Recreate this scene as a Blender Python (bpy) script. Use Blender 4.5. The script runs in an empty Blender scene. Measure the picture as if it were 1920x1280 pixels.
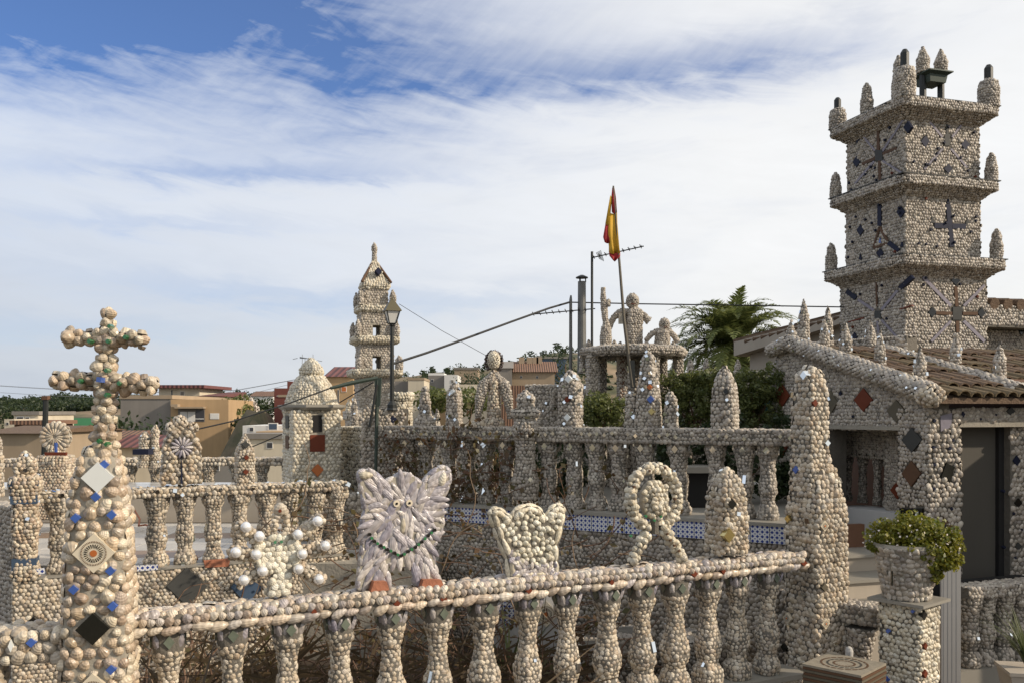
import bpy, math, random
import numpy as np
from mathutils import Vector, Matrix
random.seed(7); RNG = np.random.default_rng(7)
PI = math.pi
SC = bpy.context.scene
COL = SC.collection
# ------------------------------------------------------------------ camera
FPX = 1700.0; HY = 770.0
cd = bpy.data.cameras.new('camera'); cam = bpy.data.objects.new('camera', cd); COL.objects.link(cam)
cam.location = (0, 0, 0); cam.rotation_euler = (math.radians(90), 0, 0)
cd.sensor_width = 36.0; cd.lens = 36.0 * FPX / 1920.0; cd.shift_y = (HY - 640.0) / 1920.0
cd.clip_start = 0.05; cd.clip_end = 6000
SC.camera = cam
# ------------------------------------------------------------------ light
SUN_AZ = math.radians(103)     # clockwise from +Y (view direction) towards +X
SUN_EL = math.radians(28)
sd = Vector((math.sin(SUN_AZ) * math.cos(SUN_EL), math.cos(SUN_AZ) * math.cos(SUN_EL), math.sin(SUN_EL)))
sl = bpy.data.lights.new('sun', 'SUN'); sl.energy = 4.4; sl.angle = math.radians(1.2); sl.color = (1.0, 0.86, 0.69)
so = bpy.data.objects.new('sun', sl); COL.objects.link(so); so.location = (8, -8, 12)
so.rotation_euler = sd.to_track_quat('Z', 'Y').to_euler()
SC.view_settings.view_transform = 'Standard'; SC.view_settings.look = 'None'
SC.view_settings.exposure = 0.0; SC.view_settings.gamma = 1.0; SC.view_settings.use_curve_mapping = False


class NT:
    """tiny node helper"""
    def __init__(s, tree): s.t = tree; s.t.nodes.clear()
    def n(s, typ, **kw):
        nd = s.t.nodes.new(typ)
        for k, v in kw.items():
            if k.startswith('i_'):
                key = k[2:]; key = int(key) if key.isdigit() else key.replace('_', ' ')
                s.set(nd.inputs[key], v)
            else: setattr(nd, k, v)
        return nd
    def set(s, inp, v):
        if isinstance(v, bpy.types.NodeSocket): s.t.links.new(v, inp)
        elif isinstance(v, bpy.types.Node): s.t.links.new(v.outputs[0], inp)
        else: inp.default_value = v
    def m(s, op, a, b=None, c=None):
        nd = s.t.nodes.new('ShaderNodeMath'); nd.operation = op; s.set(nd.inputs[0], a)
        if b is not None: s.set(nd.inputs[1], b)
        if c is not None: s.set(nd.inputs[2], c)
        return nd.outputs[0]
    def ramp(s, fac, stops, interp='LINEAR'):
        nd = s.t.nodes.new('ShaderNodeValToRGB'); cr = nd.color_ramp; cr.interpolation = interp
        while len(cr.elements) < len(stops): cr.elements.new(0.5)
        for e, (p, c) in zip(cr.elements, stops):
            e.position = p; e.color = (*c, 1) if len(c) == 3 else c
        s.set(nd.inputs[0], fac); return nd.outputs[0]
    def mix(s, fac, a, b, mode='MIX'):
        nd = s.t.nodes.new('ShaderNodeMix'); nd.data_type = 'RGBA'; nd.blend_type = mode
        s.set(nd.inputs[0], fac)
        for i, v in ((6, a), (7, b)):
            if isinstance(v, tuple) and len(v) == 3: v = (*v, 1)
            s.set(nd.inputs[i], v)
        return nd.outputs[2]


# ------------------------------------------------------------------ sky
W = bpy.data.worlds.new('World'); SC.world = W; W.use_nodes = True
k = NT(W.node_tree)
out = k.n('ShaderNodeOutputWorld')
sky = k.n('ShaderNodeTexSky'); sky.sky_type = 'NISHITA'; sky.sun_disc = False
sky.sun_elevation = SUN_EL; sky.sun_rotation = SUN_AZ; sky.altitude = 200; sky.air_density = 1.0; sky.dust_density = 0.6; sky.ozone_density = 2.5
tc = k.n('ShaderNodeTexCoord'); sep = k.n('ShaderNodeSeparateXYZ', i_0=tc.outputs['Generated'])
X, Y, Z = sep.outputs
az = k.m('MULTIPLY', k.m('ARCTAN2', X, Y), 57.29578)
el = k.m('MULTIPLY', k.m('ARCSINE', Z), 57.29578)
# warped cirrus field in azimuth / elevation degrees
cmb = k.n('ShaderNodeCombineXYZ', i_0=k.m('MULTIPLY', az, 0.060), i_1=k.m('MULTIPLY', k.m('ADD', el, k.m('MULTIPLY', az, -0.10)), 0.26), i_2=0.3)
nz1 = k.n('ShaderNodeTexNoise', i_Vector=cmb, i_Scale=1.0, i_Detail=9.0, i_Roughness=0.55, i_Distortion=0.3)
cmb2 = k.n('ShaderNodeCombineXYZ', i_0=k.m('MULTIPLY', az, 0.22), i_1=k.m('MULTIPLY', k.m('ADD', el, k.m('MULTIPLY', az, 0.12)), 0.9), i_2=4.3)
nz2 = k.n('ShaderNodeTexNoise', i_Vector=cmb2, i_Scale=1.0, i_Detail=8.0, i_Roughness=0.58, i_Distortion=0.5)
# wispy fine streaks, running obliquely
cmb3 = k.n('ShaderNodeCombineXYZ', i_0=k.m('MULTIPLY', k.m('ADD', az, k.m('MULTIPLY', el, -1.2)), 0.9), i_1=k.m('MULTIPLY', k.m('ADD', el, k.m('MULTIPLY', az, 0.5)), 0.28), i_2=9.1)
nz3 = k.n('ShaderNodeTexNoise', i_Vector=cmb3, i_Scale=1.0, i_Detail=5.0, i_Roughness=0.6)
def azel(px, py):
    u = (px - 960) / FPX; v = (HY - py) / FPX
    return math.degrees(math.atan2(u, 1)), math.degrees(math.atan2(v, math.sqrt(1 + u * u)))
wob = k.m('MULTIPLY', k.m('SUBTRACT', nz1.outputs[0], 0.5), 9.0)
wob2 = k.m('MULTIPLY', k.m('SUBTRACT', nz2.outputs[0], 0.5), 3.0)
def blob(px, py, wx, wy, amp, tilt=0.0):
    a0, e0 = azel(px, py); sx = wx / FPX * 57.3; sy = wy / FPX * 57.3
    dx = k.m('ADD', k.m('SUBTRACT', az, a0), wob)
    dy = k.m('ADD', k.m('SUBTRACT', k.m('SUBTRACT', el, e0), k.m('MULTIPLY', dx, tilt)), wob2)
    q = k.m('ADD', k.m('POWER', k.m('ABSOLUTE', k.m('DIVIDE', dx, sx)), 2.0), k.m('POWER', k.m('ABSOLUTE', k.m('DIVIDE', dy, sy)), 2.0))
    return k.m('MULTIPLY', k.m('EXPONENT', k.m('MULTIPLY', q, -1.0)), amp)
bl = blob(40, -45, 680, 100, 1.7, 0.02)
for b in ((1080, 145, 420, 48, 0.58, 0.03), (1400, 125, 160, 50, 0.30, 0.05), (430, 325, 330, 22, 0.42, 0.05),
          (700, 215, 230, 90, 0.42, 0.0), (300, 200, 300, 70, 0.20, 0.0), (520, 560, 320, 30, 0.26, -0.06), (300, 420, 260, 18, 0.2, 0.03), (900, 560, 260, 22, 0.18, 0.0), (150, 620, 300, 24, 0.2, 0.03), (40, 60, 220, 90, 0.35, 0.05)):
    bl = k.m('ADD', bl, blob(*b))
clear = k.m('MULTIPLY', bl, k.m('ADD', 0.35, k.m('MULTIPLY', nz2.outputs[0], 1.25)))
nclear = k.m('MULTIPLY', k.m('SUBTRACT', 0.47, nz1.outputs[0]), k.m('MINIMUM', k.m('MULTIPLY', k.m('MAXIMUM', el, 0.0), 0.055), 1.2))
clear = k.m('ADD', clear, k.m('MAXIMUM', nclear, 0.0))
clear = k.m('ADD', clear, k.m('MULTIPLY', k.m('SUBTRACT', nz3.outputs[0], 0.5), k.m('MULTIPLY', bl, 0.5)))
cover = k.n('ShaderNodeClamp', i_0=k.m('SUBTRACT', 0.97, clear), i_1=0.04, i_2=1.0)
# thicker grey bank low on the left, brighter towards the sun on the right
side = k.n('ShaderNodeMapRange', i_0=az, i_1=-32.0, i_2=14.0, i_3=0.0, i_4=1.0)
low = k.n('ShaderNodeMapRange', i_0=el, i_1=16.0, i_2=2.0, i_3=0.0, i_4=1.0)
grey = k.m('MULTIPLY', k.m('SUBTRACT', 1.0, side), k.m('MULTIPLY', low, k.m('ADD', 0.25, nz1.outputs[0])))
shade = k.m('ADD', k.m('MULTIPLY', k.m('SUBTRACT', nz2.outputs[0], 0.5), 0.35), k.m('MULTIPLY', k.m('SUBTRACT', nz1.outputs[0], 0.5), 0.35))
ccol = k.mix(side, (0.74, 0.80, 0.90), (0.94, 0.945, 0.945))
hzn = k.n('ShaderNodeMapRange', i_0=el, i_1=9.0, i_2=0.0, i_3=0.0, i_4=0.75)
ccol = k.mix(hzn, ccol, (0.90, 0.88, 0.82))
ccol = k.mix(grey, ccol, (0.50, 0.56, 0.66))
bri = k.m('ADD', 1.0, k.m('MULTIPLY', shade, 0.30))
bg1 = k.n('ShaderNodeBackground', i_0=k.mix(1.0, sky.outputs[0], (0.62, 0.84, 1.22), 'MULTIPLY'), i_1=0.11)
bg2 = k.n('ShaderNodeBackground', i_0=ccol, i_1=bri)
mx = k.n('ShaderNodeMixShader', i_0=cover.outputs[0], i_1=bg1, i_2=bg2)
k.t.links.new(mx.outputs[0], out.inputs[0])

# ------------------------------------------------------------------ materials
def new_mat(name):
    m = bpy.data.materials.new(name); m.use_nodes = True
    q = NT(m.node_tree); o = q.n('ShaderNodeOutputMaterial'); b = q.n('ShaderNodeBsdfPrincipled')
    q.t.links.new(b.outputs[0], o.inputs[0]); return m, q, b

def plain(name, c, rough=0.6, metal=0.0, var=0.25, scale=6.0, bump=0.0, bscale=40.0, c2=None, coat=0.0):
    m, q, b = new_mat(name)
    g = q.n('ShaderNodeNewGeometry')
    nz = q.n('ShaderNodeTexNoise', i_Vector=g.outputs['Position'], i_Scale=scale, i_Detail=6.0, i_Roughness=0.65)
    ob = q.n('ShaderNodeObjectInfo')
    lo = tuple(x * (1 - var) for x in c); hi = tuple(min(1, x * (1 + var)) for x in (c2 or c))
    col = q.mix(nz.outputs[0], lo, hi)
    col = q.mix(1.0, col, q.ramp(ob.outputs['Random'], [(0, (0.9, 0.9, 0.9)), (1, (1.06, 1.06, 1.06))]), 'MULTIPLY')
    q.set(b.inputs['Base Color'], col); b.inputs['Roughness'].default_value = rough; b.inputs['Metallic'].default_value = metal
    b.inputs['Coat Weight'].default_value = coat
    if bump:
        n2 = q.n('ShaderNodeTexNoise', i_Vector=g.outputs['Position'], i_Scale=bscale, i_Detail=4.0)
        bp = q.n('ShaderNodeBump', i_Strength=bump, i_Distance=0.02, i_Height=n2.outputs[0]); q.set(b.inputs['Normal'], bp.outputs[0])
    return m

def shell_mat(name, stops, gain=1.0, rough=0.35, band=0.22, sheen=0.0):
    m, q, b = new_mat(name)
    g = q.n('ShaderNodeNewGeometry'); ob = q.n('ShaderNodeObjectInfo')
    r = q.m('FRACT', q.m('ADD', g.outputs['Random Per Island'], q.m('MULTIPLY', ob.outputs['Random'], 3.7)))
    n = len(stops); col = q.ramp(r, [(i / (n - 1), c) for i, c in enumerate(stops)])
    r2 = q.m('FRACT', q.m('MULTIPLY', r, 13.7))
    val = q.m('ADD', 0.80, q.m('MULTIPLY', r2, 0.38))
    uv = q.n('ShaderNodeUVMap'); su = q.n('ShaderNodeSeparateXYZ', i_0=uv.outputs[0])
    ph = q.m('ADD', q.m('MULTIPLY', su.outputs[0], q.m('ADD', 14.0, q.m('MULTIPLY', r2, 22.0))), q.m('MULTIPLY', r, 20.0))
    w = q.m('SINE', ph)
    val = q.m('MULTIPLY', val, q.m('ADD', 1.0, q.m('MULTIPLY', w, band * 0.5)))
    # weathering over the whole piece
    nz = q.n('ShaderNodeTexNoise', i_Vector=g.outputs['Position'], i_Scale=2.2, i_Detail=5.0, i_Roughness=0.7)
    val = q.m('MULTIPLY', val, q.m('ADD', 0.70, q.m('MULTIPLY', nz.outputs[0], 0.6)))
    nz3 = q.n('ShaderNodeTexNoise', i_Vector=g.outputs['Position'], i_Scale=90.0, i_Detail=3.0)
    val = q.m('MULTIPLY', val, q.m('ADD', 0.80, q.m('MULTIPLY', nz3.outputs[0], 0.4)))
    cc = q.n('ShaderNodeCombineXYZ', i_0=val, i_1=val, i_2=val)
    col = q.mix(1.0, col, cc.outputs[0], 'MULTIPLY')
    if gain != 1.0: col = q.mix(1.0, col, (gain, gain, gain), 'MULTIPLY')
    q.set(b.inputs['Base Color'], col); b.inputs['Roughness'].default_value = rough
    q.set(b.inputs['Roughness'], q.m('ADD', rough - 0.06, q.m('MULTIPLY', r2, 0.22)))
    b.inputs['Coat Weight'].default_value = sheen; b.inputs['Coat Roughness'].default_value = 0.2
    ribs = q.m('SINE', q.m('MULTIPLY', su.outputs[1], 80.0))
    hgt = q.m('ADD', q.m('MULTIPLY', w, 0.6), q.m('MULTIPLY', ribs, 0.5))
    bp = q.n('ShaderNodeBump', i_Strength=0.35, i_Distance=0.003, i_Height=hgt); q.set(b.inputs['Normal'], bp.outputs[0])
    return m

M = {}
M['warm'] = shell_mat('shell_warm', [(0.498, 0.417, 0.299), (0.398, 0.308, 0.215), (0.567, 0.496, 0.383), (0.449, 0.367, 0.262), (0.329, 0.274, 0.215), (0.519, 0.447, 0.337), (0.438, 0.386, 0.318), (0.598, 0.535, 0.421)])
M['cream'] = shell_mat('shell_cream', [(0.577, 0.516, 0.392), (0.498, 0.437, 0.318), (0.638, 0.585, 0.467), (0.538, 0.456, 0.326), (0.598, 0.556, 0.449), (0.458, 0.407, 0.318)])
M['pink'] = shell_mat('shell_pink', [(0.498, 0.397, 0.281), (0.378, 0.278, 0.196), (0.547, 0.467, 0.337), (0.329, 0.263, 0.205), (0.477, 0.367, 0.244), (0.577, 0.506, 0.383), (0.419, 0.347, 0.271)], rough=0.35, sheen=0.15)
M['grey'] = shell_mat('shell_grey', [(0.398, 0.347, 0.281), (0.329, 0.283, 0.225), (0.458, 0.407, 0.337), (0.368, 0.317, 0.257), (0.289, 0.253, 0.215), (0.419, 0.367, 0.294), (0.498, 0.452, 0.374)], band=0.1)
M['lilac'] = shell_mat('shell_lilac', [(0.414, 0.381, 0.373), (0.294, 0.27, 0.288), (0.488, 0.446, 0.405), (0.35, 0.316, 0.306), (0.221, 0.205, 0.243), (0.46, 0.409, 0.36)], rough=0.3, sheen=0.3)
M['railsh'] = shell_mat('shell_rail', [(0.538, 0.456, 0.346), (0.398, 0.308, 0.233), (0.618, 0.556, 0.449), (0.378, 0.341, 0.337), (0.468, 0.367, 0.252), (0.598, 0.535, 0.44), (0.298, 0.258, 0.233)], rough=0.35, sheen=0.15)
M['white'] = shell_mat('shell_white', [(0.657, 0.626, 0.505), (0.558, 0.506, 0.392), (0.698, 0.674, 0.578)], band=0.08)
M['mortar'] = plain('mortar', (0.135, 0.121, 0.098), 0.9, var=0.35, scale=9, bump=0.5)
M['mortar_light'] = plain('mortar_light', (0.31, 0.28, 0.225), 0.9, var=0.3, scale=7, bump=0.4)
M['pearl'] = plain('pearl', (0.80, 0.79, 0.77), 0.14, 0.35, var=0.03, coat=0.8)
M['mirror'] = plain('mirror_glass', (0.85, 0.88, 0.88), 0.06, 1.0, var=0.05)
M['tile_white'] = plain('tile_white', (0.74, 0.76, 0.73), 0.15, var=0.06, coat=0.5)
M['tile_black'] = plain('tile_black', (0.012, 0.012, 0.010), 0.12, var=0.5, scale=60)
M['tile_lilac'] = plain('tile_lilac', (0.24, 0.22, 0.25), 0.4, var=0.25, scale=20)
M['tile_dark'] = plain('tile_dark', (0.018, 0.021, 0.040), 0.5, var=0.3, scale=30)
M['tile_blue'] = plain('tile_blue', (0.05, 0.11, 0.36), 0.2, var=0.25, scale=20, coat=0.4)
M['tile_red'] = plain('tile_red', (0.14, 0.038, 0.020), 0.45, var=0.25, scale=8)
M['tile_brown'] = plain('tile_brown', (0.105, 0.060, 0.036), 0.5, var=0.2, scale=8)
M['tile_olive'] = plain('tile_olive', (0.12, 0.105, 0.075), 0.5, var=0.2, scale=8)
M['tile_slate'] = plain('tile_slate', (0.060, 0.060, 0.056), 0.45, var=0.2, scale=6)
M['tile_cream'] = plain('tile_cream', (0.66, 0.58, 0.44), 0.2, var=0.07, coat=0.3)
M['tile_worn'] = plain('worn_patterned_tile', (0.24, 0.21, 0.16), 0.5, var=0.45, scale=28)
M['floor_brown'] = plain('floor_brown_tile', (0.27, 0.19, 0.13), 0.35, var=0.2, scale=5)
M['tile_orange'] = plain('tile_orange', (0.45, 0.13, 0.03), 0.3, var=0.2, scale=30)
M['green_glass'] = plain('green_glass', (0.03, 0.16, 0.06), 0.08, var=0.3, scale=40, coat=0.5)
M['dull_glass'] = plain('dull_green_glass', (0.13, 0.15, 0.115), 0.15, var=0.4, scale=30, coat=0.3)
M['brass'] = plain('gold_mirror', (0.62, 0.50, 0.22), 0.15, 0.9, var=0.2, scale=30)
M['terracotta'] = plain('terracotta', (0.34, 0.13, 0.07), 0.85, var=0.3, scale=20, bump=0.4)
M['roof'] = plain('roof_tile', (0.10, 0.055, 0.034), 0.9, var=0.5, scale=9, bump=0.6, c2=(0.13, 0.085, 0.05))
M['floor'] = plain('marble_floor', (0.62, 0.60, 0.56), 0.2, var=0.22, scale=2.2, coat=0.1)
M['plaster'] = plain('white_plaster', (0.56, 0.54, 0.50), 0.8, var=0.12, scale=3, bump=0.1)
M['plaster_beige'] = plain('beige_plaster', (0.40, 0.345, 0.28), 0.85, var=0.1, scale=1.5, bump=0.1)
M['iron'] = plain('dark_iron', (0.020, 0.022, 0.020), 0.5, 0.3, var=0.3, scale=30)
M['iron_green'] = plain('green_iron', (0.035, 0.05, 0.038), 0.6, 0.2, var=0.3, scale=20)
M['galv'] = plain('weathered_flue', (0.15, 0.15, 0.14), 0.5, 0.6, var=0.45, scale=7)
M['pole'] = plain('painted_pole', (0.10, 0.085, 0.06), 0.5, 0.2, var=0.3, scale=30)
M['cable'] = plain('cable', (0.015, 0.015, 0.015), 0.7)
M['lampglass'] = plain('frosted_lamp_glass', (0.58, 0.57, 0.53), 0.4, var=0.05)
M['olive_cap'] = plain('lamp_cap', (0.10, 0.085, 0.045), 0.5, 0.3, var=0.2)
M['flag_red'] = plain('flag_red', (0.32, 0.014, 0.016), 0.75, var=0.1)
M['flag_yellow'] = plain('flag_yellow', (0.50, 0.29, 0.02), 0.75, var=0.08)
M['twig'] = plain('dry_twig', (0.13, 0.075, 0.045), 0.85, var=0.5, scale=15)
M['twig_pale'] = plain('pale_twig', (0.19, 0.13, 0.08), 0.85, var=0.3, scale=15)
M['soil'] = plain('soil', (0.055, 0.038, 0.025), 0.95, var=0.5, scale=5, bump=0.8, bscale=12)
M['bark'] = plain('palm_bark', (0.16, 0.10, 0.06), 0.95, var=0.4, scale=10, bump=0.8)
M['stone_step'] = plain('step_tiles', (0.26, 0.24, 0.20), 0.5, var=0.2, scale=3)
M['curtain'] = plain('grey_curtain', (0.085, 0.078, 0.062), 0.85, var=0.15, scale=3)
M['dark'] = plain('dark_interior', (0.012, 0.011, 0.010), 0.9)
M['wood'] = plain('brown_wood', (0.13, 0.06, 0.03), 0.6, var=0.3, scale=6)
M['pvc'] = plain('pale_board', (0.30, 0.29, 0.275), 0.6, var=0.08)
M['brick_wall'] = plain('brick_red_wall', (0.17, 0.055, 0.04), 0.9, var=0.3, scale=1.2)
M['orange_wall'] = plain('orange_wall', (0.42, 0.29, 0.16), 0.85, var=0.08, scale=0.3)
M['tan_wall'] = plain('tan_wall', (0.33, 0.25, 0.165), 0.85, var=0.12, scale=0.3)
M['cream_wall'] = plain('cream_wall', (0.62, 0.54, 0.40), 0.85, var=0.1, scale=0.3)
M['white_wall'] = plain('white_wall', (0.70, 0.68, 0.63), 0.85, var=0.08, scale=0.3)
M['grey_wall'] = plain('grey_wall', (0.22, 0.20, 0.18), 0.9, var=0.25, scale=0.5)
M['maroon'] = plain('maroon_roof', (0.12, 0.045, 0.045), 0.6, var=0.15)
M['far_roof'] = plain('far_roof', (0.17, 0.09, 0.055), 0.9, var=0.3, scale=1.5)
M['shutter'] = plain('window_dark', (0.05, 0.05, 0.055), 0.25, var=0.2)
M['blue_metal'] = plain('blue_sheet', (0.045, 0.075, 0.12), 0.5)
M['teal'] = plain('teal_sheet', (0.02, 0.07, 0.06), 0.6)

for nm_ in ('tile_dark', 'tile_brown', 'tile_red', 'tile_slate', 'tile_lilac', 'tile_olive'):
    for nd_ in M[nm_].node_tree.nodes:
        if nd_.type == 'BSDF_PRINCIPLED': nd_.inputs['Specular IOR Level'].default_value = 0.12
def rows_mat(name, c, scale):
    m, q, b = new_mat(name); g = q.n('ShaderNodeNewGeometry')
    wv = q.n('ShaderNodeTexWave', i_Vector=g.outputs['Position'], i_Scale=scale, i_Distortion=0.6, i_Detail=2.0); wv.bands_direction = 'X'
    nz = q.n('ShaderNodeTexNoise', i_Vector=g.outputs['Position'], i_Scale=1.3, i_Detail=7.0, i_Roughness=0.7)
    f = q.m('ADD', q.m('MULTIPLY', wv.outputs[0], 0.45), q.m('MULTIPLY', nz.outputs[0], 0.9))
    q.set(b.inputs['Base Color'], q.mix(f, tuple(x * .5 for x in c), tuple(x * 1.4 for x in c))); b.inputs['Roughness'].default_value = .9
    bp = q.n('ShaderNodeBump', i_Strength=0.8, i_Distance=0.08, i_Height=wv.outputs[0]); q.set(b.inputs['Normal'], bp.outputs[0]); return m
M['far_roof'] = rows_mat('far_roof_tiles', (0.15, 0.085, 0.055), 1.4)
M['maroon'] = rows_mat('maroon_sheet', (0.115, 0.045, 0.042), 0.9)
def stained(name, c):
    m, q, b = new_mat(name); g = q.n('ShaderNodeNewGeometry'); sp = q.n('ShaderNodeMapping', i_Vector=g.outputs['Position']); sp.inputs['Scale'].default_value = (1.6, 1.6, .25)
    n1 = q.n('ShaderNodeTexNoise', i_Vector=sp.outputs[0], i_Scale=1.0, i_Detail=7.0, i_Roughness=0.7); n2 = q.n('ShaderNodeTexNoise', i_Vector=g.outputs['Position'], i_Scale=.35, i_Detail=5.0)
    f = q.m('ADD', q.m('MULTIPLY', n1.outputs[0], .7), q.m('MULTIPLY', n2.outputs[0], .5)); q.set(b.inputs['Base Color'], q.mix(f, tuple(x * .55 for x in c), tuple(x * 1.3 for x in c))); b.inputs['Roughness'].default_value = .9; return m
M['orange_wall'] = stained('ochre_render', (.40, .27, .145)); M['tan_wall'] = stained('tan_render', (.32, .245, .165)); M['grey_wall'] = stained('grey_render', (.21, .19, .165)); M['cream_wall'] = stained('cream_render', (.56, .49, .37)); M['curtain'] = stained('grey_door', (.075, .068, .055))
M['plaster_beige'] = stained('beige_render', (.38, .33, .265)); M['plaster'] = stained('white_render', (.50, .485, .455))
def leaf_mat(name, a, b_, rough=0.5):
    m, q, b = new_mat(name); g = q.n('ShaderNodeNewGeometry')
    nz = q.n('ShaderNodeTexNoise', i_Vector=g.outputs['Position'], i_Scale=3.0, i_Detail=4.0)
    r = q.m('ADD', q.m('MULTIPLY', g.outputs['Random Per Island'], 0.6), q.m('MULTIPLY', q.m('SUBTRACT', nz.outputs[0], 0.3), 0.9))
    col = q.mix(r, a, b_); q.set(b.inputs['Base Color'], col); b.inputs['Roughness'].default_value = rough
    tr = q.n('ShaderNodeBsdfTranslucent', i_0=col); ms = q.n('ShaderNodeMixShader', i_0=0.4, i_1=b.outputs[0], i_2=tr.outputs[0])
    q.t.links.new(ms.outputs[0], [n_ for n_ in q.t.nodes if n_.type == 'OUTPUT_MATERIAL'][0].inputs[0])
    return m
M['leaf_pot'] = leaf_mat('succulent_leaf', (0.06, 0.10, 0.012), (0.30, 0.26, 0.03))
M['leaf_hedge'] = leaf_mat('hedge_leaf', (0.05, 0.075, 0.02), (0.20, 0.21, 0.06))
M['leaf_dark'] = leaf_mat('dark_leaf', (0.018, 0.035, 0.012), (0.06, 0.08, 0.03))
M['leaf_palm'] = leaf_mat('palm_leaf', (0.07, 0.10, 0.028), (0.30, 0.32, 0.11))
M['leaf_dry'] = leaf_mat('dry_palm_leaf', (0.05, 0.034, 0.018), (0.17, 0.12, 0.065))
M['leaf_vine'] = leaf_mat('vine_leaf', (0.10, 0.035, 0.012), (0.10, 0.10, 0.03))
M['leaf_agave'] = leaf_mat('grass_plant_leaf', (0.04, 0.06, 0.02), (0.14, 0.15, 0.06))
M['petal'] = plain('white_petal', (0.62, 0.55, 0.48), 0.6)

def mosaic_mat():
    m, q, b = new_mat('blue_white_mosaic')
    uv = q.n('ShaderNodeUVMap'); s = q.n('ShaderNodeSeparateXYZ', i_0=uv.outputs[0])
    def cell(off):
        a = q.m('ABSOLUTE', q.m('SUBTRACT', q.m('FRACT', q.m('ADD', s.outputs[0], off)), 0.5))
        c = q.m('ABSOLUTE', q.m('SUBTRACT', q.m('FRACT', q.m('ADD', s.outputs[1], off)), 0.5))
        return a, c
    a, c = cell(0.0); big = q.m('LESS_THAN', q.m('ADD', a, c), 0.36)
    a, c = cell(0.5); sml = q.m('LESS_THAN', q.m('MAXIMUM', a, c), 0.12)
    f = q.m('MAXIMUM', big, sml)
    q.set(b.inputs['Base Color'], q.mix(f, (0.62, 0.62, 0.62), (0.025, 0.05, 0.22))); b.inputs['Roughness'].default_value = 0.2
    return m
M['mosaic'] = mosaic_mat()

def terrain_mat():
    m, q, b = new_mat('terrain'); g = q.n('ShaderNodeNewGeometry')
    n1 = q.n('ShaderNodeTexNoise', i_Vector=g.outputs['Position'], i_Scale=0.05, i_Detail=9.0, i_Roughness=0.7)
    n2 = q.n('ShaderNodeTexNoise', i_Vector=g.outputs['Position'], i_Scale=0.6, i_Detail=6.0, i_Roughness=0.7)
    c = q.ramp(n1.outputs[0], [(0.35, (0.045, 0.055, 0.022)), (0.47, (0.075, 0.075, 0.032)), (0.56, (0.20, 0.145, 0.085)), (0.7, (0.27, 0.20, 0.13))])
    c = q.mix(1.0, c, q.ramp(n2.outputs[0], [(0.3, (0.55, 0.55, 0.55)), (0.7, (1.3, 1.3, 1.3))]), 'MULTIPLY')
    q.set(b.inputs['Base Color'], c); b.inputs['Roughness'].default_value = 0.95
    return m
M['terrain'] = terrain_mat()

# ------------------------------------------------------------------ geometry helpers
def P(px, py, D): return np.array([(px - 960) / FPX * D, D, (HY - py) / FPX * D])
def unit(v): v = np.asarray(v, float); return v / (np.linalg.norm(v) + 1e-12)
ZUP = np.array([0, 0, 1.0])

class VPl:
    """vertical plane through (x, y) of point o with horizontal direction u; n faces the camera"""
    def __init__(s, o, u):
        s.o = np.array([o[0], o[1], 0.0]); s.u = unit([u[0], u[1], 0]); n = np.array([s.u[1], -s.u[0], 0])
        if np.dot(n, -s.o) < 0: n = -n
        s.n = n
    def hit(s, px, py):
        d = np.array([(px - 960) / FPX, 1, (HY - py) / FPX]); t = np.dot(s.o, s.n) / np.dot(d, s.n); return d * t
    def sz(s, px, py): h = s.hit(px, py); return (float(np.dot(h - s.o, s.u)), float(h[2]))
    def pt(s, a, z, off=0.0): return s.o + s.u * a + s.n * off + ZUP * z
    def off(s, d): return VPl(s.o + s.n * d, s.u)

def mesh_from(name, V, F, uvs=None, smooth=False):
    me = bpy.data.meshes.new(name); me.from_pydata([tuple(map(float, v)) for v in V], [], [tuple(f) for f in F])
    if smooth: me.polygons.foreach_set('use_smooth', [True] * len(me.polygons))
    if uvs is not None:
        l = me.uv_layers.new(name='UVMap'); l.data.foreach_set('uv', np.asarray(uvs, 'f').ravel())
    me.update(); return me

class Thing:
    def __init__(s, name, label, cat, loc, group=None, kind=None):
        s.loc = np.array(loc, float); s.root = bpy.data.objects.new(name, None); COL.objects.link(s.root)
        s.root.empty_display_size = 0.1
        s.root.location = s.loc
        if label: s.root['label'] = label
        if cat: s.root['category'] = cat
        if group: s.root['group'] = group
        if kind: s.root['kind'] = kind
    def add(s, name, me, mat, parent=None, kind=None, label=None):
        if mat is not None and not me.materials: me.materials.append(mat)
        o = bpy.data.objects.new(name, me); COL.objects.link(o); o.parent = parent or s.root
        if kind: o['kind'] = kind
        if label: o['label'] = label
        return o
    def mesh(s, name, V, F, mat, parent=None, kind=None, smooth=False, label=None, uvs=None):
        V = np.asarray(V, float) - s.loc
        return s.add(name, mesh_from(name, V, F, uvs, smooth), mat, parent, kind, label)

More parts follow.
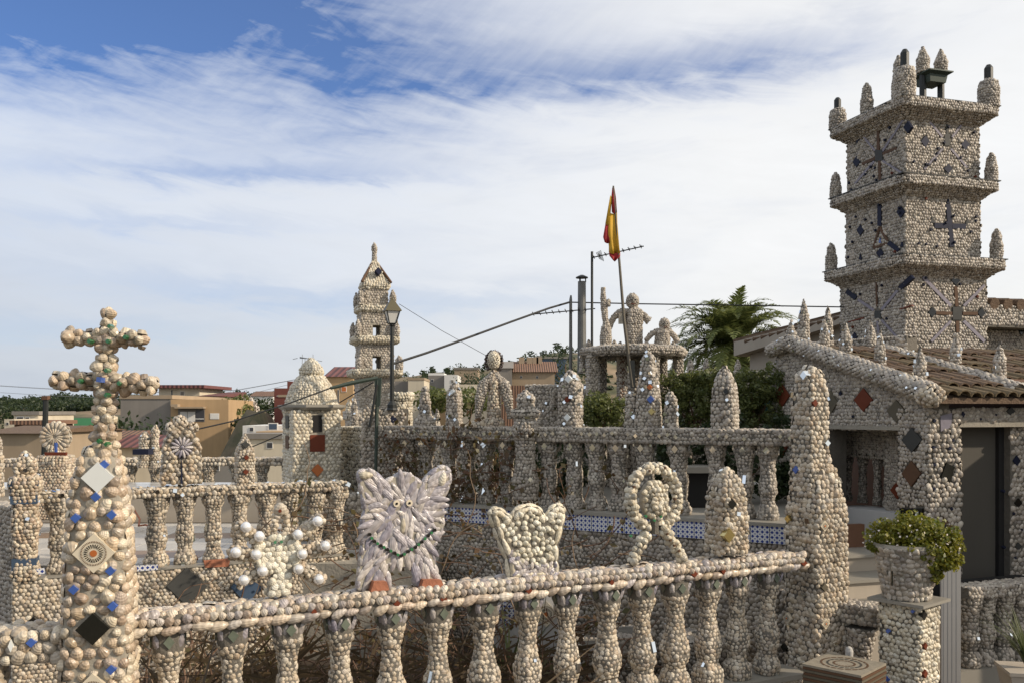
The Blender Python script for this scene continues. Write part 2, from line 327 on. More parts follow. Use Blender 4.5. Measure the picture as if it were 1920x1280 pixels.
class Geo:
    """accumulates simple solids"""
    def __init__(s): s.V = []; s.F = []
    def add(s, V, F):
        b = len(s.V); s.V += [np.asarray(v, float) for v in V]; s.F += [tuple(i + b for i in f) for f in F]; return s
    def box(s, c, hx, hy, hz, ang=0.0):
        u = np.array([math.cos(ang), math.sin(ang), 0]); v = np.array([-u[1], u[0], 0]); c = np.asarray(c, float)
        vs = [c + u * a * hx + v * b * hy + ZUP * e * hz for e in (-1, 1) for a, b in ((-1, -1), (1, -1), (1, 1), (-1, 1))]
        return s.add(vs, [(3, 2, 1, 0), (4, 5, 6, 7), (0, 1, 5, 4), (1, 2, 6, 5), (2, 3, 7, 6), (3, 0, 4, 7)])
    def prism(s, pts, d):
        n = len(pts); d = np.asarray(d, float)
        return s.add(list(pts) + [np.asarray(p) + d for p in pts], [tuple(range(n))[::-1], tuple(range(n, 2 * n))] + [(i, (i + 1) % n, n + (i + 1) % n, n + i) for i in range(n)])
    def vprism(s, vp, out, o0, o1):
        return s.prism([vp.pt(a, z, o0) for a, z in out], vp.n * (o1 - o0))
    def tube(s, pts, r, n=8, cap=True):
        pts = [np.asarray(p, float) for p in pts]; rs = r if hasattr(r, '__len__') else [r] * len(pts)
        V = []; F = []; ref = None
        for i, p in enumerate(pts):
            t = unit(pts[min(i + 1, len(pts) - 1)] - pts[max(i - 1, 0)])
            if ref is None: ref = np.array([0, 0, 1.0]) if abs(t[2]) < 0.9 else np.array([1.0, 0, 0])
            a = unit(np.cross(t, ref)); b = np.cross(a, t); ref = b if abs(np.dot(b, t)) < .9 else ref
            for q in range(n): V.append(p + rs[i] * (a * math.cos(2 * PI * q / n) + b * math.sin(2 * PI * q / n)))
        for i in range(len(pts) - 1):
            for q in range(n): F.append((i * n + q, i * n + (q + 1) % n, (i + 1) * n + (q + 1) % n, (i + 1) * n + q))
        if cap: F += [tuple(range(n))[::-1], tuple(range((len(pts) - 1) * n, len(pts) * n))]
        return s.add(V, F)
    def cone(s, c, prof, n=12, rot=0.0):
        """lathe with n sides; prof [(r, z)]"""
        V = []; F = []
        for r, z in prof:
            for q in range(n): V.append(np.array([c[0] + r * math.cos(rot + 2 * PI * q / n), c[1] + r * math.sin(rot + 2 * PI * q / n), c[2] + z]))
        for i in range(len(prof) - 1):
            for q in range(n): F.append((i * n + q, i * n + (q + 1) % n, (i + 1) * n + (q + 1) % n, (i + 1) * n + q))
        F += [tuple(range(n))[::-1], tuple(range((len(prof) - 1) * n, len(prof) * n))]
        return s.add(V, F)
    def to(s, th, name, mat, parent=None, kind=None, smooth=False, label=None):
        return th.mesh(name, s.V, s.F, mat, parent, kind, smooth, label)

def outline(kind='sq', p=6, n=96, sides=6, rot=0.0):
    th = np.linspace(0, 2 * PI, n, endpoint=False)
    if kind == 'round': r = np.ones(n); nd = th.copy()
    elif kind == 'sq':
        r = 1 / (np.abs(np.cos(th)) ** p + np.abs(np.sin(th)) ** p) ** (1 / p)
        nx = np.sign(np.cos(th)) * np.abs(np.cos(th)) ** (p - 1); ny = np.sign(np.sin(th)) * np.abs(np.sin(th)) ** (p - 1); nd = np.arctan2(ny, nx)
    else:
        a = 2 * PI / sides; q = (th + a / 2) % a - a / 2; r = math.cos(PI / sides) * 0 + 1 / np.cos(q); nd = th - q
    pts = np.stack([r * np.cos(th), r * np.sin(th)], 1)
    c, s_ = math.cos(rot), math.sin(rot); R = np.array([[c, s_], [-s_, c]])
    pts = pts @ R; nd = nd + rot; nrm = np.stack([np.cos(nd), np.sin(nd)], 1)
    d = np.linalg.norm(np.roll(pts, -1, 0) - pts, axis=1); cum = np.concatenate([[0], np.cumsum(d)])
    return pts, nrm, cum

def inpoly(pts, poly):
    x, y = pts[:, 0], pts[:, 1]; ins = np.zeros(len(pts), bool); n = len(poly)
    for i in range(n):
        x1, y1 = poly[i]; x2, y2 = poly[(i + 1) % n]
        c = ((y1 > y) != (y2 > y)); ins ^= c & (x < (x2 - x1) * (y - y1) / ((y2 - y1) if y2 != y1 else 1e-9) + x1)
    return ins

def grow(poly, f):
    c = np.mean(np.array(poly), 0); return [tuple(c + (np.array(p) - c) * f) for p in poly]

# shell templates: x width, y towards the umbo, z outwards; unit width
def tmpl(n, rings, shape):
    V = [];
    for (rr, z, yo) in rings:
        for q in range(n):
            a = 2 * PI * (q + 0.5) / n; x, y = math.cos(a), math.sin(a)
            if shape == 'cockle': x *= 1.02 - 0.30 * max(0, y) ** 1.6; y *= (0.94 if y < 0 else 1.14)
            rb_ = 1.0
            if n >= 16 and shape == 'cockle': rb_ = 1 + (.035 if q % 2 else -.035) * (1 if y < .5 else .3); x *= rb_; y *= rb_
            if shape == 'mussel': x *= (1 - 0.28 * y)
            if shape != 'cockle': rb_ = 1.0
            V.append((0.5 * rr * x, 0.5 * rr * y + yo, z * (1 + (rb_ - 1) * 1.3)))
    V.append((0, rings[-1][2] * 1.15, rings[-1][1] + (0.03 if shape != 'pearl' else 0.04)))
    F = []
    m = len(rings)
    for i in range(m - 1):
        for q in range(n): F.append((i * n + q, i * n + (q + 1) % n, (i + 1) * n + (q + 1) % n, (i + 1) * n + q))
    for q in range(n): F.append(((m - 1) * n + q, (m - 1) * n + (q + 1) % n, m * n))
    V = np.array(V); um = np.array([0, 0.55])
    uv = np.stack([np.linalg.norm(V[:, :2] - um, axis=1), (np.arctan2(V[:, 0], 0.75 - V[:, 1]) / PI)], 1)
    return V, F, uv
T_LO = {0: tmpl(7, [(1.0, -0.04, 0), (0.66, 0.29, 0.06)], 'cockle'), 1: tmpl(7, [(1.0, -0.04, 0), (0.66, 0.26, 0.04)], 'mussel'), 2: tmpl(8, [(0.7, -0.1, 0), (1.0, 0.3, 0), (0.7, 0.66, 0)], 'pearl')}
T_HI = {0: tmpl(18, [(1.0, -0.06, 0), (0.90, 0.16, 0.02), (0.58, 0.35, 0.08), (0.24, 0.45, 0.17)], 'cockle'),
        1: tmpl(11, [(1.0, -0.06, 0), (0.90, 0.16, 0.01), (0.60, 0.34, 0.04), (0.25, 0.42, 0.07)], 'mussel'),
        2: tmpl(14, [(0.45, -0.15, 0), (0.85, 0.05, 0), (1.0, 0.32, 0), (0.88, 0.58, 0), (0.5, 0.76, 0)], 'pearl')}
HI_MESH = {}
def hi_mesh(t, mat):
    key = (t, mat.name)
    if key not in HI_MESH:
        V, F, uv = T_HI[t]; nm = {0: 'shell', 1: 'shell', 2: 'pearl'}[t]
        fl = [uv[i] for f in F for i in f]; me = mesh_from(nm, V, F, fl, True); me.materials.append(mat); HI_MESH[key] = me
    return HI_MESH[key]

class Sh:
    def __init__(s, size): s.size = size * .86; s.P = []; s.N = []; s.U = []; s.S = []; s.keep = []; s.T = []
    def add(s, P_, N_, U_, S_, t=0):
        P_ = np.atleast_2d(P_); n = len(P_); N_ = np.broadcast_to(np.atleast_2d(N_), (n, 3)); U_ = np.broadcast_to(np.atleast_2d(U_), (n, 3)); S_ = np.broadcast_to(np.atleast_2d(S_), (n, 3))
        s.P.append(P_); s.N.append(N_); s.U.append(U_); s.S.append(S_); s.T.append(np.full(n, t)); return s
    def scatter(s, P_, N_, up=None, size=None, fill=1.02, h=0.78, spread=0.6, t=0, aspect=1.08, tilt=0.13, var=0.17):
        """give every point a shell of jittered size and turn"""
        n = len(P_)
        if n == 0: return s
        size = size or s.size; N_ = np.broadcast_to(np.atleast_2d(N_), (n, 3)); up = np.broadcast_to(np.atleast_2d(ZUP if up is None else up), (n, 3))
        N2 = N_ + RNG.normal(0, tilt, (n, 3)); N2 /= np.linalg.norm(N2, axis=1)[:, None]
        U = up - N2 * np.sum(up * N2, 1)[:, None]; bad = np.linalg.norm(U, axis=1) < 0.1
        if bad.any():
            alt = np.array([1.0, 0, 0]) - N2[bad] * N2[bad][:, :1]; U = U.copy(); U[bad] = alt
        U /= np.linalg.norm(U, axis=1)[:, None]; B = np.cross(U, N2); a = RNG.normal(0, spread, n)[:, None]
        U = U * np.cos(a) + B * np.sin(a)
        w = size * fill * (1 + RNG.normal(0, var, n)).clip(0.6, 1.5)
        S_ = np.stack([w, w * aspect * (1 + RNG.normal(0, .06, n)), w * h * (1 + RNG.normal(0, .18, n))], 1)
        return s.add(P_, N2, U, S_, t)
    def grid(s, w, h_, jit=0.11, size=None):
        size = size or s.size; dy = size * 0.87; ny = max(1, int(round(h_ / dy))); nx = max(1, int(round(w / size))); pts = []
        for j in range(ny):
            x = (np.arange(nx + 1) + (0.0 if j % 2 else 0.5)) * (w / nx) ; x = x[x <= w + 1e-6]
            pts.append(np.stack([x, np.full(len(x), (j + .5) * h_ / ny)], 1))
        p = np.concatenate(pts); p = p + RNG.normal(0, size * jit, p.shape); return p
    def quad(s, a, b, c, d, size=None, up=None, **kw):
        a, b, c, d = map(np.asarray, (a, b, c, d)); w = (np.linalg.norm(b - a) + np.linalg.norm(c - d)) / 2; h_ = (np.linalg.norm(d - a) + np.linalg.norm(c - b)) / 2
        g = s.grid(w, h_, size=size); u = (g[:, :1] / w).clip(0, 1); v = (g[:, 1:] / h_).clip(0, 1)
        pts = (a * (1 - u) + b * u) * (1 - v) + (d * (1 - u) + c * u) * v; n = unit(np.cross(b - a + c - d, d - a + c - b))
        return s.scatter(pts, n, up if up is not None else unit((d - a) + (c - b)), size, **kw)
    def vpoly(s, vp, out, off=0.0, holes=(), size=None, jit=0.11, **kw):
        o = np.array(out); mn = o.min(0); mx_ = o.max(0); g = s.grid(mx_[0] - mn[0], mx_[1] - mn[1], jit, size) + mn
        k_ = inpoly(g, out)
        for h_ in holes: k_ &= ~inpoly(g, grow(h_, 1.12))
        g = g[k_]
        if len(g) == 0: return s
        return s.scatter(vp.o + g[:, :1] * vp.u + g[:, 1:] * ZUP + vp.n * off, vp.n, None, size, **kw)
    def lathe(s, cx, cy, prof, ol, size=None, z0=0.0, **kw):
        size = size or s.size; pts, nrm, cum = ol; prof = np.array(prof, float); seg = np.linalg.norm(np.diff(prof, axis=0), axis=1); L = np.concatenate([[0], np.cumsum(seg)])
        nr = max(1, int(round(L[-1] / (size * 0.87)))); A = []; B = []; U_ = []
        for j in range(nr):
            t = (j + 0.5) / nr * L[-1]; r = np.interp(t, L, prof[:, 0]); z = np.interp(t, L, prof[:, 1]); i = min(np.searchsorted(L, t, 'right') - 1, len(seg) - 1)
            dr, dz = (prof[i + 1] - prof[i]) / max(seg[i], 1e-9); n = max(1, int(round(cum[-1] * r / size)))
            q = ((np.arange(n) + (0.5 if j % 2 else 0) + RNG.normal(0, .1, n)) / n * cum[-1]) % cum[-1]
            P2 = np.concatenate([pts, pts[:1]]); N2 = np.concatenate([nrm, nrm[:1]])
            x = np.interp(q, cum, P2[:, 0]) * r; y = np.interp(q, cum, P2[:, 1]) * r; idx = np.searchsorted(cum, q, 'right') - 1; nn = N2[idx]
            zz = z + RNG.normal(0, size * .1, n)
            A.append(np.stack([cx + x, cy + y, z0 + zz], 1)); nv = np.stack([nn[:, 0] * dz, nn[:, 1] * dz, np.full(n, -dr)], 1); nv /= np.linalg.norm(nv, axis=1)[:, None] + 1e-9; B.append(nv)
            U_.append(np.stack([nn[:, 0] * dr, nn[:, 1] * dr, np.full(n, dz)], 1))
        return s.scatter(np.concatenate(A), np.concatenate(B), np.concatenate(U_), size, **kw)
    def tube(s, pts, r, size=None, ends=True, **kw):
        size = size or s.size; pts = [np.asarray(p, float) for p in pts]; rs = list(r) if hasattr(r, '__len__') else [r] * len(pts); rs = [max(q - .2 * size, q * .5) for q in rs]
        pa = np.array(pts); seg = np.linalg.norm(np.diff(pa, axis=0), axis=1); L = np.concatenate([[0], np.cumsum(seg)]); nr = max(1, int(round(L[-1] / (size * .87)))); A = []; B = []; C = []
        for j in range(nr + (1 if ends else 0)):
            t = j / nr * L[-1] if ends else (j + .5) / nr * L[-1]; p = np.array([np.interp(t, L, pa[:, q]) for q in range(3)]); rr = np.interp(t, L, rs); i = min(np.searchsorted(L, t, 'right') - 1, len(seg) - 1)
            d = unit(pa[i + 1] - pa[i]); ref = ZUP if abs(d[2]) < .9 else np.array([1., 0, 0]); a = unit(np.cross(d, ref)); b = np.cross(a, d)
            n = max(3, int(round(2 * PI * rr / size))); q = (np.arange(n) + (0.5 if j % 2 else 0)) / n * 2 * PI
            nn = np.cos(q)[:, None] * a + np.sin(q)[:, None] * b; A.append(p + nn * rr); B.append(nn); C.append(np.broadcast_to(d, nn.shape))
        if ends:
            for p, d in ((pa[0], unit(pa[0] - pa[1])), (pa[-1], unit(pa[-1] - pa[-2]))): A.append((p + d * size * .2)[None]); B.append(d[None]); C.append(ZUP[None] + .01)
        return s.scatter(np.concatenate(A), np.concatenate(B), np.concatenate(C), size, **kw)
    def ball(s, c, rx, ry, rz, size=None, **kw):
        size = size or s.size; ra = (rx + ry + rz) / 3; n = max(6, int(4 * PI * ra * ra / (size * size * .87))); i = np.arange(n) + .5
        ph = np.arccos(1 - 2 * i / n); th = PI * (1 + 5 ** .5) * i; d = np.stack([np.cos(th) * np.sin(ph), np.sin(th) * np.sin(ph), np.cos(ph)], 1)
        sc = np.array([rx, ry, rz]); nn = d / sc; nn /= np.linalg.norm(nn, axis=1)[:, None]
        return s.scatter(np.asarray(c) + d * sc, nn, None, size, **kw)
    def out(s, th, mat, indiv=0, parent=None, name='shell', loc=None):
        if not s.P: return
        P_ = np.concatenate(s.P); N_ = np.concatenate(s.N); U_ = np.concatenate(s.U); S_ = np.concatenate(s.S); T_ = np.concatenate(s.T)
        keep = np.ones(len(P_), bool)
        for c, r in s.keep: keep &= np.linalg.norm(P_ - np.asarray(c), axis=1) > r
        P_, N_, U_, S_, T_ = P_[keep], N_[keep], U_[keep], S_[keep], T_[keep]
        B_ = np.cross(U_, N_); lc = th.loc if loc is None else np.asarray(loc)
        sel = np.zeros(len(P_), bool)
        if indiv:
            D = np.linalg.norm(P_, axis=1); face = np.sum(N_ * (-P_ / D[:, None]), 1)
            px = 960 + P_[:, 0] / P_[:, 1] * FPX; py = HY - P_[:, 2] / P_[:, 1] * FPX
            vis = (px > -30) & (px < 1950) & (py > -30) & (py < 1310)
            sc = S_[:, 0] / D * (0.35 + 0.65 * face.clip(0, 1)) * np.where((face > 0.05) & vis, 1, 0); idx = np.argsort(-sc)[:indiv]; idx = idx[sc[idx] > 0]; sel[idx] = True
            for i in idx:
                o = bpy.data.objects.new(name, hi_mesh(int(T_[i]), mat)); COL.objects.link(o); o.parent = parent or th.root
                b, u, n = B_[i] * S_[i, 0], U_[i] * S_[i, 1], N_[i] * S_[i, 2]; p = P_[i] - lc
                o.matrix_local = Matrix(((b[0], u[0], n[0], p[0]), (b[1], u[1], n[1], p[1]), (b[2], u[2], n[2], p[2]), (0, 0, 0, 1)))
        rest = ~sel
        if rest.any():
            me = joined(P_[rest] - lc, N_[rest], U_[rest], B_[rest], S_[rest], T_[rest], 'shell_cladding'); th.add('shell_cladding', me, mat, parent, 'stuff')

def joined(P_, N_, U_, B_, S_, T_, name, hi=False):
    VV = []; LI = []; LS = []; UV = []; vb = 0
    for t in np.unique(T_):
        V, F, uv = (T_HI if hi else T_LO)[int(t)]; k_ = T_ == t; n = k_.sum()
        v = P_[k_][:, None] + V[None, :, :1] * (B_[k_] * S_[k_][:, :1])[:, None] + V[None, :, 1:2] * (U_[k_] * S_[k_][:, 1:2])[:, None] + V[None, :, 2:] * (N_[k_] * S_[k_][:, 2:])[:, None]
        fl = np.array([i for f in F for i in f]); ln = np.array([len(f) for f in F])
        LI.append((fl[None] + (np.arange(n) * len(V))[:, None] + vb).ravel()); LS.append(np.tile(ln, n)); UV.append(np.tile(uv[fl], (n, 1))); VV.append(v.reshape(-1, 3)); vb += n * len(V)
    VV = np.concatenate(VV); LI = np.concatenate(LI); LS = np.concatenate(LS); UV = np.concatenate(UV)
    me = bpy.data.meshes.new(name); me.vertices.add(len(VV)); me.vertices.foreach_set('co', VV.astype('f').ravel()); me.loops.add(len(LI)); me.loops.foreach_set('vertex_index', LI.astype('i'))
    me.polygons.add(len(LS)); st = np.concatenate([[0], np.cumsum(LS)[:-1]]); me.polygons.foreach_set('loop_start', st.astype('i')); me.polygons.foreach_set('use_smooth', np.ones(len(LS), bool))
    l = me.uv_layers.new(name='UVMap'); l.data.foreach_set('uv', UV.astype('f').ravel()); me.update(calc_edges=True); return me

def lathe_core(cx, cy, prof, ol, z0=0.0, seg=24):
    pts = ol[0][::max(1, len(ol[0]) // seg)]; n = len(pts); V = []; F = []
    for r, z in prof: V += [np.array([cx + p[0] * max(r, 1e-3), cy + p[1] * max(r, 1e-3), z0 + z]) for p in pts]
    for i in range(len(prof) - 1): F += [(i * n + q, i * n + (q + 1) % n, (i + 1) * n + (q + 1) % n, (i + 1) * n + q) for q in range(n)]
    F += [tuple(range(n))[::-1], tuple(range((len(prof) - 1) * n, len(prof) * n))]
    return V, F

def clad_lathe(th, cx, cy, prof, ol, size, mat, name='core', parent=None, indiv=0, keep=(), z0=0.0, core='mortar', chips=0, **kw):
    prof = [(max(r - .26 * size, r * .45), z) for r, z in prof]
    V, F = lathe_core(cx, cy, prof, ol, z0); o = th.mesh(name, V, F, M[core], parent)
    s = Sh(size); s.keep = list(keep); s.lathe(cx, cy, prof, ol, z0=z0, **kw)
    s.out(th, mat, indiv, parent if parent is not None else (o if name != 'core' else None))
    if chips: mirror_chips(th, np.concatenate(s.P), np.concatenate(s.N), chips, size)
    return o

def diamond_geo(c, u, v, n, t=0.008):
    c, u, v, n = map(np.asarray, (c, u, v, n)); pts = [c + u, c + v, c - u, c - v]; g = Geo(); g.prism([p - n * .035 for p in pts], n * (t + .035)); return g

def mirror_chips(th, P_, N_, count, size, mat='mirror', sc=0.35, name='mirror_chips', parent=None, tilt=0.18):
    vis = np.where(np.sum(N_ * -P_, 1) > 0)[0]
    if len(vis) == 0: return
    g = Geo()
    for i in RNG.choice(vis, min(count, len(vis)), False):
        n = unit(N_[i] + RNG.normal(0, tilt, 3)); u = unit(np.cross(n, ZUP + .01)); v = np.cross(n, u); a = random.uniform(0, PI); s_ = size * sc * random.uniform(.7, 1.2)
        u, v = u * math.cos(a) + v * math.sin(a), -u * math.sin(a) + v * math.cos(a); c = P_[i] + n * size * .40
        g.prism([c + (u + v) * s_ - n * size * .3, c + (v - u) * s_ - n * size * .3, c - (u + v) * s_ - n * size * .3, c + (u - v) * s_ - n * size * .3], n * size * .34)
    g.to(th, name, M[mat], parent, 'stuff')

def vtile(th, vp, px, py, w, h, mat, off=0.0, parent=None, name='tile', rot=0.0, shape='diamond', t=0.013):
    """tile lying on a wall plane, given by its picture extent on that wall; returns outline (for leaving the shells out)"""
    if shape == 'diamond': q = [(px, py - h / 2), (px + w / 2, py), (px, py + h / 2), (px - w / 2, py)]
    elif shape == 'tri': q = [(px, py - h / 2), (px + w / 2, py + h / 2), (px - w / 2, py + h / 2)]
    elif shape == 'poly': q = w
    else: q = [(px - w / 2, py - h / 2), (px + w / 2, py - h / 2), (px + w / 2, py + h / 2), (px - w / 2, py + h / 2)]
    v2 = vp.off(off); o = [v2.sz(*c) for c in q]; g = Geo(); g.vprism(v2, o, -0.02, t); g.to(th, name, M[mat], parent); return o

def vbar(th, vp, p0, p1, wpx, mat, off=0.0, parent=None, name='tile_strip', t=0.013):
    d = unit([p1[0] - p0[0], p1[1] - p0[1]]); n = np.array([-d[1], d[0]]) * wpx / 2
    q = [np.array(p0) + n, np.array(p1) + n, np.array(p1) - n, np.array(p0) - n]
    v2 = vp.off(off); o = [v2.sz(*c) for c in q]; g = Geo(); g.vprism(v2, o, -0.02, t); g.to(th, name, M[mat], parent); return o

OL_SQ = lambda rot=0.0, p=6: outline('sq', p=p, rot=rot)
OL_RD = outline('round')
def OL_N(n, rot=0.0): return outline('ngon', sides=n, rot=rot)

def burst_tile(th, c, u, v, n, half, parent=None):
    """cream diamond tile with a printed brown and black sunburst"""
    c = np.asarray(c); d = diamond_geo(c, u * half, v * half, n, .010); t = d.to(th, 'sunburst_tile', M['tile_cream'], parent)
    def disc(r0, r1, k0, k1, nseg, z, duty=1.0):
        g = Geo()
        for i in range(nseg):
            a0 = 2 * PI * i / nseg; a1 = a0 + 2 * PI / nseg * duty; q = []
            for r, a in ((r0, a0), (r1, a0), (r1, a1), (r0, a1)): q.append(c + n * z + (u * math.cos(a) + v * math.sin(a)) * r * half * 1.0)
            g.add(q, [(0, 1, 2, 3)])
        return g
    disc(0.0, .17, 0, 0, 18, .0135).to(th, 'centre_dot', M['tile_orange'], t if parent is None else parent)
    disc(.27, .46, 0, 0, 24, .0135, .45).to(th, 'ray_ring', M['tile_black'], t if parent is None else parent, 'stuff')
    disc(.54, .62, 0, 0, 48, .0135, .55).to(th, 'outer_ring', M['tile_brown'], t if parent is None else parent, 'stuff')

def tiles_spheres(th, items, parent=None):
    """items: (centre, normal, half, material) diamonds on column faces; returns keepouts"""
    ks = []
    for c, n, half, mat in items:
        n = unit(n); u = unit(np.cross(ZUP, n)); v = np.cross(n, u)
        if mat == 'burst': burst_tile(th, c, u, v, n, half)
        else: diamond_geo(c, u * half, v * half, n, .012).to(th, 'tile', M[mat], parent)
        ks.append((c, half * .78))
    return ks

def structure(o): o['kind'] = 'structure'; return o
def slab(name, th, x0, x1, y0, y1, z, t, mat): return Geo().box(((x0 + x1) / 2, (y0 + y1) / 2, z - t / 2), (x1 - x0) / 2, (y1 - y0) / 2, t / 2).to(th, name, mat)

# ================================================================== TERRAIN
def sstep(x, a, b): t = np.clip((x - a) / (b - a), 0, 1); return t * t * (3 - 2 * t)
RIDGE = [(-2500, 768), (-200, 768), (0, 764), (120, 760), (230, 766), (330, 764), (430, 752), (520, 742), (620, 722), (760, 712), (860, 700), (940, 694), (1040, 668), (1085, 664), (1200, 690), (1450, 735), (2200, 755), (4500, 768)]
def ridge_z(px, D): return (HY - np.interp(px, [a for a, b in RIDGE], [b for a, b in RIDGE])) / FPX * D
def terrain_h(x, y):
    D = np.maximum(y, 1.0); px = 960 + FPX * x / D; near = sstep(np.hypot(x, y), 26, 75); far = sstep(D, 60, 170)
    base = -5.2 + 1.6 * near * sstep(px, 330, 700)
    zr = ridge_z(px, np.minimum(D, 190.0)); fall = 1 - sstep(D, 200, 420)
    bump = 0.7 * np.sin(x * .11 + 1) * np.sin(y * .09) + .4 * np.sin(x * .31) * np.cos(y * .27)
    h = base + (zr - base) * far * np.where(y > 0, 1, 0)
    mound = np.exp(-(((px - 478) / 52) ** 4)) * np.exp(-(((D - 56) / 9) ** 2)) * 4.9
    return (h * fall + (-3.0) * (1 - fall)) + bump * near + mound
xs = np.unique(np.concatenate([np.linspace(-90, 90, 121), np.linspace(-400, 400, 61), [-2500, -1200, 1200, 2500]])); ys = np.unique(np.concatenate([[-2500, -800, -200, -60, -20, 0, 10, 20], np.linspace(25, 200, 90), np.linspace(205, 450, 30), [700, 1200, 3500]]))
XX, YY = np.meshgrid(xs, ys); ZZ = terrain_h(XX, YY); nx_, ny_ = len(xs), len(ys)
me = mesh_from('terrain', np.stack([XX.ravel(), YY.ravel(), ZZ.ravel()], 1), [(j * nx_ + i, j * nx_ + i + 1, (j + 1) * nx_ + i + 1, (j + 1) * nx_ + i) for j in range(ny_ - 1) for i in range(nx_ - 1)], None, True)
me.materials.append(M['terrain']); o = bpy.data.objects.new('terrain', me); COL.objects.link(o); structure(o)

def leaf_cloud(pts, nrm_, size, aspect=0.6):
    n = len(pts); a = RNG.normal(0, 1, (n, 3)); a /= np.linalg.norm(a, axis=1)[:, None]; nr = nrm_ + RNG.normal(0, .6, (n, 3)); nr /= np.linalg.norm(nr, axis=1)[:, None] + 1e-9
    u = np.cross(a, nr); u /= np.linalg.norm(u, axis=1)[:, None] + 1e-9; v = np.cross(nr, u); s_ = size * RNG.uniform(.6, 1.4, (n, 1))
    V = np.stack([pts - u * s_, pts - v * s_ * aspect * .9 + nr * s_ * .15, pts + u * s_, pts + v * s_ * aspect * .9 + nr * s_ * .15], 1).reshape(-1, 3)
    return V
def quads_mesh(name, V):
    n = len(V) // 4; me = bpy.data.meshes.new(name); me.vertices.add(len(V)); me.vertices.foreach_set('co', np.asarray(V, 'f').ravel()); me.loops.add(4 * n); me.loops.foreach_set('vertex_index', np.arange(4 * n, dtype='i'))
    me.polygons.add(n); me.polygons.foreach_set('loop_start', np.arange(n, dtype='i') * 4); me.update(calc_edges=True); return me
def clump_points(c, r, nc, npc, cr):
    """leaf positions gathered in clumps inside an ellipsoid of radii r"""
    r = np.array(r); P_ = []; N_ = []
    for i in range(nc):
        d = RNG.normal(0, 1, 3); d /= np.linalg.norm(d); q = np.array(c) + d * r * RNG.uniform(.45, 1.0)
        e = RNG.normal(0, 1, (npc, 3)); e /= np.linalg.norm(e, axis=1)[:, None]; rad = RNG.uniform(.5, 1, (npc, 1)) ** .5
        P_.append(q + e * rad * cr * np.array([1, 1, .8])); N_.append(e)
    return np.concatenate(P_), np.concatenate(N_)
def tree(name, label, x, y, z, h, r, mat='leaf_dark', group=None, nc=26, npc=26, ls=None, trunk=.35, cat='tree', flat=.8):
    t = Thing(name, label, cat, (x, y, z), group)
    g = Geo(); top = z + h * .75; g.tube([(x, y, z - .3), (x + r * .05, y, z + h * trunk), (x, y, top)], [h * .035, h * .025, h * .012], 6)
    for i in range(5):
        a = i * 1.3; g.tube([(x, y, z + h * (trunk + .05 * i)), (x + math.cos(a) * r * .6, y + math.sin(a) * r * .6, z + h * (trunk + .1 * i) + h * .15)], [h * .015, h * .006], 5)
    g.to(t, 'trunk', M['bark']); c = (x, y, z + h * (trunk + (1 - trunk) * .5))
    p, n = clump_points(c, (r, r, h * (1 - trunk) * .5 * flat), nc, npc, r * .36); V = leaf_cloud(p, n, ls or r * .10); t.add('crown', quads_mesh('crown', V - t.loc), M[mat]); return t
# pine wood on the far ridge, one mass
P_ = []; N_ = []
for i in range(900):
    px = RNG.uniform(-260, 1500) if i % 2 else RNG.uniform(-200, 330); D = RNG.uniform(150, 200); x = (px - 960) / FPX * D
    if 470 < px < 1500 and RNG.random() > (0.42 if px < 1060 else .3): continue
    z = float(terrain_h(np.array(x), np.array(D))); r = RNG.uniform(.8, 1.5) * (1.25 if px < 330 else 1); p, n = clump_points((x, D, z + r * .55), (r, r, r * .6), 7, 12, r * .5); P_.append(p); N_.append(n)
for i in range(420):   # scrub on the slopes
    px = RNG.uniform(330, 1300); D = RNG.uniform(60, 150); x = (px - 960) / FPX * D; z = float(terrain_h(np.array(x), np.array(D))); r = RNG.uniform(.3, .8)
    p, n = clump_points((x, D, z + r * .3), (r * 1.3, r, r * .6), 5, 12, r * .5); P_.append(p); N_.append(n)
me = quads_mesh('pine_wood', leaf_cloud(np.concatenate(P_), np.concatenate(N_), .26)); me.materials.append(M['leaf_dark']); o = bpy.data.objects.new('pine_wood', me); COL.objects.link(o)
o['kind'] = 'stuff'; o['label'] = 'dark green pine wood and scrub covering the far ridge and slopes'; o['category'] = 'woodland'

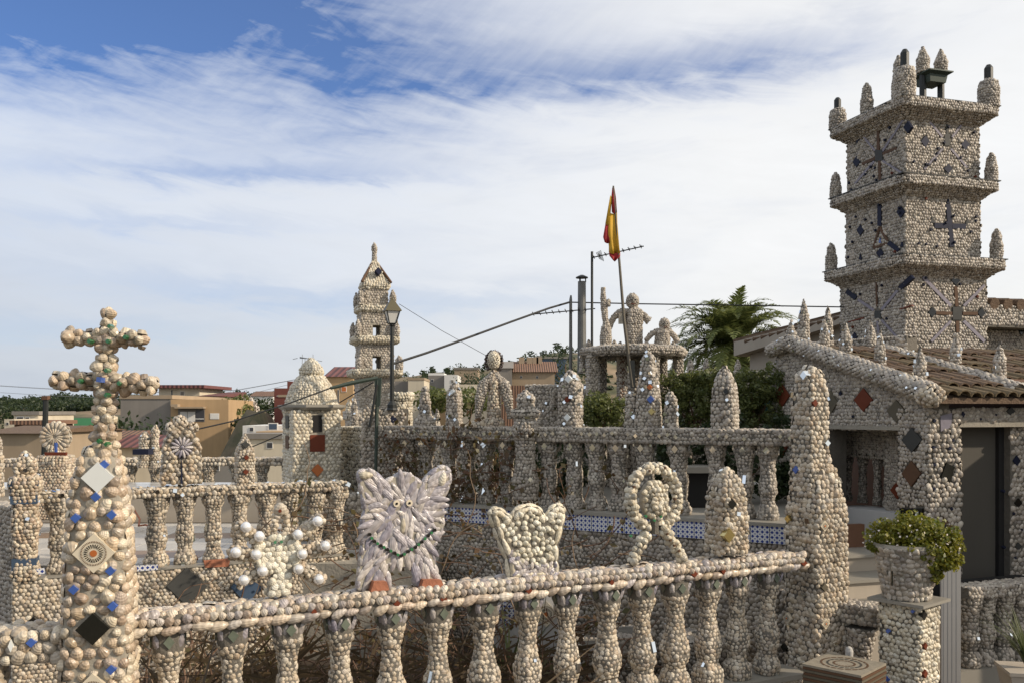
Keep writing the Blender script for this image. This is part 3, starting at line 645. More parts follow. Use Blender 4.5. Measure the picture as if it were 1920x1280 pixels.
# ================================================================== FAR TOWN
def fbox(px0, px1, py0, py1, D, depth, label, wall, name='house', roof=None, roofkind='flat', side=None, windows=(), over=.15, cat='house', zbot=None, ang=0.0, side_mat=None, roof_h=1.0):
    """block whose front face spans px0..px1, py0..py1 at distance D"""
    a = P(px0, py1, D); b = P(px1, py0, D); w = b[0] - a[0]; zt = b[2]; zb = zbot if zbot is not None else min(a[2], -5.5) - .5; cx = (a[0] + b[0]) / 2
    t = Thing(name, label, cat, (cx, D + depth / 2, zb))
    u = np.array([math.cos(ang), math.sin(ang), 0]); v = np.array([-u[1], u[0], 0]); o0 = np.array([a[0], D, 0]); w2 = w / math.cos(ang)
    g = Geo(); base = [o0, o0 + u * w2, o0 + u * w2 + v * depth, o0 + v * depth]; g.prism([q + ZUP * zb for q in base], ZUP * (zt - zb)); g.to(t, 'wall', M[wall])
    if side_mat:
        Geo().prism([base[0] - u * .03 + ZUP * zb, base[0] - u * .03 + ZUP * (zt - .02), base[3] - u * .03 + ZUP * (zt - .02), base[3] - u * .03 + ZUP * zb], u * .025).to(t, 'side_wall_face', M[side_mat])
    rm = M[roof] if roof else None
    if roof and roofkind == 'flat': Geo().prism([base[0] - u * over - v * over + ZUP * zt, base[1] + u * over - v * over + ZUP * zt, base[2] + u * over + v * over + ZUP * zt, base[3] - u * over + v * over + ZUP * zt], ZUP * .25).to(t, 'roof', rm)
    if roof and roofkind == 'gable':   # ridge along u
        r0 = [base[0] - u * over - v * over, base[1] + u * over - v * over, base[2] + u * over + v * over, base[3] - u * over + v * over]; m0 = (r0[0] + r0[3]) / 2; m1 = (r0[1] + r0[2]) / 2
        g = Geo(); zz = ZUP * (zt + .01); g.add([r0[0] + zz, r0[1] + zz, r0[2] + zz, r0[3] + zz, m0 + ZUP * (zt + roof_h), m1 + ZUP * (zt + roof_h)], [(0, 1, 5, 4), (2, 3, 4, 5), (0, 4, 3), (1, 2, 5), (3, 2, 1, 0)]); g.to(t, 'roof', rm)
    if roof and roofkind == 'shed': # rises to the back
        g = Geo(); f0 = base[0] - u * over - v * over + ZUP * (zt + .01); f1 = base[1] + u * over - v * over + ZUP * (zt + .01); b1 = base[2] + u * over + v * over + ZUP * (zt + roof_h); b0 = base[3] - u * over + v * over + ZUP * (zt + roof_h)
        g.add([f0, f1, b1, b0, b0 * [1, 1, 0] + ZUP * (zt + .01), b1 * [1, 1, 0] + ZUP * (zt + .01)], [(0, 1, 2, 3), (3, 2, 5, 4), (0, 3, 4), (1, 5, 2), (0, 4, 5, 1)]); g.to(t, 'roof', rm)
    fp = VPl(base[0], u)
    for (wx0, wx1, wy0, wy1, wm) in windows:
        s0, z0 = fp.sz(wx0, wy1); s1, z1 = fp.sz(wx1, wy0); fr = Geo().vprism(fp, [(s0, z0), (s1, z0), (s1, z1), (s0, z1)], -.05, .03).to(t, 'window', M['white_wall'])
        e = (s1 - s0) * .09; Geo().vprism(fp, [(s0 + e, z0 + e), (s1 - e, z0 + e), (s1 - e, z1 - e), (s0 + e, z1 - e)], .0, .036).to(t, 'pane', M[wm], fr)
    return t, fp

# ochre block with balcony
t, fp = fbox(320, 425, 748, 812, 60, 9, 'flat roofed ochre house with recessed balcony and side wall whose shade is painted grey', 'orange_wall', 'flat_roofed_house', side_mat='grey_wall', ang=.10, windows=[(394, 411, 774, 785, 'white_wall')])  # grey side colour stands in for shade on the ochre walls
s0, z0 = fp.sz(334, 790); s1, z1 = fp.sz(384, 765); Geo().vprism(fp, [(s0, z0), (s1, z0), (s1, z1), (s0, z1)], -.04, .02).to(t, 'balcony_opening', M['grey_wall'])
for a, b in ((338, 351), (352, 366)):
    q0, y0 = fp.sz(a, 789); q1, y1 = fp.sz(b, 771); w_ = Geo().vprism(fp, [(q0, y0), (q1, y0), (q1, y1), (q0, y1)], .0, .03).to(t, 'balcony_door', M['white_wall'])
q0, y0 = fp.sz(367, 789); q1, y1 = fp.sz(383, 768); Geo().vprism(fp, [(q0, y0), (q1, y0), (q1, y1), (q0, y1)], .0, .03).to(t, 'dark_door', M['shutter'])
g = Geo()
for a, b, c, d in ((332, 762, 386, 765), (326, 757, 338, 762)):
    q0, y0 = fp.sz(a, d); q1, y1 = fp.sz(c, b); g.vprism(fp, [(q0, y0), (q1, y0), (q1, y1), (q0, y1)], 0, .7)
g.to(t, 'balcony_canopy', M['tan_wall'])
q0, y0 = fp.sz(366, 785); q1, y1 = fp.sz(384, 783.6); Geo().vprism(fp, [(q0, y0), (q1, y0), (q1, y1), (q0, y1)], .3, .34).to(t, 'balcony_rail', M['white_wall'])
t, fp = fbox(226, 322, 747, 850, 60.5, 10, 'long windowless side block of the ochre house, its shade painted grey', 'grey_wall', 'shaded_side_block', roof='tan_wall', over=.05, cat='shed', ang=.0)  # side of the ochre house turned from the sun, shade put into the grey
fbox(298, 374, 727, 752, 74, 6, 'pale house with a maroon metal roof behind the ochre house', 'cream_wall', 'house', roof='maroon', over=.6, windows=[(321, 324, 730, 747, 'shutter'), (338, 346, 733, 741, 'grey_wall')])
fbox(372, 402, 742, 752, 72, 8, 'low annexe with a sloping maroon roof right of the pale house', 'tan_wall', 'annexe', roof='maroon', roofkind='shed', roof_h=.5, cat='house')
fbox(515, 552, 727, 779, 55, 5, 'tall red brick house with chimneys left of the beehive dome turret', 'brick_wall', 'brick_house', side_mat='brick_wall', cat='house', windows=[(519, 549, 741, 742, 'tan_wall')])
for a in (543, 550): pass
g = Geo()
t = Thing('chimney_pair', 'two short brick chimneys on top of the red brick house', 'chimney', P(546, 727, 56))
g.box(P(545, 721, 56), .17, .17, .22); g.box(P(552, 721, 56), .11, .11, .2); g.to(t, 'stack', M['brick_wall'])
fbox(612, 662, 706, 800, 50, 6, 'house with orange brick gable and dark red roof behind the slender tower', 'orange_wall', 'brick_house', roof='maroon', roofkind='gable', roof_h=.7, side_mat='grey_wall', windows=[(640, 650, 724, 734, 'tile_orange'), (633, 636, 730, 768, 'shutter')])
fbox(803, 833, 703, 728, 105, 7, 'left side of the white cube house on the hill, its shade painted grey', 'grey_wall', 'cube_house', roof='white_wall', over=.0, windows=[(808, 813, 710, 716, 'shutter')])  # unlit side of the white box, darkened by its wall colour
fbox(833, 858, 702, 728, 104.5, 7, 'white end wall block of the cube house with one small window', 'white_wall', 'cube_house', windows=[(845, 851, 711, 718, 'grey_wall')])
fbox(765, 795, 712, 738, 92, 6, 'beige windowless block house below the cube house', 'cream_wall', 'block_house', roof='tan_wall', over=.05)
fbox(738, 765, 714, 742, 93, 6, 'dark grey block house left of the beige one', 'grey_wall', 'block_house')
fbox(852, 896, 692, 702, 120, 8, 'long low ruined stone building on the skyline left of the veiled statue', 'tan_wall', 'stone_building', roof='grey_wall', over=.1)
t, fp = fbox(956, 1040, 697, 716, 88, 7, 'long farmhouse with a rusty tiled roof right of the veiled statue', 'tan_wall', 'farmhouse', roof='far_roof', roofkind='gable', roof_h=1.2, over=.3, windows=[(975, 979, 704, 709, 'shutter'), (1005, 1009, 704, 709, 'shutter')])
for i, a in enumerate((978, 993, 1004, 1011)): Geo().box(P(a, 679, 91), .28, .28, .5).to(t, 'chimney', M['tan_wall'])
fbox(935, 960, 690, 722, 86, 6, 'grey gable ended barn beside the tiled farmhouse', 'grey_wall', 'barn', roof='grey_wall', roofkind='gable', roof_h=.8, cat='barn')
fbox(858, 935, 720, 732, 80, 4, 'low cream yard wall building below the skyline', 'cream_wall', 'yard_building', windows=[(884, 889, 723, 728, 'shutter'), (905, 910, 723, 728, 'shutter')])
fbox(940, 1075, 722, 729, 79, 4, 'long low rusty roofed shed below the farmhouse', 'far_roof', 'long_shed', cat='shed')
fbox(1010, 1062, 672, 700, 118, 8, 'grey concrete shed on the right shoulder of the hill', 'blue_metal', 'concrete_shed', roof='grey_wall', cat='shed')
fbox(822, 852, 735, 748, 84, 4, 'small yellow ochre hut between two shell pinnacles', 'orange_wall', 'hut', cat='hut')
# lower left houses
fbox(26, 72, 777, 800, 62, 5, 'cream house with dark roof terrace at the far left', 'cream_wall', 'house', roof='grey_wall', over=.1, windows=[(31, 45, 780, 789, 'shutter'), (60, 71, 784, 789, 'white_wall'), (48, 56, 781, 789, 'shutter')])
fbox(8, 27, 785, 812, 58, 4, 'tall cream gable wall at the left edge', 'cream_wall', 'house', windows=[(12, 17, 791, 796, 'shutter')])
fbox(27, 78, 795, 812, 56, 4, 'long brown tiled wall below the cream house', 'far_roof', 'wall_building', roof='far_roof', over=.2, cat='shed')
fbox(-40, 78, 812, 870, 34, 7, 'big tan gable wall with a tiled edge left of the shell wheel', 'tan_wall', 'barn', roof='roof', roofkind='gable', roof_h=.25, over=.2, cat='barn')
fbox(132, 222, 834, 860, 40, 2.5, 'white house with brown red roof directly behind the cross column', 'white_wall', 'house', roof='far_roof', roofkind='shed', roof_h=.6, over=.3, windows=[(146, 156, 838, 850, 'shutter'), (168, 176, 838, 850, 'shutter')])
fbox(222, 300, 838, 862, 39, 1.6, 'cream house with slanting red roof right of the cross column', 'cream_wall', 'house', roof='maroon', roofkind='shed', roof_h=.5, over=.3, windows=[(262, 270, 842, 852, 'shutter')])
fbox(455, 532, 797, 815, 46, 4, 'white terrace house with an awning left of the dome turret', 'white_wall', 'house', windows=[(503, 521, 792, 806, 'blue_metal'), (468, 476, 800, 808, 'shutter')])
fbox(480, 540, 808, 822, 44, 3, 'orange rendered terrace parapet below the white house', 'orange_wall', 'terrace_wall', cat='wall')
fbox(462, 545, 822, 850, 42, 5, 'plain grey beige house front below the orange parapet', 'cream_wall', 'house', roof='grey_wall', over=.1, windows=[(500, 512, 828, 840, 'shutter')])
fbox(384, 440, 862, 885, 30, 2, 'dark fronted shed behind the shell arches', 'grey_wall', 'dark_shed', cat='shed', windows=[(400, 412, 866, 882, 'shutter')])
fbox(470, 512, 742, 752, 100, 5, 'small white farm building among the trees', 'white_wall', 'farm_building', roof='far_roof', roofkind='gable', roof_h=.6)
for i, (px, D, h, r, lb, m_) in enumerate([(418, 64, 3.0, 1.3, 'round green tree beside the ochre house', 'leaf_hedge'), (440, 66, 3.2, 1.4, 'broad green tree second from the ochre house', 'leaf_hedge'), (462, 70, 2.6, .9, 'pale almond tree in blossom on the slope', 'petal'),
        (500, 88, 3.6, 1.9, 'dark round tree left of the brick house', 'leaf_dark'), (483, 86, 3.0, 1.4, 'small dark tree below the skyline', 'leaf_dark'), (370, 82, 3.0, 2.2, 'dark bush spreading over the maroon roof', 'leaf_dark'),
        (760, 120, 5, 3.0, 'wide dark tree on the skyline right of the lamp', 'leaf_dark'), (815, 124, 5.5, 3.2, 'domed dark tree above the cube house', 'leaf_dark'), (900, 100, 4, 3.4, 'dark green shrubs left of the veiled statue', 'leaf_dark'),
        (1060, 104, 5.5, 3.4, 'dark conifer at the crest of the hill', 'leaf_dark'), (880, 70, 2.2, 2.0, 'low green bush between white houses and statue', 'leaf_hedge'), (815, 72, 2.4, 1.8, 'green orange tree below the cube house', 'leaf_hedge'),
        (250, 50, 4.0, 3.0, 'dark bushes in front of the long grey side block', 'leaf_dark'), (20, 90, 2.5, 2.5, 'dark shrub above the cream house', 'leaf_dark'), (85, 60, 2.2, .8, 'green bush beside the utility pole', 'leaf_hedge')]):
    x = (px - 960) / FPX * D; z = float(terrain_h(np.array(x), np.array(float(D))))
    top = {418: 742, 440: 735, 462: 738, 500: 738, 483: 745, 370: 742, 760: 703, 815: 694, 900: 698, 1060: 660, 880: 730, 815.5: 0, 250: 775, 20: 760, 85: 798}.get(px, 725)
    if i == 11: top = 725
    zt = (HY - top) / FPX * D; z = min(z, zt - h) if zt - h > z - 6 else z
    tree('tree', lb, x, D, zt - h, h, r, m_, nc=34, npc=34, trunk=.15, ls=min(.15, r * .11))
# green cloth slope at left
t = Thing('netting', 'bright green netting on the slope right of the utility pole', 'netting', P(140, 790, 150)); Geo().prism([P(118, 800, 100), P(175, 800, 100), P(175, 783, 102), P(125, 783, 102)], [0, .3, 0]).to(t, 'net_sheet', plain('green_net', (0.02, 0.12, 0.04), .8))
t = Thing('utility_pole', 'dark wooden utility pole behind the shell wheel', 'pole', P(85, 900, 28)); g = Geo(); g.tube([P(82, 905, 28), P(86, 744, 28)], [.10, .08], 8); g.to(t, 'shaft', M['iron']); Geo().tube([P(73, 748, 28), P(99, 748.5, 28)], .015, 5).to(t, 'crossbar', M['iron'])
Geo().box(P(86, 745, 28), .09, .09, .06).to(t, 'cap', M['wood'])
# pylon
t = Thing('lattice_pylon', 'thin grey lattice pylon with cross arms above the dome turret', 'pylon', P(575, 740, 150)); g = Geo(); D = 150
for a in (566, 571, 584, 588): g.tube([P(a, 745, D), P(a + (1 if a < 577 else -1), 664 if a in (566, 588) else 672, D)], .05, 4)
for y in range(680, 740, 9): g.tube([P(566, y, D), P(571, y + 8, D)], .03, 4); g.tube([P(584, y, D), P(588, y + 8, D)], .03, 4)
g.tube([P(562, 669, D), P(590, 674, D)], .09, 4); g.tube([P(562, 671, D), P(590, 672, D)], .06, 4); g.tube([P(549, 673, D), P(558, 671, D)], .05, 4); g.tube([P(595, 675, D), P(604, 677, D)], .05, 4)
g.to(t, 'lattice', plain('pylon_steel', (.25, .27, .3), .5))
t = Thing('power_lines', 'faint power lines sagging from the pylon towards the left', 'cable', P(300, 725, 150)); g = Geo()
for k_, y in enumerate((723, 735, 722)): g.tube([P(-60 + 590 * q + 60, y + 12 * math.sin(q * PI) - 20 * q * 0 + (694 - y) * max(0, q - .75) * 2.6, 150) for q in np.linspace(0, 1, 9)], .028, 4)
g.to(t, 'wire', plain('faint_wire', (.2, .21, .23), .6))

# ================================================================== PROPERTY GROUND
GZ = -2.30
t0 = Thing('garden_soil', None, None, (0, 8, GZ), kind='structure')
slab('soil', t0, -9, 14, 2.2, 17, GZ, 3.2, M['soil'])

# left terrace: marble tiles laid one by one
WA, WB = np.array([-4.10, 7.45]), np.array([-1.62, 8.76]); wd = unit([*(WB - WA), 0])
TZ = -1.40
ter = Thing('terrace_floor', None, None, (-4, 11, TZ), kind='structure')
slab('terrace_base', ter, -9, -.7, 8.4, 13.4, TZ - .012, 1.2, M['mortar_light'])
tg = mesh_from('tile', Geo().box((0, 0, 0), .215, .215, .012).V, Geo().box((0, 0, 0), .215, .215, .012).F); tg.materials.append(M['floor'])
tg2 = tg.copy(); tg2.materials.clear(); tg2.materials.append(M['floor_brown'])
cnt = 0
for i in range(22):
    for j in range(12):
        if cnt >= 298: break
        x = -7.6 + i * .44; y = 8.4 + j * .44
        if y < 7.45 + (x + 4.1) * .528 + .1 or y > 11.4 or x > -.9 or x / y < -.62: continue
        o = bpy.data.objects.new('tile', tg2 if j % 3 == 1 and (i + j) % 4 else tg); COL.objects.link(o); o.parent = ter.root; o.location = Vector((x, y, TZ - .004)) - Vector(ter.loc); o.rotation_euler = (0, 0, 0); cnt += 1
# low white rise at the back of the terrace
t = Thing('low_white_wall', 'low cream rendered bench wall at the back of the left terrace', 'wall', (-4, 11.5, TZ))
Geo().box((-4.3, 11.75, (TZ - .98) / 2), 4.0, .35, (-.98 - TZ) / 2).to(t, 'bench', M['plaster_beige']); Geo().box((-4.3, 11.74, -.965), 4.02, .38, .015).to(t, 'top_slab', M['floor'])
t = Thing('garden_hose', 'thin orange hose trailing over the left terrace floor', 'hose', P(262, 985, 10.2)); Geo().tube([P(252, 955, 10.8), P(262, 972, 10.6), P(260, 985, 10.4), P(272, 983, 10.5), P(280, 985, 10.3)], .012, 6).to(t, 'tube', M['terracotta'])

# ================================================================== BALUSTRADES
def baluster_proto(H, prof0, size, mat, cap=0.0, mussels=False, chipn=2, nvar=5, gem=True, p=3.0):
    outl = []
    for v in range(nvar):
        ol = outline('sq', p=p + RNG.uniform(-.7, .9)); prof = [(r * RNG.uniform(.94, 1.07), z) for r, z in prof0]; pr = [(r, z * H) for r, z in prof]; V, F = lathe_core(0, 0, pr, ol); me = mesh_from('baluster', V, F); me.materials.append(M['mortar'])
        s = Sh(size); s.lathe(0, 0, [(r - .005, z) for r, z in pr], ol, fill=1.12, h=.75)
        P_ = np.concatenate(s.P); topz = H * .86
        if mussels:
            k_ = P_[:, 2] < H * .87; s.P = [P_[k_]]; s.N = [np.concatenate(s.N)[k_]]; s.U = [np.concatenate(s.U)[k_]]; s.S = [np.concatenate(s.S)[k_]]; s.T = [np.concatenate(s.T)[k_]]
            s2 = Sh(size)
            for q in range(4):
                a = PI / 4 + q * PI / 2; n = np.array([math.cos(a), math.sin(a), -.15]); s2.add(np.array([math.cos(a) * cap * 1.02, math.sin(a) * cap * 1.02, H * .925]), unit(n), unit([n[0] * .3, n[1] * .3, 1]), [.045, .105, .05], 1)
                for dd in (-1, 1): a2 = a + dd * .42; n = np.array([math.cos(a2), math.sin(a2), 0]); s2.add(n * cap * .9 + ZUP * H * .93, n, unit([-n[1] * dd * .3, n[0] * dd * .3, 1]), [.034, .085, .035], 1)
        A = [np.concatenate(x) for x in (s.P, s.N, s.U, s.S, s.T)]; cl = joined(A[0], A[1], A[2], np.cross(A[2], A[1]), A[3], A[4], 'shell_cladding', hi=False); cl.materials.append(M[mat])
        g = Geo()
        for q in range(chipn):
            i = RNG.integers(len(A[0])); n = A[1][i]; c = A[0][i] + n * size * .42; u = unit(np.cross(n, ZUP + .01)); w = np.cross(n, u); e = size * RNG.uniform(.25, .42); e2 = e * (1 if RNG.random() < .5 else 2.4)
            g.prism([c + u * e + w * e2 - n * size * .4, c - u * e + w * e2 - n * size * .4, c - u * e - w * e2 - n * size * .4, c + u * e - w * e2 - n * size * .4], n * size * .42)
        chips = mesh_from('mirror_chips', g.V, g.F) if g.V else None
        if chips: chips.materials.append(M['mirror'])
        gm = None; mu_ = None
        if mussels:
            B = [np.concatenate(x) for x in (s2.P, s2.N, s2.U, s2.S, s2.T)]; mu_ = joined(B[0], B[1], B[2], np.cross(B[2], B[1]), B[3], B[4], 'mussel_cladding'); mu_.materials.append(M['lilac'])
        if gem:
            g = Geo()
            for q in range(4):
                a = q * PI / 2; n = np.array([math.cos(a), math.sin(a), 0]); u = np.array([-n[1], n[0], 0]); V4 = diamond_geo(n * cap * .95 + ZUP * H * .93, u * .03, ZUP * .036, n, .012); g.add(V4.V, V4.F)
            gm = mesh_from('glass_diamond', g.V, g.F); gm.materials.append(M['dull_glass'] if mussels else M['mirror'])
        outl.append((me, cl, chips, gm, mu_))
    return outl
def place_baluster(th, proto, pos, ang, flip=0):
    me, cl, chips, gm, mu_ = proto; b = th.add('baluster', me, None); b.location = Vector(np.asarray(pos) - th.loc); b.rotation_euler = (RNG.normal(0, .012), RNG.normal(0, .012), ang + RNG.normal(0, .06)); b.scale = (RNG.uniform(.93, 1.07),) * 2 + (1.0,)
    for nm, m_ in (('shell_cladding', cl), ('mirror_chips', chips), ('mussel_cladding', mu_), ('glass_diamond', gm)):
        if m_ is not None: o = bpy.data.objects.new(nm, m_); COL.objects.link(o); o.parent = b; (o.__setitem__('kind', 'stuff') if nm != 'glass_diamond' else None)
    return b

def rail_box(th, A, B, z0, z1, hw, name='rail', mat='mortar'):
    A = np.array([A[0], A[1], 0.]); B = np.array([B[0], B[1], 0.]); u = unit(B - A); n = np.array([u[1], -u[0], 0]); c = (A + B) / 2; L = np.linalg.norm(B - A)
    o = Geo().box(c + ZUP * (z0 + z1) / 2, L / 2, hw, (z1 - z0) / 2, math.atan2(u[1], u[0])).to(th, name, M[mat]); return o, u, (n if np.dot(n, -c) > 0 else -n), A, L

# ---- front balustrade
FA = np.array([-2.02, 4.755]); FB = np.array([2.13, 6.825]); fu = unit([*(FB - FA), 0]); FANG = math.atan2(fu[1], fu[0]); FRP = VPl(FA, fu)
front = Thing('shell_balustrade', 'near balustrade of shell covered balusters running from cross column to big stepped pillar', 'balustrade', (0, 5.8, -1.95))
ro, u, n, A3, L = rail_box(front, FA, FB, -1.162, -1.07, .105)
s = Sh(.05)
def row(off, z, nvec, w, l, h, mode, step, t=0, along=True):
    x = np.arange(step * .5, L, step); x = x + RNG.normal(0, step * .07, len(x)); P_ = A3 + x[:, None] * u + n * off + ZUP * (z + RNG.normal(0, .004, (len(x), 1)))
    N_ = unit(nvec)[None] + RNG.normal(0, .10, (len(x), 3)); N_ /= np.linalg.norm(N_, axis=1)[:, None]; base = (u if along else ZUP + n * .3)
    U_ = base[None] + RNG.normal(0, .16, (len(x), 3)) + ZUP * (.25 if along else 0); U_ -= N_ * np.sum(U_ * N_, 1)[:, None]; U_ /= np.linalg.norm(U_, axis=1)[:, None]
    j = 1 + RNG.normal(0, .12, len(x)); s.add(P_, N_, U_, np.stack([w * j, l * j * (1 + RNG.normal(0, .07, len(x))), h * j], 1), t)
row(.108, -1.148, n - ZUP * .1, .056, .105, .05, 0, .082, 1)
row(.112, -1.100, n + ZUP * .35, .046, .048, .05, 0, .044, 0)
row(.086, -1.068, n * .5 + ZUP, .052, .056, .05, 0, .048, 0)
row(.040, -1.064, ZUP, .055, .095, .04, 0, .085, 1)
row(-.02, -1.064, ZUP, .052, .06, .04, 0, .055, 0)
row(-.075, -1.066, ZUP - n * .3, .055, .09, .045, 0, .08, 1)
row(-.108, -1.11, -n, .05, .06, .05, 0, .06, 0)
s.out(front, M['railsh'], 300, ro)
g = Geo()
for x in np.cumsum(RNG.uniform(.25, .75, 9)):
    c = A3 + u * (x + random.uniform(-.08, .08)) + n * .122 + ZUP * -1.125; d = diamond_geo(c, u * random.uniform(.015, .032), ZUP * .022, unit(n + ZUP * .2), .006); g.add(d.V, d.F)
g.to(front, 'rust_tile_pieces', M['tile_red'], ro, 'stuff')
BPROF = [(.088, 0), (.096, .05), (.088, .13), (.062, .19), (.066, .23), (.084, .30), (.086, .38), (.066, .48), (.050, .58), (.050, .68), (.060, .76), (.080, .82), (.082, .88), (.084, 1.0)]
fp_ = baluster_proto(.77, BPROF, .036, 'warm', cap=.088, mussels=True)
for i in range(15):
    px = [318, 437, 538, 640, 733, 822, 909, 988, 1064, 1138, 1205, 1265, 1327, 1382, 1437][i]
    h_ = FRP.hit(px, 1200); x = float(np.dot(h_[:2] - FA, fu[:2])); c = A3 + u * x + ZUP * -1.935
    place_baluster(front, fp_[i % 5], c, FANG + PI / 2 * (i % 4))
    if i == 0: c0 = c
ko, u_, n_, a_, l_ = rail_box(front, FA - fu[:2] * 0, FB, -2.30, -1.972, .10, 'plinth_wall'); rail_box(front, FA, FB, -1.972, -1.935, .135, 'plinth_slab', 'stone_step')
s = Sh(.055); s.quad(A3 + n * .102 + ZUP * -2.3, A3 + u * L + n * .102 + ZUP * -2.3, A3 + u * L + n * .102 + ZUP * -1.98, A3 + n * .102 + ZUP * -1.98); s.out(front, M['warm'], 0, ko)

# ---- near left balustrade stub
lb = Thing('shell_balustrade', 'dark heavy shell rail with blue chips left of the cross column', 'balustrade', (-2.9, 4.5, -2))
LA = np.array([-3.3, 4.30]); LB = np.array([-2.20, 4.62]); ro, u, n, A3b, Lb = rail_box(lb, LA, LB, -1.24, -1.09, .12)
s = Sh(.065)
s.quad(A3b + n * .12 + ZUP * -1.24, A3b + u * Lb + n * .12 + ZUP * -1.24, A3b + u * Lb + n * .12 + ZUP * -1.09, A3b + n * .12 + ZUP * -1.09); s.quad(A3b + n * .12 + ZUP * -1.09, A3b + u * Lb + n * .12 + ZUP * -1.09, A3b + u * Lb - n * .12 + ZUP * -1.09, A3b - n * .12 + ZUP * -1.09)
s.out(lb, M['warm'], 60, ro)
bl_ = baluster_proto(.82, [(r * 1.55, z) for r, z in BPROF], .06, 'warm', cap=.13, gem=False)
for x in (.25, .68): place_baluster(lb, bl_[0], A3b + u * x + ZUP * -2.06, .3)
for x in (.32, .52, .78, .95): diamond_geo(A3b + u * x + n * .135 + ZUP * -1.13, u * .024, ZUP * .024, n, .014).to(lb, 'blue_tile', M['tile_blue'])
diamond_geo(A3b + u * .86 + n * .135 + ZUP * -1.14, u * .012, ZUP * .03, n, .014).to(lb, 'white_tile', M['tile_white'])

# ---- mid balustrade
MA = P(735, 797, 9.6)[:2]; MB = P(1505, 797, 7.56)[:2]; mu = unit([*(MB - MA), 0]); MRP = VPl(MA, mu); MANG = math.atan2(mu[1], mu[0])
mid = Thing('shell_balustrade', 'middle balustrade studded with mirror chips above the blue mosaic band', 'balustrade', (.5, 8.6, -.9))
ro, u, n, A3m, Lm = rail_box(mid, MA, MB, -.29, -.16, .13)
s = Sh(.040); s.quad(A3m + n * .13 + ZUP * -.29, A3m + u * Lm + n * .13 + ZUP * -.29, A3m + u * Lm + n * .13 + ZUP * -.16, A3m + n * .13 + ZUP * -.16)
s.quad(A3m + n * .13 + ZUP * -.16, A3m + u * Lm + n * .13 + ZUP * -.16, A3m + u * Lm - n * .13 + ZUP * -.16, A3m - n * .13 + ZUP * -.16, up=n)
s.out(mid, M['grey'], 300, ro)
g = Geo()
for x in np.arange(.1, Lm, .075):
    if RNG.random() < .3: continue
    nn = unit(n + RNG.normal(0, .16, 3) + ZUP * .15); c = A3m + u * x + n * .155 + ZUP * (-.215 + RNG.normal(0, .008)); uu = unit(np.cross(nn, ZUP)); d = diamond_geo(c, uu * .019, ZUP * .021, nn, .01); g.add(d.V, d.F)
g.to(mid, 'mirror_chips', M['mirror'], ro, 'stuff')
MPROF = [(.085, 0), (.09, .06), (.075, .14), (.055, .22), (.06, .30), (.072, .38), (.070, .48), (.058, .60), (.062, .72), (.072, .82), (.088, .90), (.092, 1.0)]
mp_ = baluster_proto(.63, MPROF, .037, 'grey', cap=.09, chipn=5)
for i, px in enumerate((770, 800, 840, 878, 912, 950, 1030, 1078, 1120, 1160, 1210, 1275, 1345, 1395, 1440)):
    h_ = MRP.hit(px, 860); x = float(np.dot(h_[:2] - MA, mu[:2])); place_baluster(mid, mp_[i % 5], A3m + u * x + ZUP * -.92, MANG + PI / 2 * (i % 4))
# retaining wall with mosaic band below
rw = Thing('retaining_wall', 'shell covered garden wall topped by a blue and white mosaic band', 'wall', (.5, 8.6, -2.3))
WV = MRP.off(.20); c = A3m + u * Lm / 2
Geo().box(c + ZUP * (-2.3 - .925) / 2, Lm / 2, .20, (2.3 - .925) / 2, MANG).to(rw, 'core', M['mortar'])
Geo().box(c + n * .012 + ZUP * -.932, Lm / 2, .225, .014, MANG).to(rw, 'coping', M['stone_step'])
s = Sh(.048); s.quad(A3m + n * .2 + ZUP * -2.3, A3m + u * Lm + n * .2 + ZUP * -2.3, A3m + u * Lm + n * .2 + ZUP * -1.10, A3m + n * .2 + ZUP * -1.10); s.out(rw, M['grey'])
tw = .16; ntile = int(Lm / tw); fq = []
tb = Geo().box((0, 0, 0), tw / 2 - .003, .012, .072)
uvs = []
for f in tb.F:
    for i in f: v = tb.V[i]; uvs.append((v[0] / tw * 4 + .0, v[2] / tw * 4 + .0))
tm = mesh_from('mosaic_tile', tb.V, tb.F, uvs); tm.materials.append(M['mosaic'])
for i in range(ntile):
    o = rw.add('mosaic_tile', tm, None); o.location = Vector(A3m + u * (i + .5) * tw + n * .212 + ZUP * -1.018 - rw.loc); o.rotation_euler = (0, 0, MANG)

# ---- left terrace balustrade and its wall
ltb = Thing('shell_balustrade', 'left balustrade in front of the marble terrace', 'balustrade', (-3, 8.1, -1.38)); ro, u, n, A3l, Ll = rail_box(ltb, WA, WB, -.755, -.68, .10)
LP = VPl(WA, wd); s = Sh(.045); s.quad(A3l + n * .1 + ZUP * -.755, A3l + u * Ll + n * .1 + ZUP * -.755, A3l + u * Ll + n * .1 + ZUP * -.68, A3l + n * .1 + ZUP * -.68); s.quad(A3l + n * .1 + ZUP * -.68, A3l + u * Ll + n * .1 + ZUP * -.68, A3l + u * Ll - n * .1 + ZUP * -.68, A3l - n * .1 + ZUP * -.68, up=n)
s.out(ltb, M['warm'], 240, ro); mirror_chips(ltb, np.concatenate(s.P), np.concatenate(s.N), 70, .045, parent=ro)
lp_ = baluster_proto(.60, MPROF, .038, 'warm', cap=.09, chipn=4, gem=False)
for i, px in enumerate((112, 160, 215, 293, 347, 400, 450, 497, 545, 590, 628)):
    h_ = LP.hit(px, 1000); x = float(np.dot(h_[:2] - WA, wd[:2])); place_baluster(ltb, lp_[i % 5], A3l + u * x + ZUP * -1.355, .4 * i)
lw = Thing('terrace_wall', 'shell wall under the left balustrade with a large grey diamond tile', 'wall', (-3, 8.1, -2.3)); c = A3l + u * Ll / 2
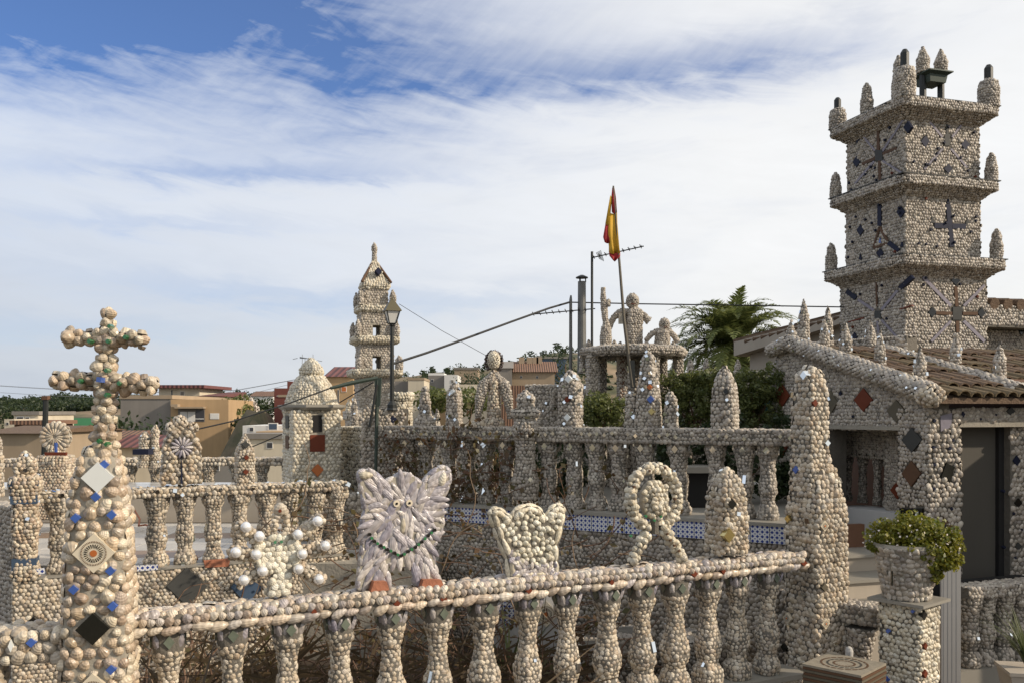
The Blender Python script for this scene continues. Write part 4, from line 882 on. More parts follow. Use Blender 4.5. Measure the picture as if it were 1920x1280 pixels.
Geo().box(c + ZUP * (-2.3 - 1.37) / 2, Ll / 2, .16, (2.3 - 1.37) / 2, math.atan2(u[1], u[0])).to(lw, 'core', M['mortar'])
Geo().box(c + ZUP * -1.3625, Ll / 2, .17, .0075, math.atan2(u[1], u[0])).to(lw, 'coping', M['stone_step'])
WP = LP.off(.16); holes = [vtile(lw, WP, 350, 1098, 76, 72, 'tile_slate'), vtile(lw, WP, 462, 1100, 60, 60, 'blue_metal'), vtile(lw, WP, 62, 1163, 20, 16, 'tile_black')]
holes.append([WP.sz(382, 1050), WP.sz(432, 1046), WP.sz(428, 1061), WP.sz(384, 1063)])
Geo().vprism(WP, holes[-1], -.02, .012).to(lw, 'rust_strip', M['terracotta'])
hb = []
for a0, a1 in ((52, 84), (252, 296)):
    q = [WP.sz(a0, 1067 if a1 < 100 else 1060), WP.sz(a1, 1064 if a1 < 100 else 1057), WP.sz(a1, 1074 if a1 < 100 else 1067), WP.sz(a0, 1078 if a1 < 100 else 1070)]; holes.append(q)
    V = [WP.pt(a, z, .012) for a, z in q]; uv = [((a - q[0][0]) * 26, (z - q[0][1]) * 26) for a, z in q]; g = Geo().vprism(WP, q, -.01, .012); fuv = []
    for f in g.F:
        for i in f: p = g.V[i] - WP.o; fuv.append((float(np.dot(p, WP.u) - q[0][0]) * 24, (p[2] - q[0][1]) * 24))
    lw.mesh('mosaic_strip', g.V, g.F, M['mosaic'], uvs=fuv)
s = Sh(.042); s.vpoly(WP, [(0, -2.3), (Ll, -2.3), (Ll, -1.375), (0, -1.375)], 0, holes)
# side return at the corner
sd0 = A3l - wd * .0; back = np.array([-wd[1], wd[0], 0]) ; s.quad(sd0 + back * 1.2 + ZUP * -2.3, sd0 + n * .16 + ZUP * -2.3, sd0 + n * .16 + ZUP * -1.375, sd0 + back * 1.2 + ZUP * -1.375)
Geo().box(sd0 + wd * .1 + back * .55 + ZUP * (-2.3 - 1.38) / 2, .09, .6, (2.3 - 1.38) / 2, math.atan2(u[1], u[0])).to(lw, 'return_wall', M['mortar'])
s.out(lw, M['warm'])
# far balustrade at the end of the terrace
fb = Thing('shell_balustrade', 'far balustrade at the back of the left terrace', 'balustrade', (-4, 12.6, -1.4)); FA2, FB2 = np.array([-7.6, 12.35]), np.array([-2.0, 12.9]); ro, u, n, A3f, Lf = rail_box(fb, FA2, FB2, -.76, -.66, .11)
s = Sh(.06); s.quad(A3f + n * .11 + ZUP * -.76, A3f + u * Lf + n * .11 + ZUP * -.76, A3f + u * Lf + n * .11 + ZUP * -.66, A3f + n * .11 + ZUP * -.66); s.quad(A3f + n * .11 + ZUP * -.66, A3f + u * Lf + n * .11 + ZUP * -.66, A3f + u * Lf - n * .11 + ZUP * -.66, A3f - n * .11 + ZUP * -.66); s.out(fb, M['warm'], 0, ro)
for x in np.arange(.15, Lf, .36): place_baluster(fb, lp_[int(x * 10) % 3], A3f + u * x + ZUP * -1.36, 0)
Geo().box(A3f + u * Lf / 2 + ZUP * -1.6, Lf / 2, .14, .24, math.atan2(u[1], u[0])).to(fb, 'plinth', M['mortar_light'])

# ================================================================== COLUMNS / RAIL ORNAMENTS
def column(name, label, cat, cx, cy, z0, prof, size, mat='warm', ol=None, indiv=0, tiles=(), chips=0, group=None, core='mortar', **kw):
    t = Thing(name, label, cat, (cx, cy, z0), group); ks = tiles_spheres(t, tiles); clad_lathe(t, cx, cy, prof, ol or OL_SQ(), size, M[mat], keep=ks, z0=z0, indiv=indiv, chips=chips, core=core, **kw); return t
def pxprof(D, py0, pts, k=1.0): return [(w / FPX * D * k, (py0 - y) / FPX * D) for w, y in pts]

# cross column (near left)
D = 4.62; c = P(188, 1300, D); cx, cy = c[0], c[1]; zb = -1.65
rot = math.atan2(-cx, cy) * .55
colprof = [(w / FPX * D, (HY - y) / FPX * D - zb) for w, y in ((68, 1375), (67, 1240), (65, 1150), (62, 1050), (56, 950), (50, 900), (42, 862), (28, 838))]
nf = np.array([math.sin(-rot) * -1, -math.cos(rot), 0]); nf = unit([math.sin(rot), -math.cos(rot), 0]); uf = np.array([-nf[1], nf[0], 0])
def onfront(px, py, w):
    c_ = P(px, py, D); r = np.interp(py, [838, 862, 900, 950, 1050, 1150, 1240, 1375], [28, 42, 50, 56, 62, 65, 67, 68]) / FPX * D
    base = np.array([cx, cy, 0]); t_ = (c_[0] - cx) / uf[0]; return base + uf * (t_ * .92) + nf * (r - .004) + ZUP * c_[2]
tl = [(onfront(193, 891, 0), nf, 28 / FPX * D, 'tile_white'), (onfront(189, 1027, 0), nf, 36 / FPX * D, 'burst'), (onfront(188, 1163, 0), nf, 29 / FPX * D, 'tile_black'), (onfront(188, 1278, 0), nf, 36 / FPX * D, 'burst')]
for px, py in ((204, 868), (191, 926), (156, 963), (220, 959), (219, 1060), (154, 1091), (223, 1124), (221, 1238)): tl.append((onfront(px, py, 0), nf, 9 / FPX * D, 'tile_blue'))
t = Thing('cross_column', 'tall tapering shell column topped by a double armed shell cross', 'monument', (cx, cy, zb)); ks = tiles_spheres(t, tl)
ol = OL_SQ(rot, 7); colprof = [(r - .024, z) for r, z in colprof]; V, F = lathe_core(cx, cy, colprof, ol, zb, 32); bo = t.mesh('column_shaft', V, F, M['mortar_light'])
s = Sh(.058); s.keep = ks; s.lathe(cx, cy, colprof, ol, size=.060, z0=zb, h=.72, fill=.95, aspect=1.08, spread=1.6, var=.15, tilt=.14); s.out(t, M['cream'] if False else M['pink'], 215, bo)
# cross
g = Geo(); s = Sh(.056); kc = []
a = P(198, 845, D); b = P(203, 590, D); sp = [P(199, 850, D), P(196, 760, D), P(200, 650, D), P(203, 590, D)]
for pts, r in ((sp, [.050, .042, .038, .024]), ([P(132, 632, D - .02), P(200, 633, D), P(266, 638, D - .01)], .030), ([P(107, 713, D), P(198, 714, D), P(286, 722, D)], .033)):
    g.tube(pts, r, 8); s.tube(pts, [q + .008 for q in r] if isinstance(r, list) else r + .010, .050, h=1.1, fill=1.06, aspect=1.0, spread=2, var=.14)
co = g.to(t, 'cross', M['mortar_light']); s.out(t, M['pink'], 85, co)
g = Geo()
for px, py in ((206, 612), (203, 640), (200, 694), (224, 718), (200, 740), (186, 826), (200, 832), (150, 714), (168, 640), (235, 632)):
    d = diamond_geo(P(px, py, D - .075), np.array([.011, 0, 0]), ZUP * .012, np.array([0, -1, 0]), .012); g.add(d.V, d.F)
g.to(t, 'green_glass_bits', M['green_glass'], co, 'stuff')
diamond_geo(P(187, 711, D - .085), np.array([.014, 0, .01]), np.array([-.01, 0, .014]), np.array([0, -1, 0]), .012).to(t, 'blue_tile', M['tile_blue'], co)

# big stepped pillar at the right end of the front rail
PC = np.array([2.345, 6.99]); pr = [(.180, 0), (.180, 1.20), (.176, 1.40), (.150, 1.54), (.115, 1.70), (.06, 1.76)]
rotp = FANG; nfp = unit([math.sin(rotp), -math.cos(rotp), 0]); nl = unit([-math.cos(rotp), -math.sin(rotp), 0])
def on_face(c2, n, r, px, py, extra=.0):
    v = VPl(c2 + n[:2] * (r + extra), [-n[1], n[0]]); return v.hit(px, py)
tl = [(on_face(PC, nfp, .180, 1545, 985), nfp, .042, 'burst'), (on_face(PC, nfp, .182, 1547, 1168), nfp, .042, 'burst'), (on_face(PC, nl, .182, 1477, 1158), nl, .045, 'burst'), (on_face(PC, nl, .182, 1471, 1213), nl, .034, 'tile_black'),
      (on_face(PC + [-.055, -.02], nl, .12, 1493, 880), nl, .03, 'tile_blue'), (on_face(PC + [-.055, -.02], nfp, .105, 1527, 755), nfp, .028, 'tile_red'), (on_face(PC, nl, .18, 1478, 972), nl, .03, 'brass'), (on_face(PC, nfp, .18, 1545, 1100), nfp, .032, 'tile_olive'), (on_face(PC + [-.055, -.02], nl, .105, 1508, 703), nl, .034, 'mirror')]
ks_up = [(c_, h_ * .8) for c_, n_x, h_, m_x in tl]
tpil = column('stepped_pillar', 'tall stepped shell pillar with pointed top closing the near balustrade', 'pillar', PC[0], PC[1], -2.15, pr, .050, 'warm', OL_SQ(rotp, 12), 300, tl, chips=12, h=.8, spread=.5)
clad_lathe(tpil, PC[0] - .055, PC[1] - .02, [(.118, 1.50), (.118, 1.80), (.112, 1.83), (.110, 2.10), (.104, 2.32), (.085, 2.43), (.035, 2.49)], OL_SQ(rotp, 10), .048, M['warm'], name='upper_shaft', z0=-2.15, h=.8, spread=.5, keep=ks_up, chips=3)

# ---- ornaments standing on the front rail
def rail_pt(px, py, dz=0.0, off=0.0): return FRP.off(off).hit(px, py)
def osign(o):
    a = sum(o[i][0] * o[(i + 1) % len(o)][1] - o[(i + 1) % len(o)][0] * o[i][1] for i in range(len(o))); return 1.0 if a > 0 else -1.0
def fig_outline(pts, vp): return [vp.sz(*p) for p in pts]
# large lilac cat
cat = Thing('cat_figure', 'large flat cat like figure of lilac mussel shells with green bead necklace', 'sculpture', FRP.hit(750, 1095))
OUT = [(668, 1102), (672, 1060), (677, 1020), (675, 985), (682, 955), (676, 925), (669, 884), (684, 880), (702, 884), (718, 903), (736, 893), (752, 885), (774, 893), (789, 907), (800, 890), (818, 876), (832, 873), (842, 884), (840, 908), (828, 932), (828, 985), (818, 1013), (808, 1022), (812, 1055), (824, 1092), (774, 1094), (776, 1056), (752, 1060), (720, 1054), (716, 1078), (724, 1100)]
oo = fig_outline(OUT, FRP); Geo().vprism(FRP, oo, -.03, .035).to(cat, 'body_slab', M['mortar_light'])
s = Sh(.034); s.vpoly(FRP, grow(oo, .90), .035, size=.043, jit=.30, t=1, aspect=2.2, spread=.35, h=.42, fill=1.2, tilt=.12, var=.18)
ctr = FRP.off(.035).hit(756, 957); P_ = s.P[0]; N_ = s.N[0]; rd = P_ - ctr + RNG.normal(0, .10, P_.shape); rd -= N_ * np.sum(rd * N_, 1)[:, None]; s.U[0] = rd / (np.linalg.norm(rd, axis=1)[:, None] + 1e-9); s.S[0] = s.S[0] * np.array([.82, 1.15, 1.0])
n3 = len(oo); u_, n_ = FRP.u, FRP.n
for i in range(n3):
    a, b = np.array(oo[i]), np.array(oo[(i + 1) % n3]); dl = b - a; L_ = np.linalg.norm(dl); m_ = max(1, int(L_ / .055))
    for q in range(m_):
        p = a + dl * (q + .5) / m_; en = unit([dl[1], -dl[0]]) * osign(oo)
        nn = unit(u_ * en[0] + ZUP * en[1] + n_ * .55); tt = unit(u_ * dl[0] + ZUP * dl[1]); s.add(FRP.pt(p[0], p[1], .022), nn, unit(tt - nn * np.dot(tt, nn)), [.040, L_ / m_ * 1.15, .030], 1)
s.keep = [(FRP.off(.035).hit(743, 943), .022), (FRP.off(.035).hit(767, 942), .022)]
s.out(cat, M['lilac'], 300)
for px, py in ((743, 943), (767, 942)):
    e = FRP.off(.046).hit(px, py); g = Geo(); g.tube([e - n_ * .02, e + n_ * .008], .020, 14); ey = g.to(cat, 'eye', M['tile_cream']); Geo().tube([e + n_ * .006, e + n_ * .012], .0075, 10).to(cat, 'pupil', M['tile_black'], ey)
pts_ = [(693, 1001), (697, 1008), (702, 1014), (708, 1018), (714, 1022), (720, 1025), (726, 1029), (733, 1032), (740, 1036), (746, 1039), (752, 1041), (758, 1038), (765, 1033), (772, 1029), (779, 1025), (785, 1020), (791, 1015), (797, 1009), (803, 1003), (809, 998), (815, 993)]
for i, (px, py) in enumerate(pts_):
    e = FRP.off(.055).hit(px, py); Geo().tube([e - n_ * .018, e + n_ * .006], .0105 if i % 2 == 0 else .009, 8).to(cat, 'necklace_bead', M['tile_black'] if i % 2 == 0 else M['green_glass'])
for x0, x1, y0, y1 in ((687, 722, 1085, 1104), (779, 824, 1082, 1100)):
    q = [FRP.sz(x0, y1), FRP.sz(x1, y1 - 3), FRP.sz(x1 - 6, y0), FRP.sz(x0 + 6, y0)]; Geo().vprism(FRP, q, -.03, .085).to(cat, 'brick_foot', M['terracotta'])
e = FRP.off(.045); s = Sh(.05); s.add(e.hit(687, 890), n_ + ZUP * .2, u_, [.045, .085, .04], 1); s.add(e.hit(830, 897), n_, unit(ZUP + u_ * .3), [.05, .09, .04], 1); s.add(e.hit(756, 985), n_, ZUP, [.04, .10, .03], 1); s.out(cat, M['cream'], 3)

# small cream crown figure
crn = Thing('crown_figure', 'small crown shaped figure of cream shells between the cat figure and the ribbon', 'sculpture', FRP.hit(990, 1080))
OUT = [(953, 1082), (948, 1045), (932, 1010), (917, 965), (919, 954), (932, 952), (946, 962), (957, 972), (962, 956), (984, 946), (1004, 949), (1014, 960), (1020, 975), (1028, 955), (1040, 945), (1052, 948), (1056, 960), (1052, 985), (1042, 1020), (1043, 1078)]
oo = fig_outline(OUT, FRP); Geo().vprism(FRP, oo, -.035, .035).to(crn, 'body_slab', M['mortar'])
inn = [FRP.sz(*p) for p in ((955, 1050), (940, 1020), (930, 985), (955, 988), (966, 968), (985, 958), (1005, 962), (1018, 988), (1040, 985), (1034, 1015), (1034, 1048))]
s = Sh(.046); s.vpoly(FRP, grow(oo, .82), .035, size=.040, h=1.0, aspect=1.05, spread=2, fill=.92, jit=.2); s.out(crn, M['white'], 120)
s = Sh(.04)
for i in range(len(oo)):
    a, b = np.array(oo[i]), np.array(oo[(i + 1) % len(oo)]); dl = b - a; L_ = np.linalg.norm(dl); m_ = max(1, int(L_ / .07))
    for q in range(m_):
        p = a + dl * (q + .5) / m_; en = unit([dl[1], -dl[0]]) * osign(oo); nn = unit(u_ * en[0] + ZUP * en[1] + n_ * .6); tt = unit(u_ * dl[0] + ZUP * dl[1]); s.add(FRP.pt(p[0], p[1], .015), nn, unit(tt - nn * np.dot(tt, nn)), [.045, L_ / m_ * 1.2, .04], 1)
        p2 = p - en * .022; s.add(FRP.pt(p2[0], p2[1], .034), n_, tt, [.040, L_ / m_ * 1.15, .04], 1)
s.out(crn, M['cream'], 60)
s = Sh(.036); lowp = [FRP.sz(*p) for p in ((955, 1080), (950, 1045), (935, 1015), (950, 1030), (985, 1056), (1010, 1050), (1036, 1052), (1040, 1078))]; s.vpoly(FRP, lowp, .04, size=.034, t=1, aspect=1.9, spread=1.2, h=.8, tilt=.2); s.out(crn, M['lilac'], 80)

# cream and pearl sunburst figure
st = Thing('pearl_star_figure', 'cream pebble figure with six radiating arms of large pearls', 'sculpture', FRP.hit(525, 1115))
OUT = [(500, 1116), (507, 1085), (512, 1070), (490, 1078), (478, 1060), (482, 1040), (474, 1022), (478, 1008), (498, 1012), (512, 1000), (540, 1000), (556, 1010), (566, 1030), (562, 1052), (566, 1072), (545, 1066), (546, 1085), (540, 1114)]
oo = fig_outline(OUT, FRP); Geo().vprism(FRP, oo, -.03, .03).to(st, 'body_slab', M['mortar_light'])
s = Sh(.046); s.vpoly(FRP, grow(oo, .95), .03, size=.036, h=.6, aspect=1.2, spread=1.5, fill=1.1); s.vpoly(FRP.off(-.03), grow(oo, .98), 0, size=.05, h=.6); s.out(st, M['white'], 160)
for a, b in (((484, 1014), (446, 982)), ((480, 1040), (434, 1035)), ((486, 1072), (446, 1090)), ((552, 1010), (600, 972)), ((560, 1036), (614, 1024)), ((554, 1058), (602, 1088))):
    pa, pb = FRP.hit(*a), FRP.hit(*b); g = Geo(); g.tube([pa, pb], .030, 7); ao = g.to(st, 'arm', M['mortar_light']); s = Sh(.03); s.tube([pa, pb], .038, .032, h=1.0, spread=2); s.out(st, M['warm'], 14, ao)
for px, py in ((460, 987), (485, 1004), (441, 1034), (479, 1038), (456, 1086), (491, 1069), (594, 976), (557, 1001), (608, 1022), (565, 1037), (558, 1065), (596, 1084)):
    s = Sh(.055); s.add(FRP.off(.042).hit(px, py), unit(n_), ZUP, [.062, .062, .060], 2); s.out(st, M['pearl'], 1, name='pearl')
hd = [FRP.hit(*p) for p in ((515, 1004), (515, 975), (519, 956), (526, 950), (534, 956), (538, 975), (538, 1004))]; g = Geo(); g.tube(hd, .014, 6); ho = g.to(st, 'head_arch', M['mortar_light']); s = Sh(.026); s.tube(hd, .016, .028, h=1.0, spread=2, ends=False); s.add(FRP.off(.02).hit(526, 954), unit(n_ + ZUP * .5), ZUP, [.085, .07, .05], 0); s.out(st, M['warm'], 40, ho)
Geo().tube([FRP.off(.03).hit(525, 957), FRP.off(.055).hit(525, 957)], .010, 8).to(st, 'red_bead', M['tile_red'], ho); Geo().tube([FRP.off(.04).hit(516, 1016), FRP.off(.056).hit(516, 1016)], .009, 8).to(st, 'green_bead', M['green_glass']); Geo().tube([FRP.off(.04).hit(528, 1015), FRP.off(.056).hit(528, 1015)], .009, 8).to(st, 'green_bead', M['green_glass'])

# ribbon loop with small head inside
rb = Thing('ribbon_loop_figure', 'looped ribbon of cream shells framing a small oval shell face', 'sculpture', FRP.hit(1230, 1050))
path = [(1183, 1056), (1197, 1030), (1212, 1002), (1224, 985)]
ell = [(1226 + 44 * math.cos(a), 933 - 58 * math.sin(a)) for a in np.linspace(-PI / 2 + .25, 1.5 * PI - .25, 22)]
for nm, pp in (('left_leg', [(1182, 1056), (1198, 1026), (1213, 998)]), ('right_leg', [(1280, 1048), (1262, 1018), (1243, 990)]), ('loop', ell)):
    pts = [FRP.hit(*p) for p in pp]; r = .034
    g = Geo(); g.tube(pts, r * .9, 8); po = g.to(rb, nm.replace('left_', '').replace('right_', ''), M['mortar']); s = Sh(.046); s.tube(pts, r, .044, ends=False, h=1.0, spread=2, fill=1.04); s.out(rb, M['cream'], 95, po)
fc = FRP.hit(1227, 937); g = Geo(); V = []; 
fo = [FRP.sz(1227 + 24 * math.cos(a), 937 - 38 * math.sin(a)) for a in np.linspace(0, 2 * PI, 16, endpoint=False)]; fco = Geo().vprism(FRP, fo, -.03, .02).to(rb, 'face', M['mortar_light']); s = Sh(.034); s.vpoly(FRP, fo, .022, size=.034, h=1.0, spread=2, fill=1.1); s.vpoly(FRP, grow(fo, .6), .05, size=.034, h=1.0, spread=2, fill=1.1); s.out(rb, M['cream'], 60, fco)
g = Geo(); g.tube([FRP.hit(1227, 1000), FRP.hit(1227, 968)], .03, 8); g.to(rb, 'neck', M['mortar'], fco)
for px, py in ((1184, 1004), (1190, 912), (1219, 882), (1248, 876), (1267, 935), (1252, 1000), (1258, 1012), (1266, 1022), (1274, 1032), (1212, 967), (1228, 975), (1240, 968)):
    e = FRP.off(.048).hit(px, py); Geo().tube([e - n_ * .02, e], .009, 7).to(rb, 'dark_bead', M['tile_brown'] if px > 1245 or py < 960 else M['green_glass'])

# pointed shell post on the rail
c = FRP.hit(1362, 1035); pr = pxprof(c[1], 1037, [(33, 1037), (33, 985), (30, 930), (24, 905), (15, 888), (3, 877)])
tl = [(on_face(c[:2], nfp, .12, 1372, 944), nfp, .036, 'tile_black'), (on_face(c[:2], nfp, .13, 1366, 1003), nfp, .05, 'brass')]
column('pointed_post', 'squat pointed shell post on the near rail with a black diamond tile', 'finial', c[0], c[1], c[2], pr, .046, 'warm', OL_SQ(FANG, 6), 130, tl, chips=3, h=.9)

# ================================================================== ORNAMENTS ON THE MIDDLE RAIL
def mpt(px, py=797): return MRP.hit(px, py)
def mcol(px, pts, label, name='finial', size=.042, ol=None, mat='grey', tiles=(), chips=5, group=None, k_=1.0, **kw):
    c = mpt(px); pr = pxprof(c[1], 797, pts, k_); return column(name, label, 'finial', c[0], c[1], -.165, pr, size, mat, ol or OL_SQ(MANG, 5), 0, tiles, chips=chips, **kw)
mcol(797, [(24, 797), (22, 785), (13, 775), (10, 745), (8, 727), (2, 722)], 'bell based spire finial right of the round drum', ol=OL_RD)
c = mpt(852); mcol(852, [(15, 797), (14, 760), (13, 735), (8, 720), (2, 714)], 'straight rounded finial with one white diamond, left of the veiled statue', tiles=[(on_face(c[:2], MRP.n, .08, 848, 734), MRP.n, .025, 'tile_white')])
mcol(985, [(22, 797), (22, 778), (27, 775), (28, 766), (18, 762), (17, 750), (19, 742), (12, 733), (2, 727)], 'onion topped urn finial right of the veiled statue', ol=OL_RD)
c = mpt(1070); mcol(1070, [(21, 797), (21, 740), (20, 715), (13, 698), (3, 690)], 'square finial with two white diamonds and a red tile left of the statue platform', 'square_finial', tiles=[(on_face(c[:2], MRP.n, .105, 1066, 710), MRP.n, .036, 'tile_white'), (on_face(c[:2], MRP.n, .105, 1064, 782), MRP.n, .036, 'tile_white'), (on_face(c[:2], MRP.n, .105, 1064, 748), MRP.n, .030, 'tile_red')], chips=14)
c = mpt(1216); mcol(1216, [(24, 797), (22, 760), (19, 720), (15, 690), (12, 665), (3, 652)], 'narrow tapering obelisk finial in front of the statue platform with orange and blue tiles', 'obelisk_finial', tiles=[(on_face(c[:2], MRP.n, .09, 1218, 725), MRP.n, .024, 'tile_orange'), (on_face(c[:2], MRP.n, .10, 1220, 748), MRP.n, .034, 'tile_blue'), (on_face(c[:2], MRP.n, .115, 1222, 771), MRP.n, .030, 'brass')], chips=14)
for px, l_ in ((1184, 'low mirror studded side post left of the obelisk finial'), (1258, 'low mirror studded side post right of the obelisk finial')):
    mcol(px, [(13, 797), (12, 760), (10, 735), (3, 727)], l_, 'side_post', chips=9)
c = mpt(1359); mcol(1359, [(24, 797), (24, 750), (22, 720), (14, 695), (3, 677)], 'bullet shaped finial with a small black tile in front of the palm', 'bullet_finial', tiles=[(on_face(c[:2], MRP.n, .11, 1362, 733), MRP.n, .026, 'tile_black')], chips=3, size=.046)
c = mpt(985); mcol(985, [(1, 797), (2, 796)], 'small shell lump on the middle rail', 'shell_lump', chips=0) if False else None
# post running down in front of the balustrade at 985
t = Thing('vase_post', 'thick vase shaped shell post standing in front of the middle balustrade', 'post', MRP.off(.12).hit(985, 930)); c = MRP.off(.14).hit(985, 935)
clad_lathe(t, c[0], c[1], pxprof(c[1], 940, [(24, 940), (26, 905), (19, 870), (20, 830), (27, 812), (22, 795)]), OL_RD, .042, M['grey'], z0=c[2], chips=6, name='shaft')
# veiled statue
c = mpt(926); D = c[1]; t = Thing('veiled_statue', 'shell covered figure of a robed woman with long dark hair and spreading mantle', 'statue', c)
clad_lathe(t, c[0], c[1], pxprof(D, 797, [(22, 797), (20, 785), (14, 778), (13, 750), (11, 725), (12, 710), (7, 700), (5, 690)]), OL_RD, .038, M['pink'], z0=-.165, name='robe')
hc = P(926, 675, D); g = Geo(); g.cone(hc, [(.01, -.10), (.05, -.07), (.06, 0), (.045, .06), (.01, .09)], 10); ho = g.to(t, 'head', M['mortar_light']); s = Sh(.028); s.ball(hc + [0, -.01, 0], .058, .06, .085, .026); s.out(t, M['cream'], 0, ho)
s = Sh(.03)
for a in np.linspace(-.25 * PI, 1.25 * PI, 15): s.tube([hc + [.078 * math.cos(a), .02, .10 * math.sin(a)], hc + [.079 * math.cos(a) + .001, .03, .10 * math.sin(a) - .02]], .018, .032, ends=False)
hair = shell_mat('shell_dark', [(.07, .05, .045), (.12, .08, .06), (.05, .04, .04), (.14, .10, .08)]); s.out(t, hair, 0, ho)
for sx in (-1, 1):
    for off_, top in ((0, 0), (9, 14)):
        pp = [P(926 + sx * 4, 700 + top * .2, D), P(926 + sx * (15 + off_), 720, D - .02), P(926 + sx * (24 + off_ * .5), 748, D - .02), P(926 + sx * (27 + off_ * .3), 768 + top, D)]; g = Geo(); g.tube(pp, [.02, .026, .03, .022], 7); mo = g.to(t, 'mantle', M['mortar_light']); s = Sh(.030); s.tube(pp, [.028, .034, .038, .03], .030); s.out(t, M['grey'], 0, mo)
g = Geo(); tq = P(870, 797, D - .05)
t2 = Thing('shell_mound', 'low mound of white shells beside the veiled statue', 'sculpture', P(900, 797, D)); clad_lathe(t2, *P(900, 797, D)[:2], [(.12, 0), (.10, .05), (.05, .08), (.01, .09)], OL_RD, .040, M['warm'], z0=-.165, name='mound')

# round drum and lamp block
c = P(752, 797, 9.9); t = Thing('round_drum', 'round cream shell drum with a thick rim right of the street lamp', 'drum', c); clad_lathe(t, c[0], c[1], pxprof(9.9, 800, [(23, 830), (22, 750), (25, 748), (25, 738), (20, 735)]), OL_RD, .040, M['cream'], z0=(HY - 800) / FPX * 9.9, name='barrel')
c = P(722, 797, 9.75); t = Thing('lamp_block', 'square shell block with a black diamond tile carrying the street lamp', 'pier', c); LB_ = VPl(c[:2] - [0, .17], [1, 0.25]); h_ = [vtile(t, LB_, 737, 785, 15, 15, 'tile_dark')]
Geo().box(c + ZUP * -.60, .23, .17, .58 + .20, .24).to(t, 'core', M['mortar']); s = Sh(.045); v = VPl(c[:2] + [0.04, -.165], [math.cos(.24), math.sin(.24)])
s.vpoly(v, [(-.27, -1.4), (.19, -1.4), (.19, .02), (-.27, .02)], .0, h_, jit=.1)
cc = c + ZUP * .18; ux = np.array([math.cos(.24), math.sin(.24), 0]); uy = np.array([-ux[1], ux[0], 0]); s.quad(c - ux * .23 - uy * .17 + ZUP * -.0, c + ux * .23 - uy * .17, c + ux * .23 + uy * .17, c - ux * .23 + uy * .17, up=uy); s.quad(c - ux * .23 + uy * .17 + ZUP * -1.3, c - ux * .23 - uy * .17 + ZUP * -1.3, c - ux * .23 - uy * .17 + ZUP * .02, c - ux * .23 + uy * .17 + ZUP * .02)
s.quad(c + ux * .23 - uy * .17 + ZUP * -1.3, c + ux * .23 + uy * .17 + ZUP * -1.3, c + ux * .23 + uy * .17 + ZUP * .02, c + ux * .23 - uy * .17 + ZUP * .02); s.out(t, M['grey'])

# street lamp
D = 9.6; c = P(735, 768, D); t = Thing('street_lamp', 'black street lamp with a four sided lantern on a slim post', 'lamp', c)
g = Geo(); k_ = D / FPX; g.cone(c, [(11 * k_, 0), (9 * k_, 4 * k_), (9 * k_, 10 * k_), (4 * k_, 17 * k_), (4 * k_, 60 * k_), (3.4 * k_, 155 * k_), (5 * k_, 158 * k_), (5 * k_, 160 * k_)], 10); g.to(t, 'post', M['iron'])
lz = P(735, 608, D)
g = Geo(); g.cone(lz, [(8 * k_, 0), (9 * k_, 2 * k_)], 4, PI / 4 + .35); g.to(t, 'lantern_base', M['iron'])
g = Geo(); g.cone(lz, [(8.5 * k_, 2 * k_), (17 * k_, 24 * k_)], 4, PI / 4 + .35); gl = g.to(t, 'lantern_glass', M['lampglass'])
g = Geo()
for q in range(4):
    a = PI / 4 + .35 + q * PI / 2; d = np.array([math.cos(a), math.sin(a), 0]); g.tube([lz + d * 9 * k_ + ZUP * k_, lz + d * 17.6 * k_ + ZUP * 25 * k_], 1.1 * k_, 5)
g.to(t, 'lantern_frame', M['iron'])
g = Geo(); g.cone(lz, [(22 * k_, 24 * k_), (20 * k_, 27 * k_), (9 * k_, 40 * k_), (5 * k_, 44 * k_), (2 * k_, 46 * k_), (2.5 * k_, 48 * k_), (.5 * k_, 52 * k_)], 4, PI / 4 + .35); g.to(t, 'lantern_roof', M['olive_cap'])
# bracket pole and cables left of the lamp
t = Thing('bracket_pole', 'dark green iron pole with a strut holding the cables', 'pole', P(706, 905, 9.45)); g = Geo(); g.tube([P(704, 910, 9.4), P(706, 800, 9.4), P(708, 712, 9.4)], [.018, .02, .024], 6); g.to(t, 'pole', M['iron_green'])
g = Geo(); g.prism([P(702, 709, 9.38), P(715, 707, 9.38), P(712, 760, 9.38), P(704, 760, 9.38)], [0, .05, 0]); g.to(t, 'plate', M['iron_green']); Geo().tube([P(707, 720, 9.36), P(693, 800, 9.36)], .015, 6).to(t, 'strut', M['iron'])
Geo().tube([P(708, 708, 9.4), P(660, 717, 9.3), P(620, 727, 9.2)], [.02, .026, .018], 6).to(t, 'cable_sleeve', M['iron_green'])
def cable(label, pts, r, sag=0):
    t = Thing('cable', label, 'cable', pts[0]); Geo().tube(pts, r, 6, False).to(t, 'strand', M['cable'])
cable('black cable descending left from the bracket pole past the dome turret', [P(622, 726, 9.2), P(540, 756, 9.0), P(440, 788, 8.8), P(365, 805, 8.6)], .008)
cable('second black cable running low behind the dome turret', [P(700, 716, 12.6), P(560, 800, 13), P(470, 838, 13.4), P(440, 855, 13.5)], .008)
cable('thick black cable rising from lamp to the small mast', [P(735, 682, 9.6), P(800, 661, 10), P(870, 636, 10.6), P(960, 603, 11.3), P(1030, 578, 11.8), P(1068, 567, 12)], .014)
cable('black cable running level from the small mast to the big tower', [P(1068, 567, 12), P(1200, 570, 12), P(1400, 573, 12), P(1587, 576, 12.2)], .009)
cable('fine stay wire slanting down from the lamp towards the veiled statue', [P(748, 570, 9.7), P(830, 621, 9.7), P(915, 668, 9.7)], .003)

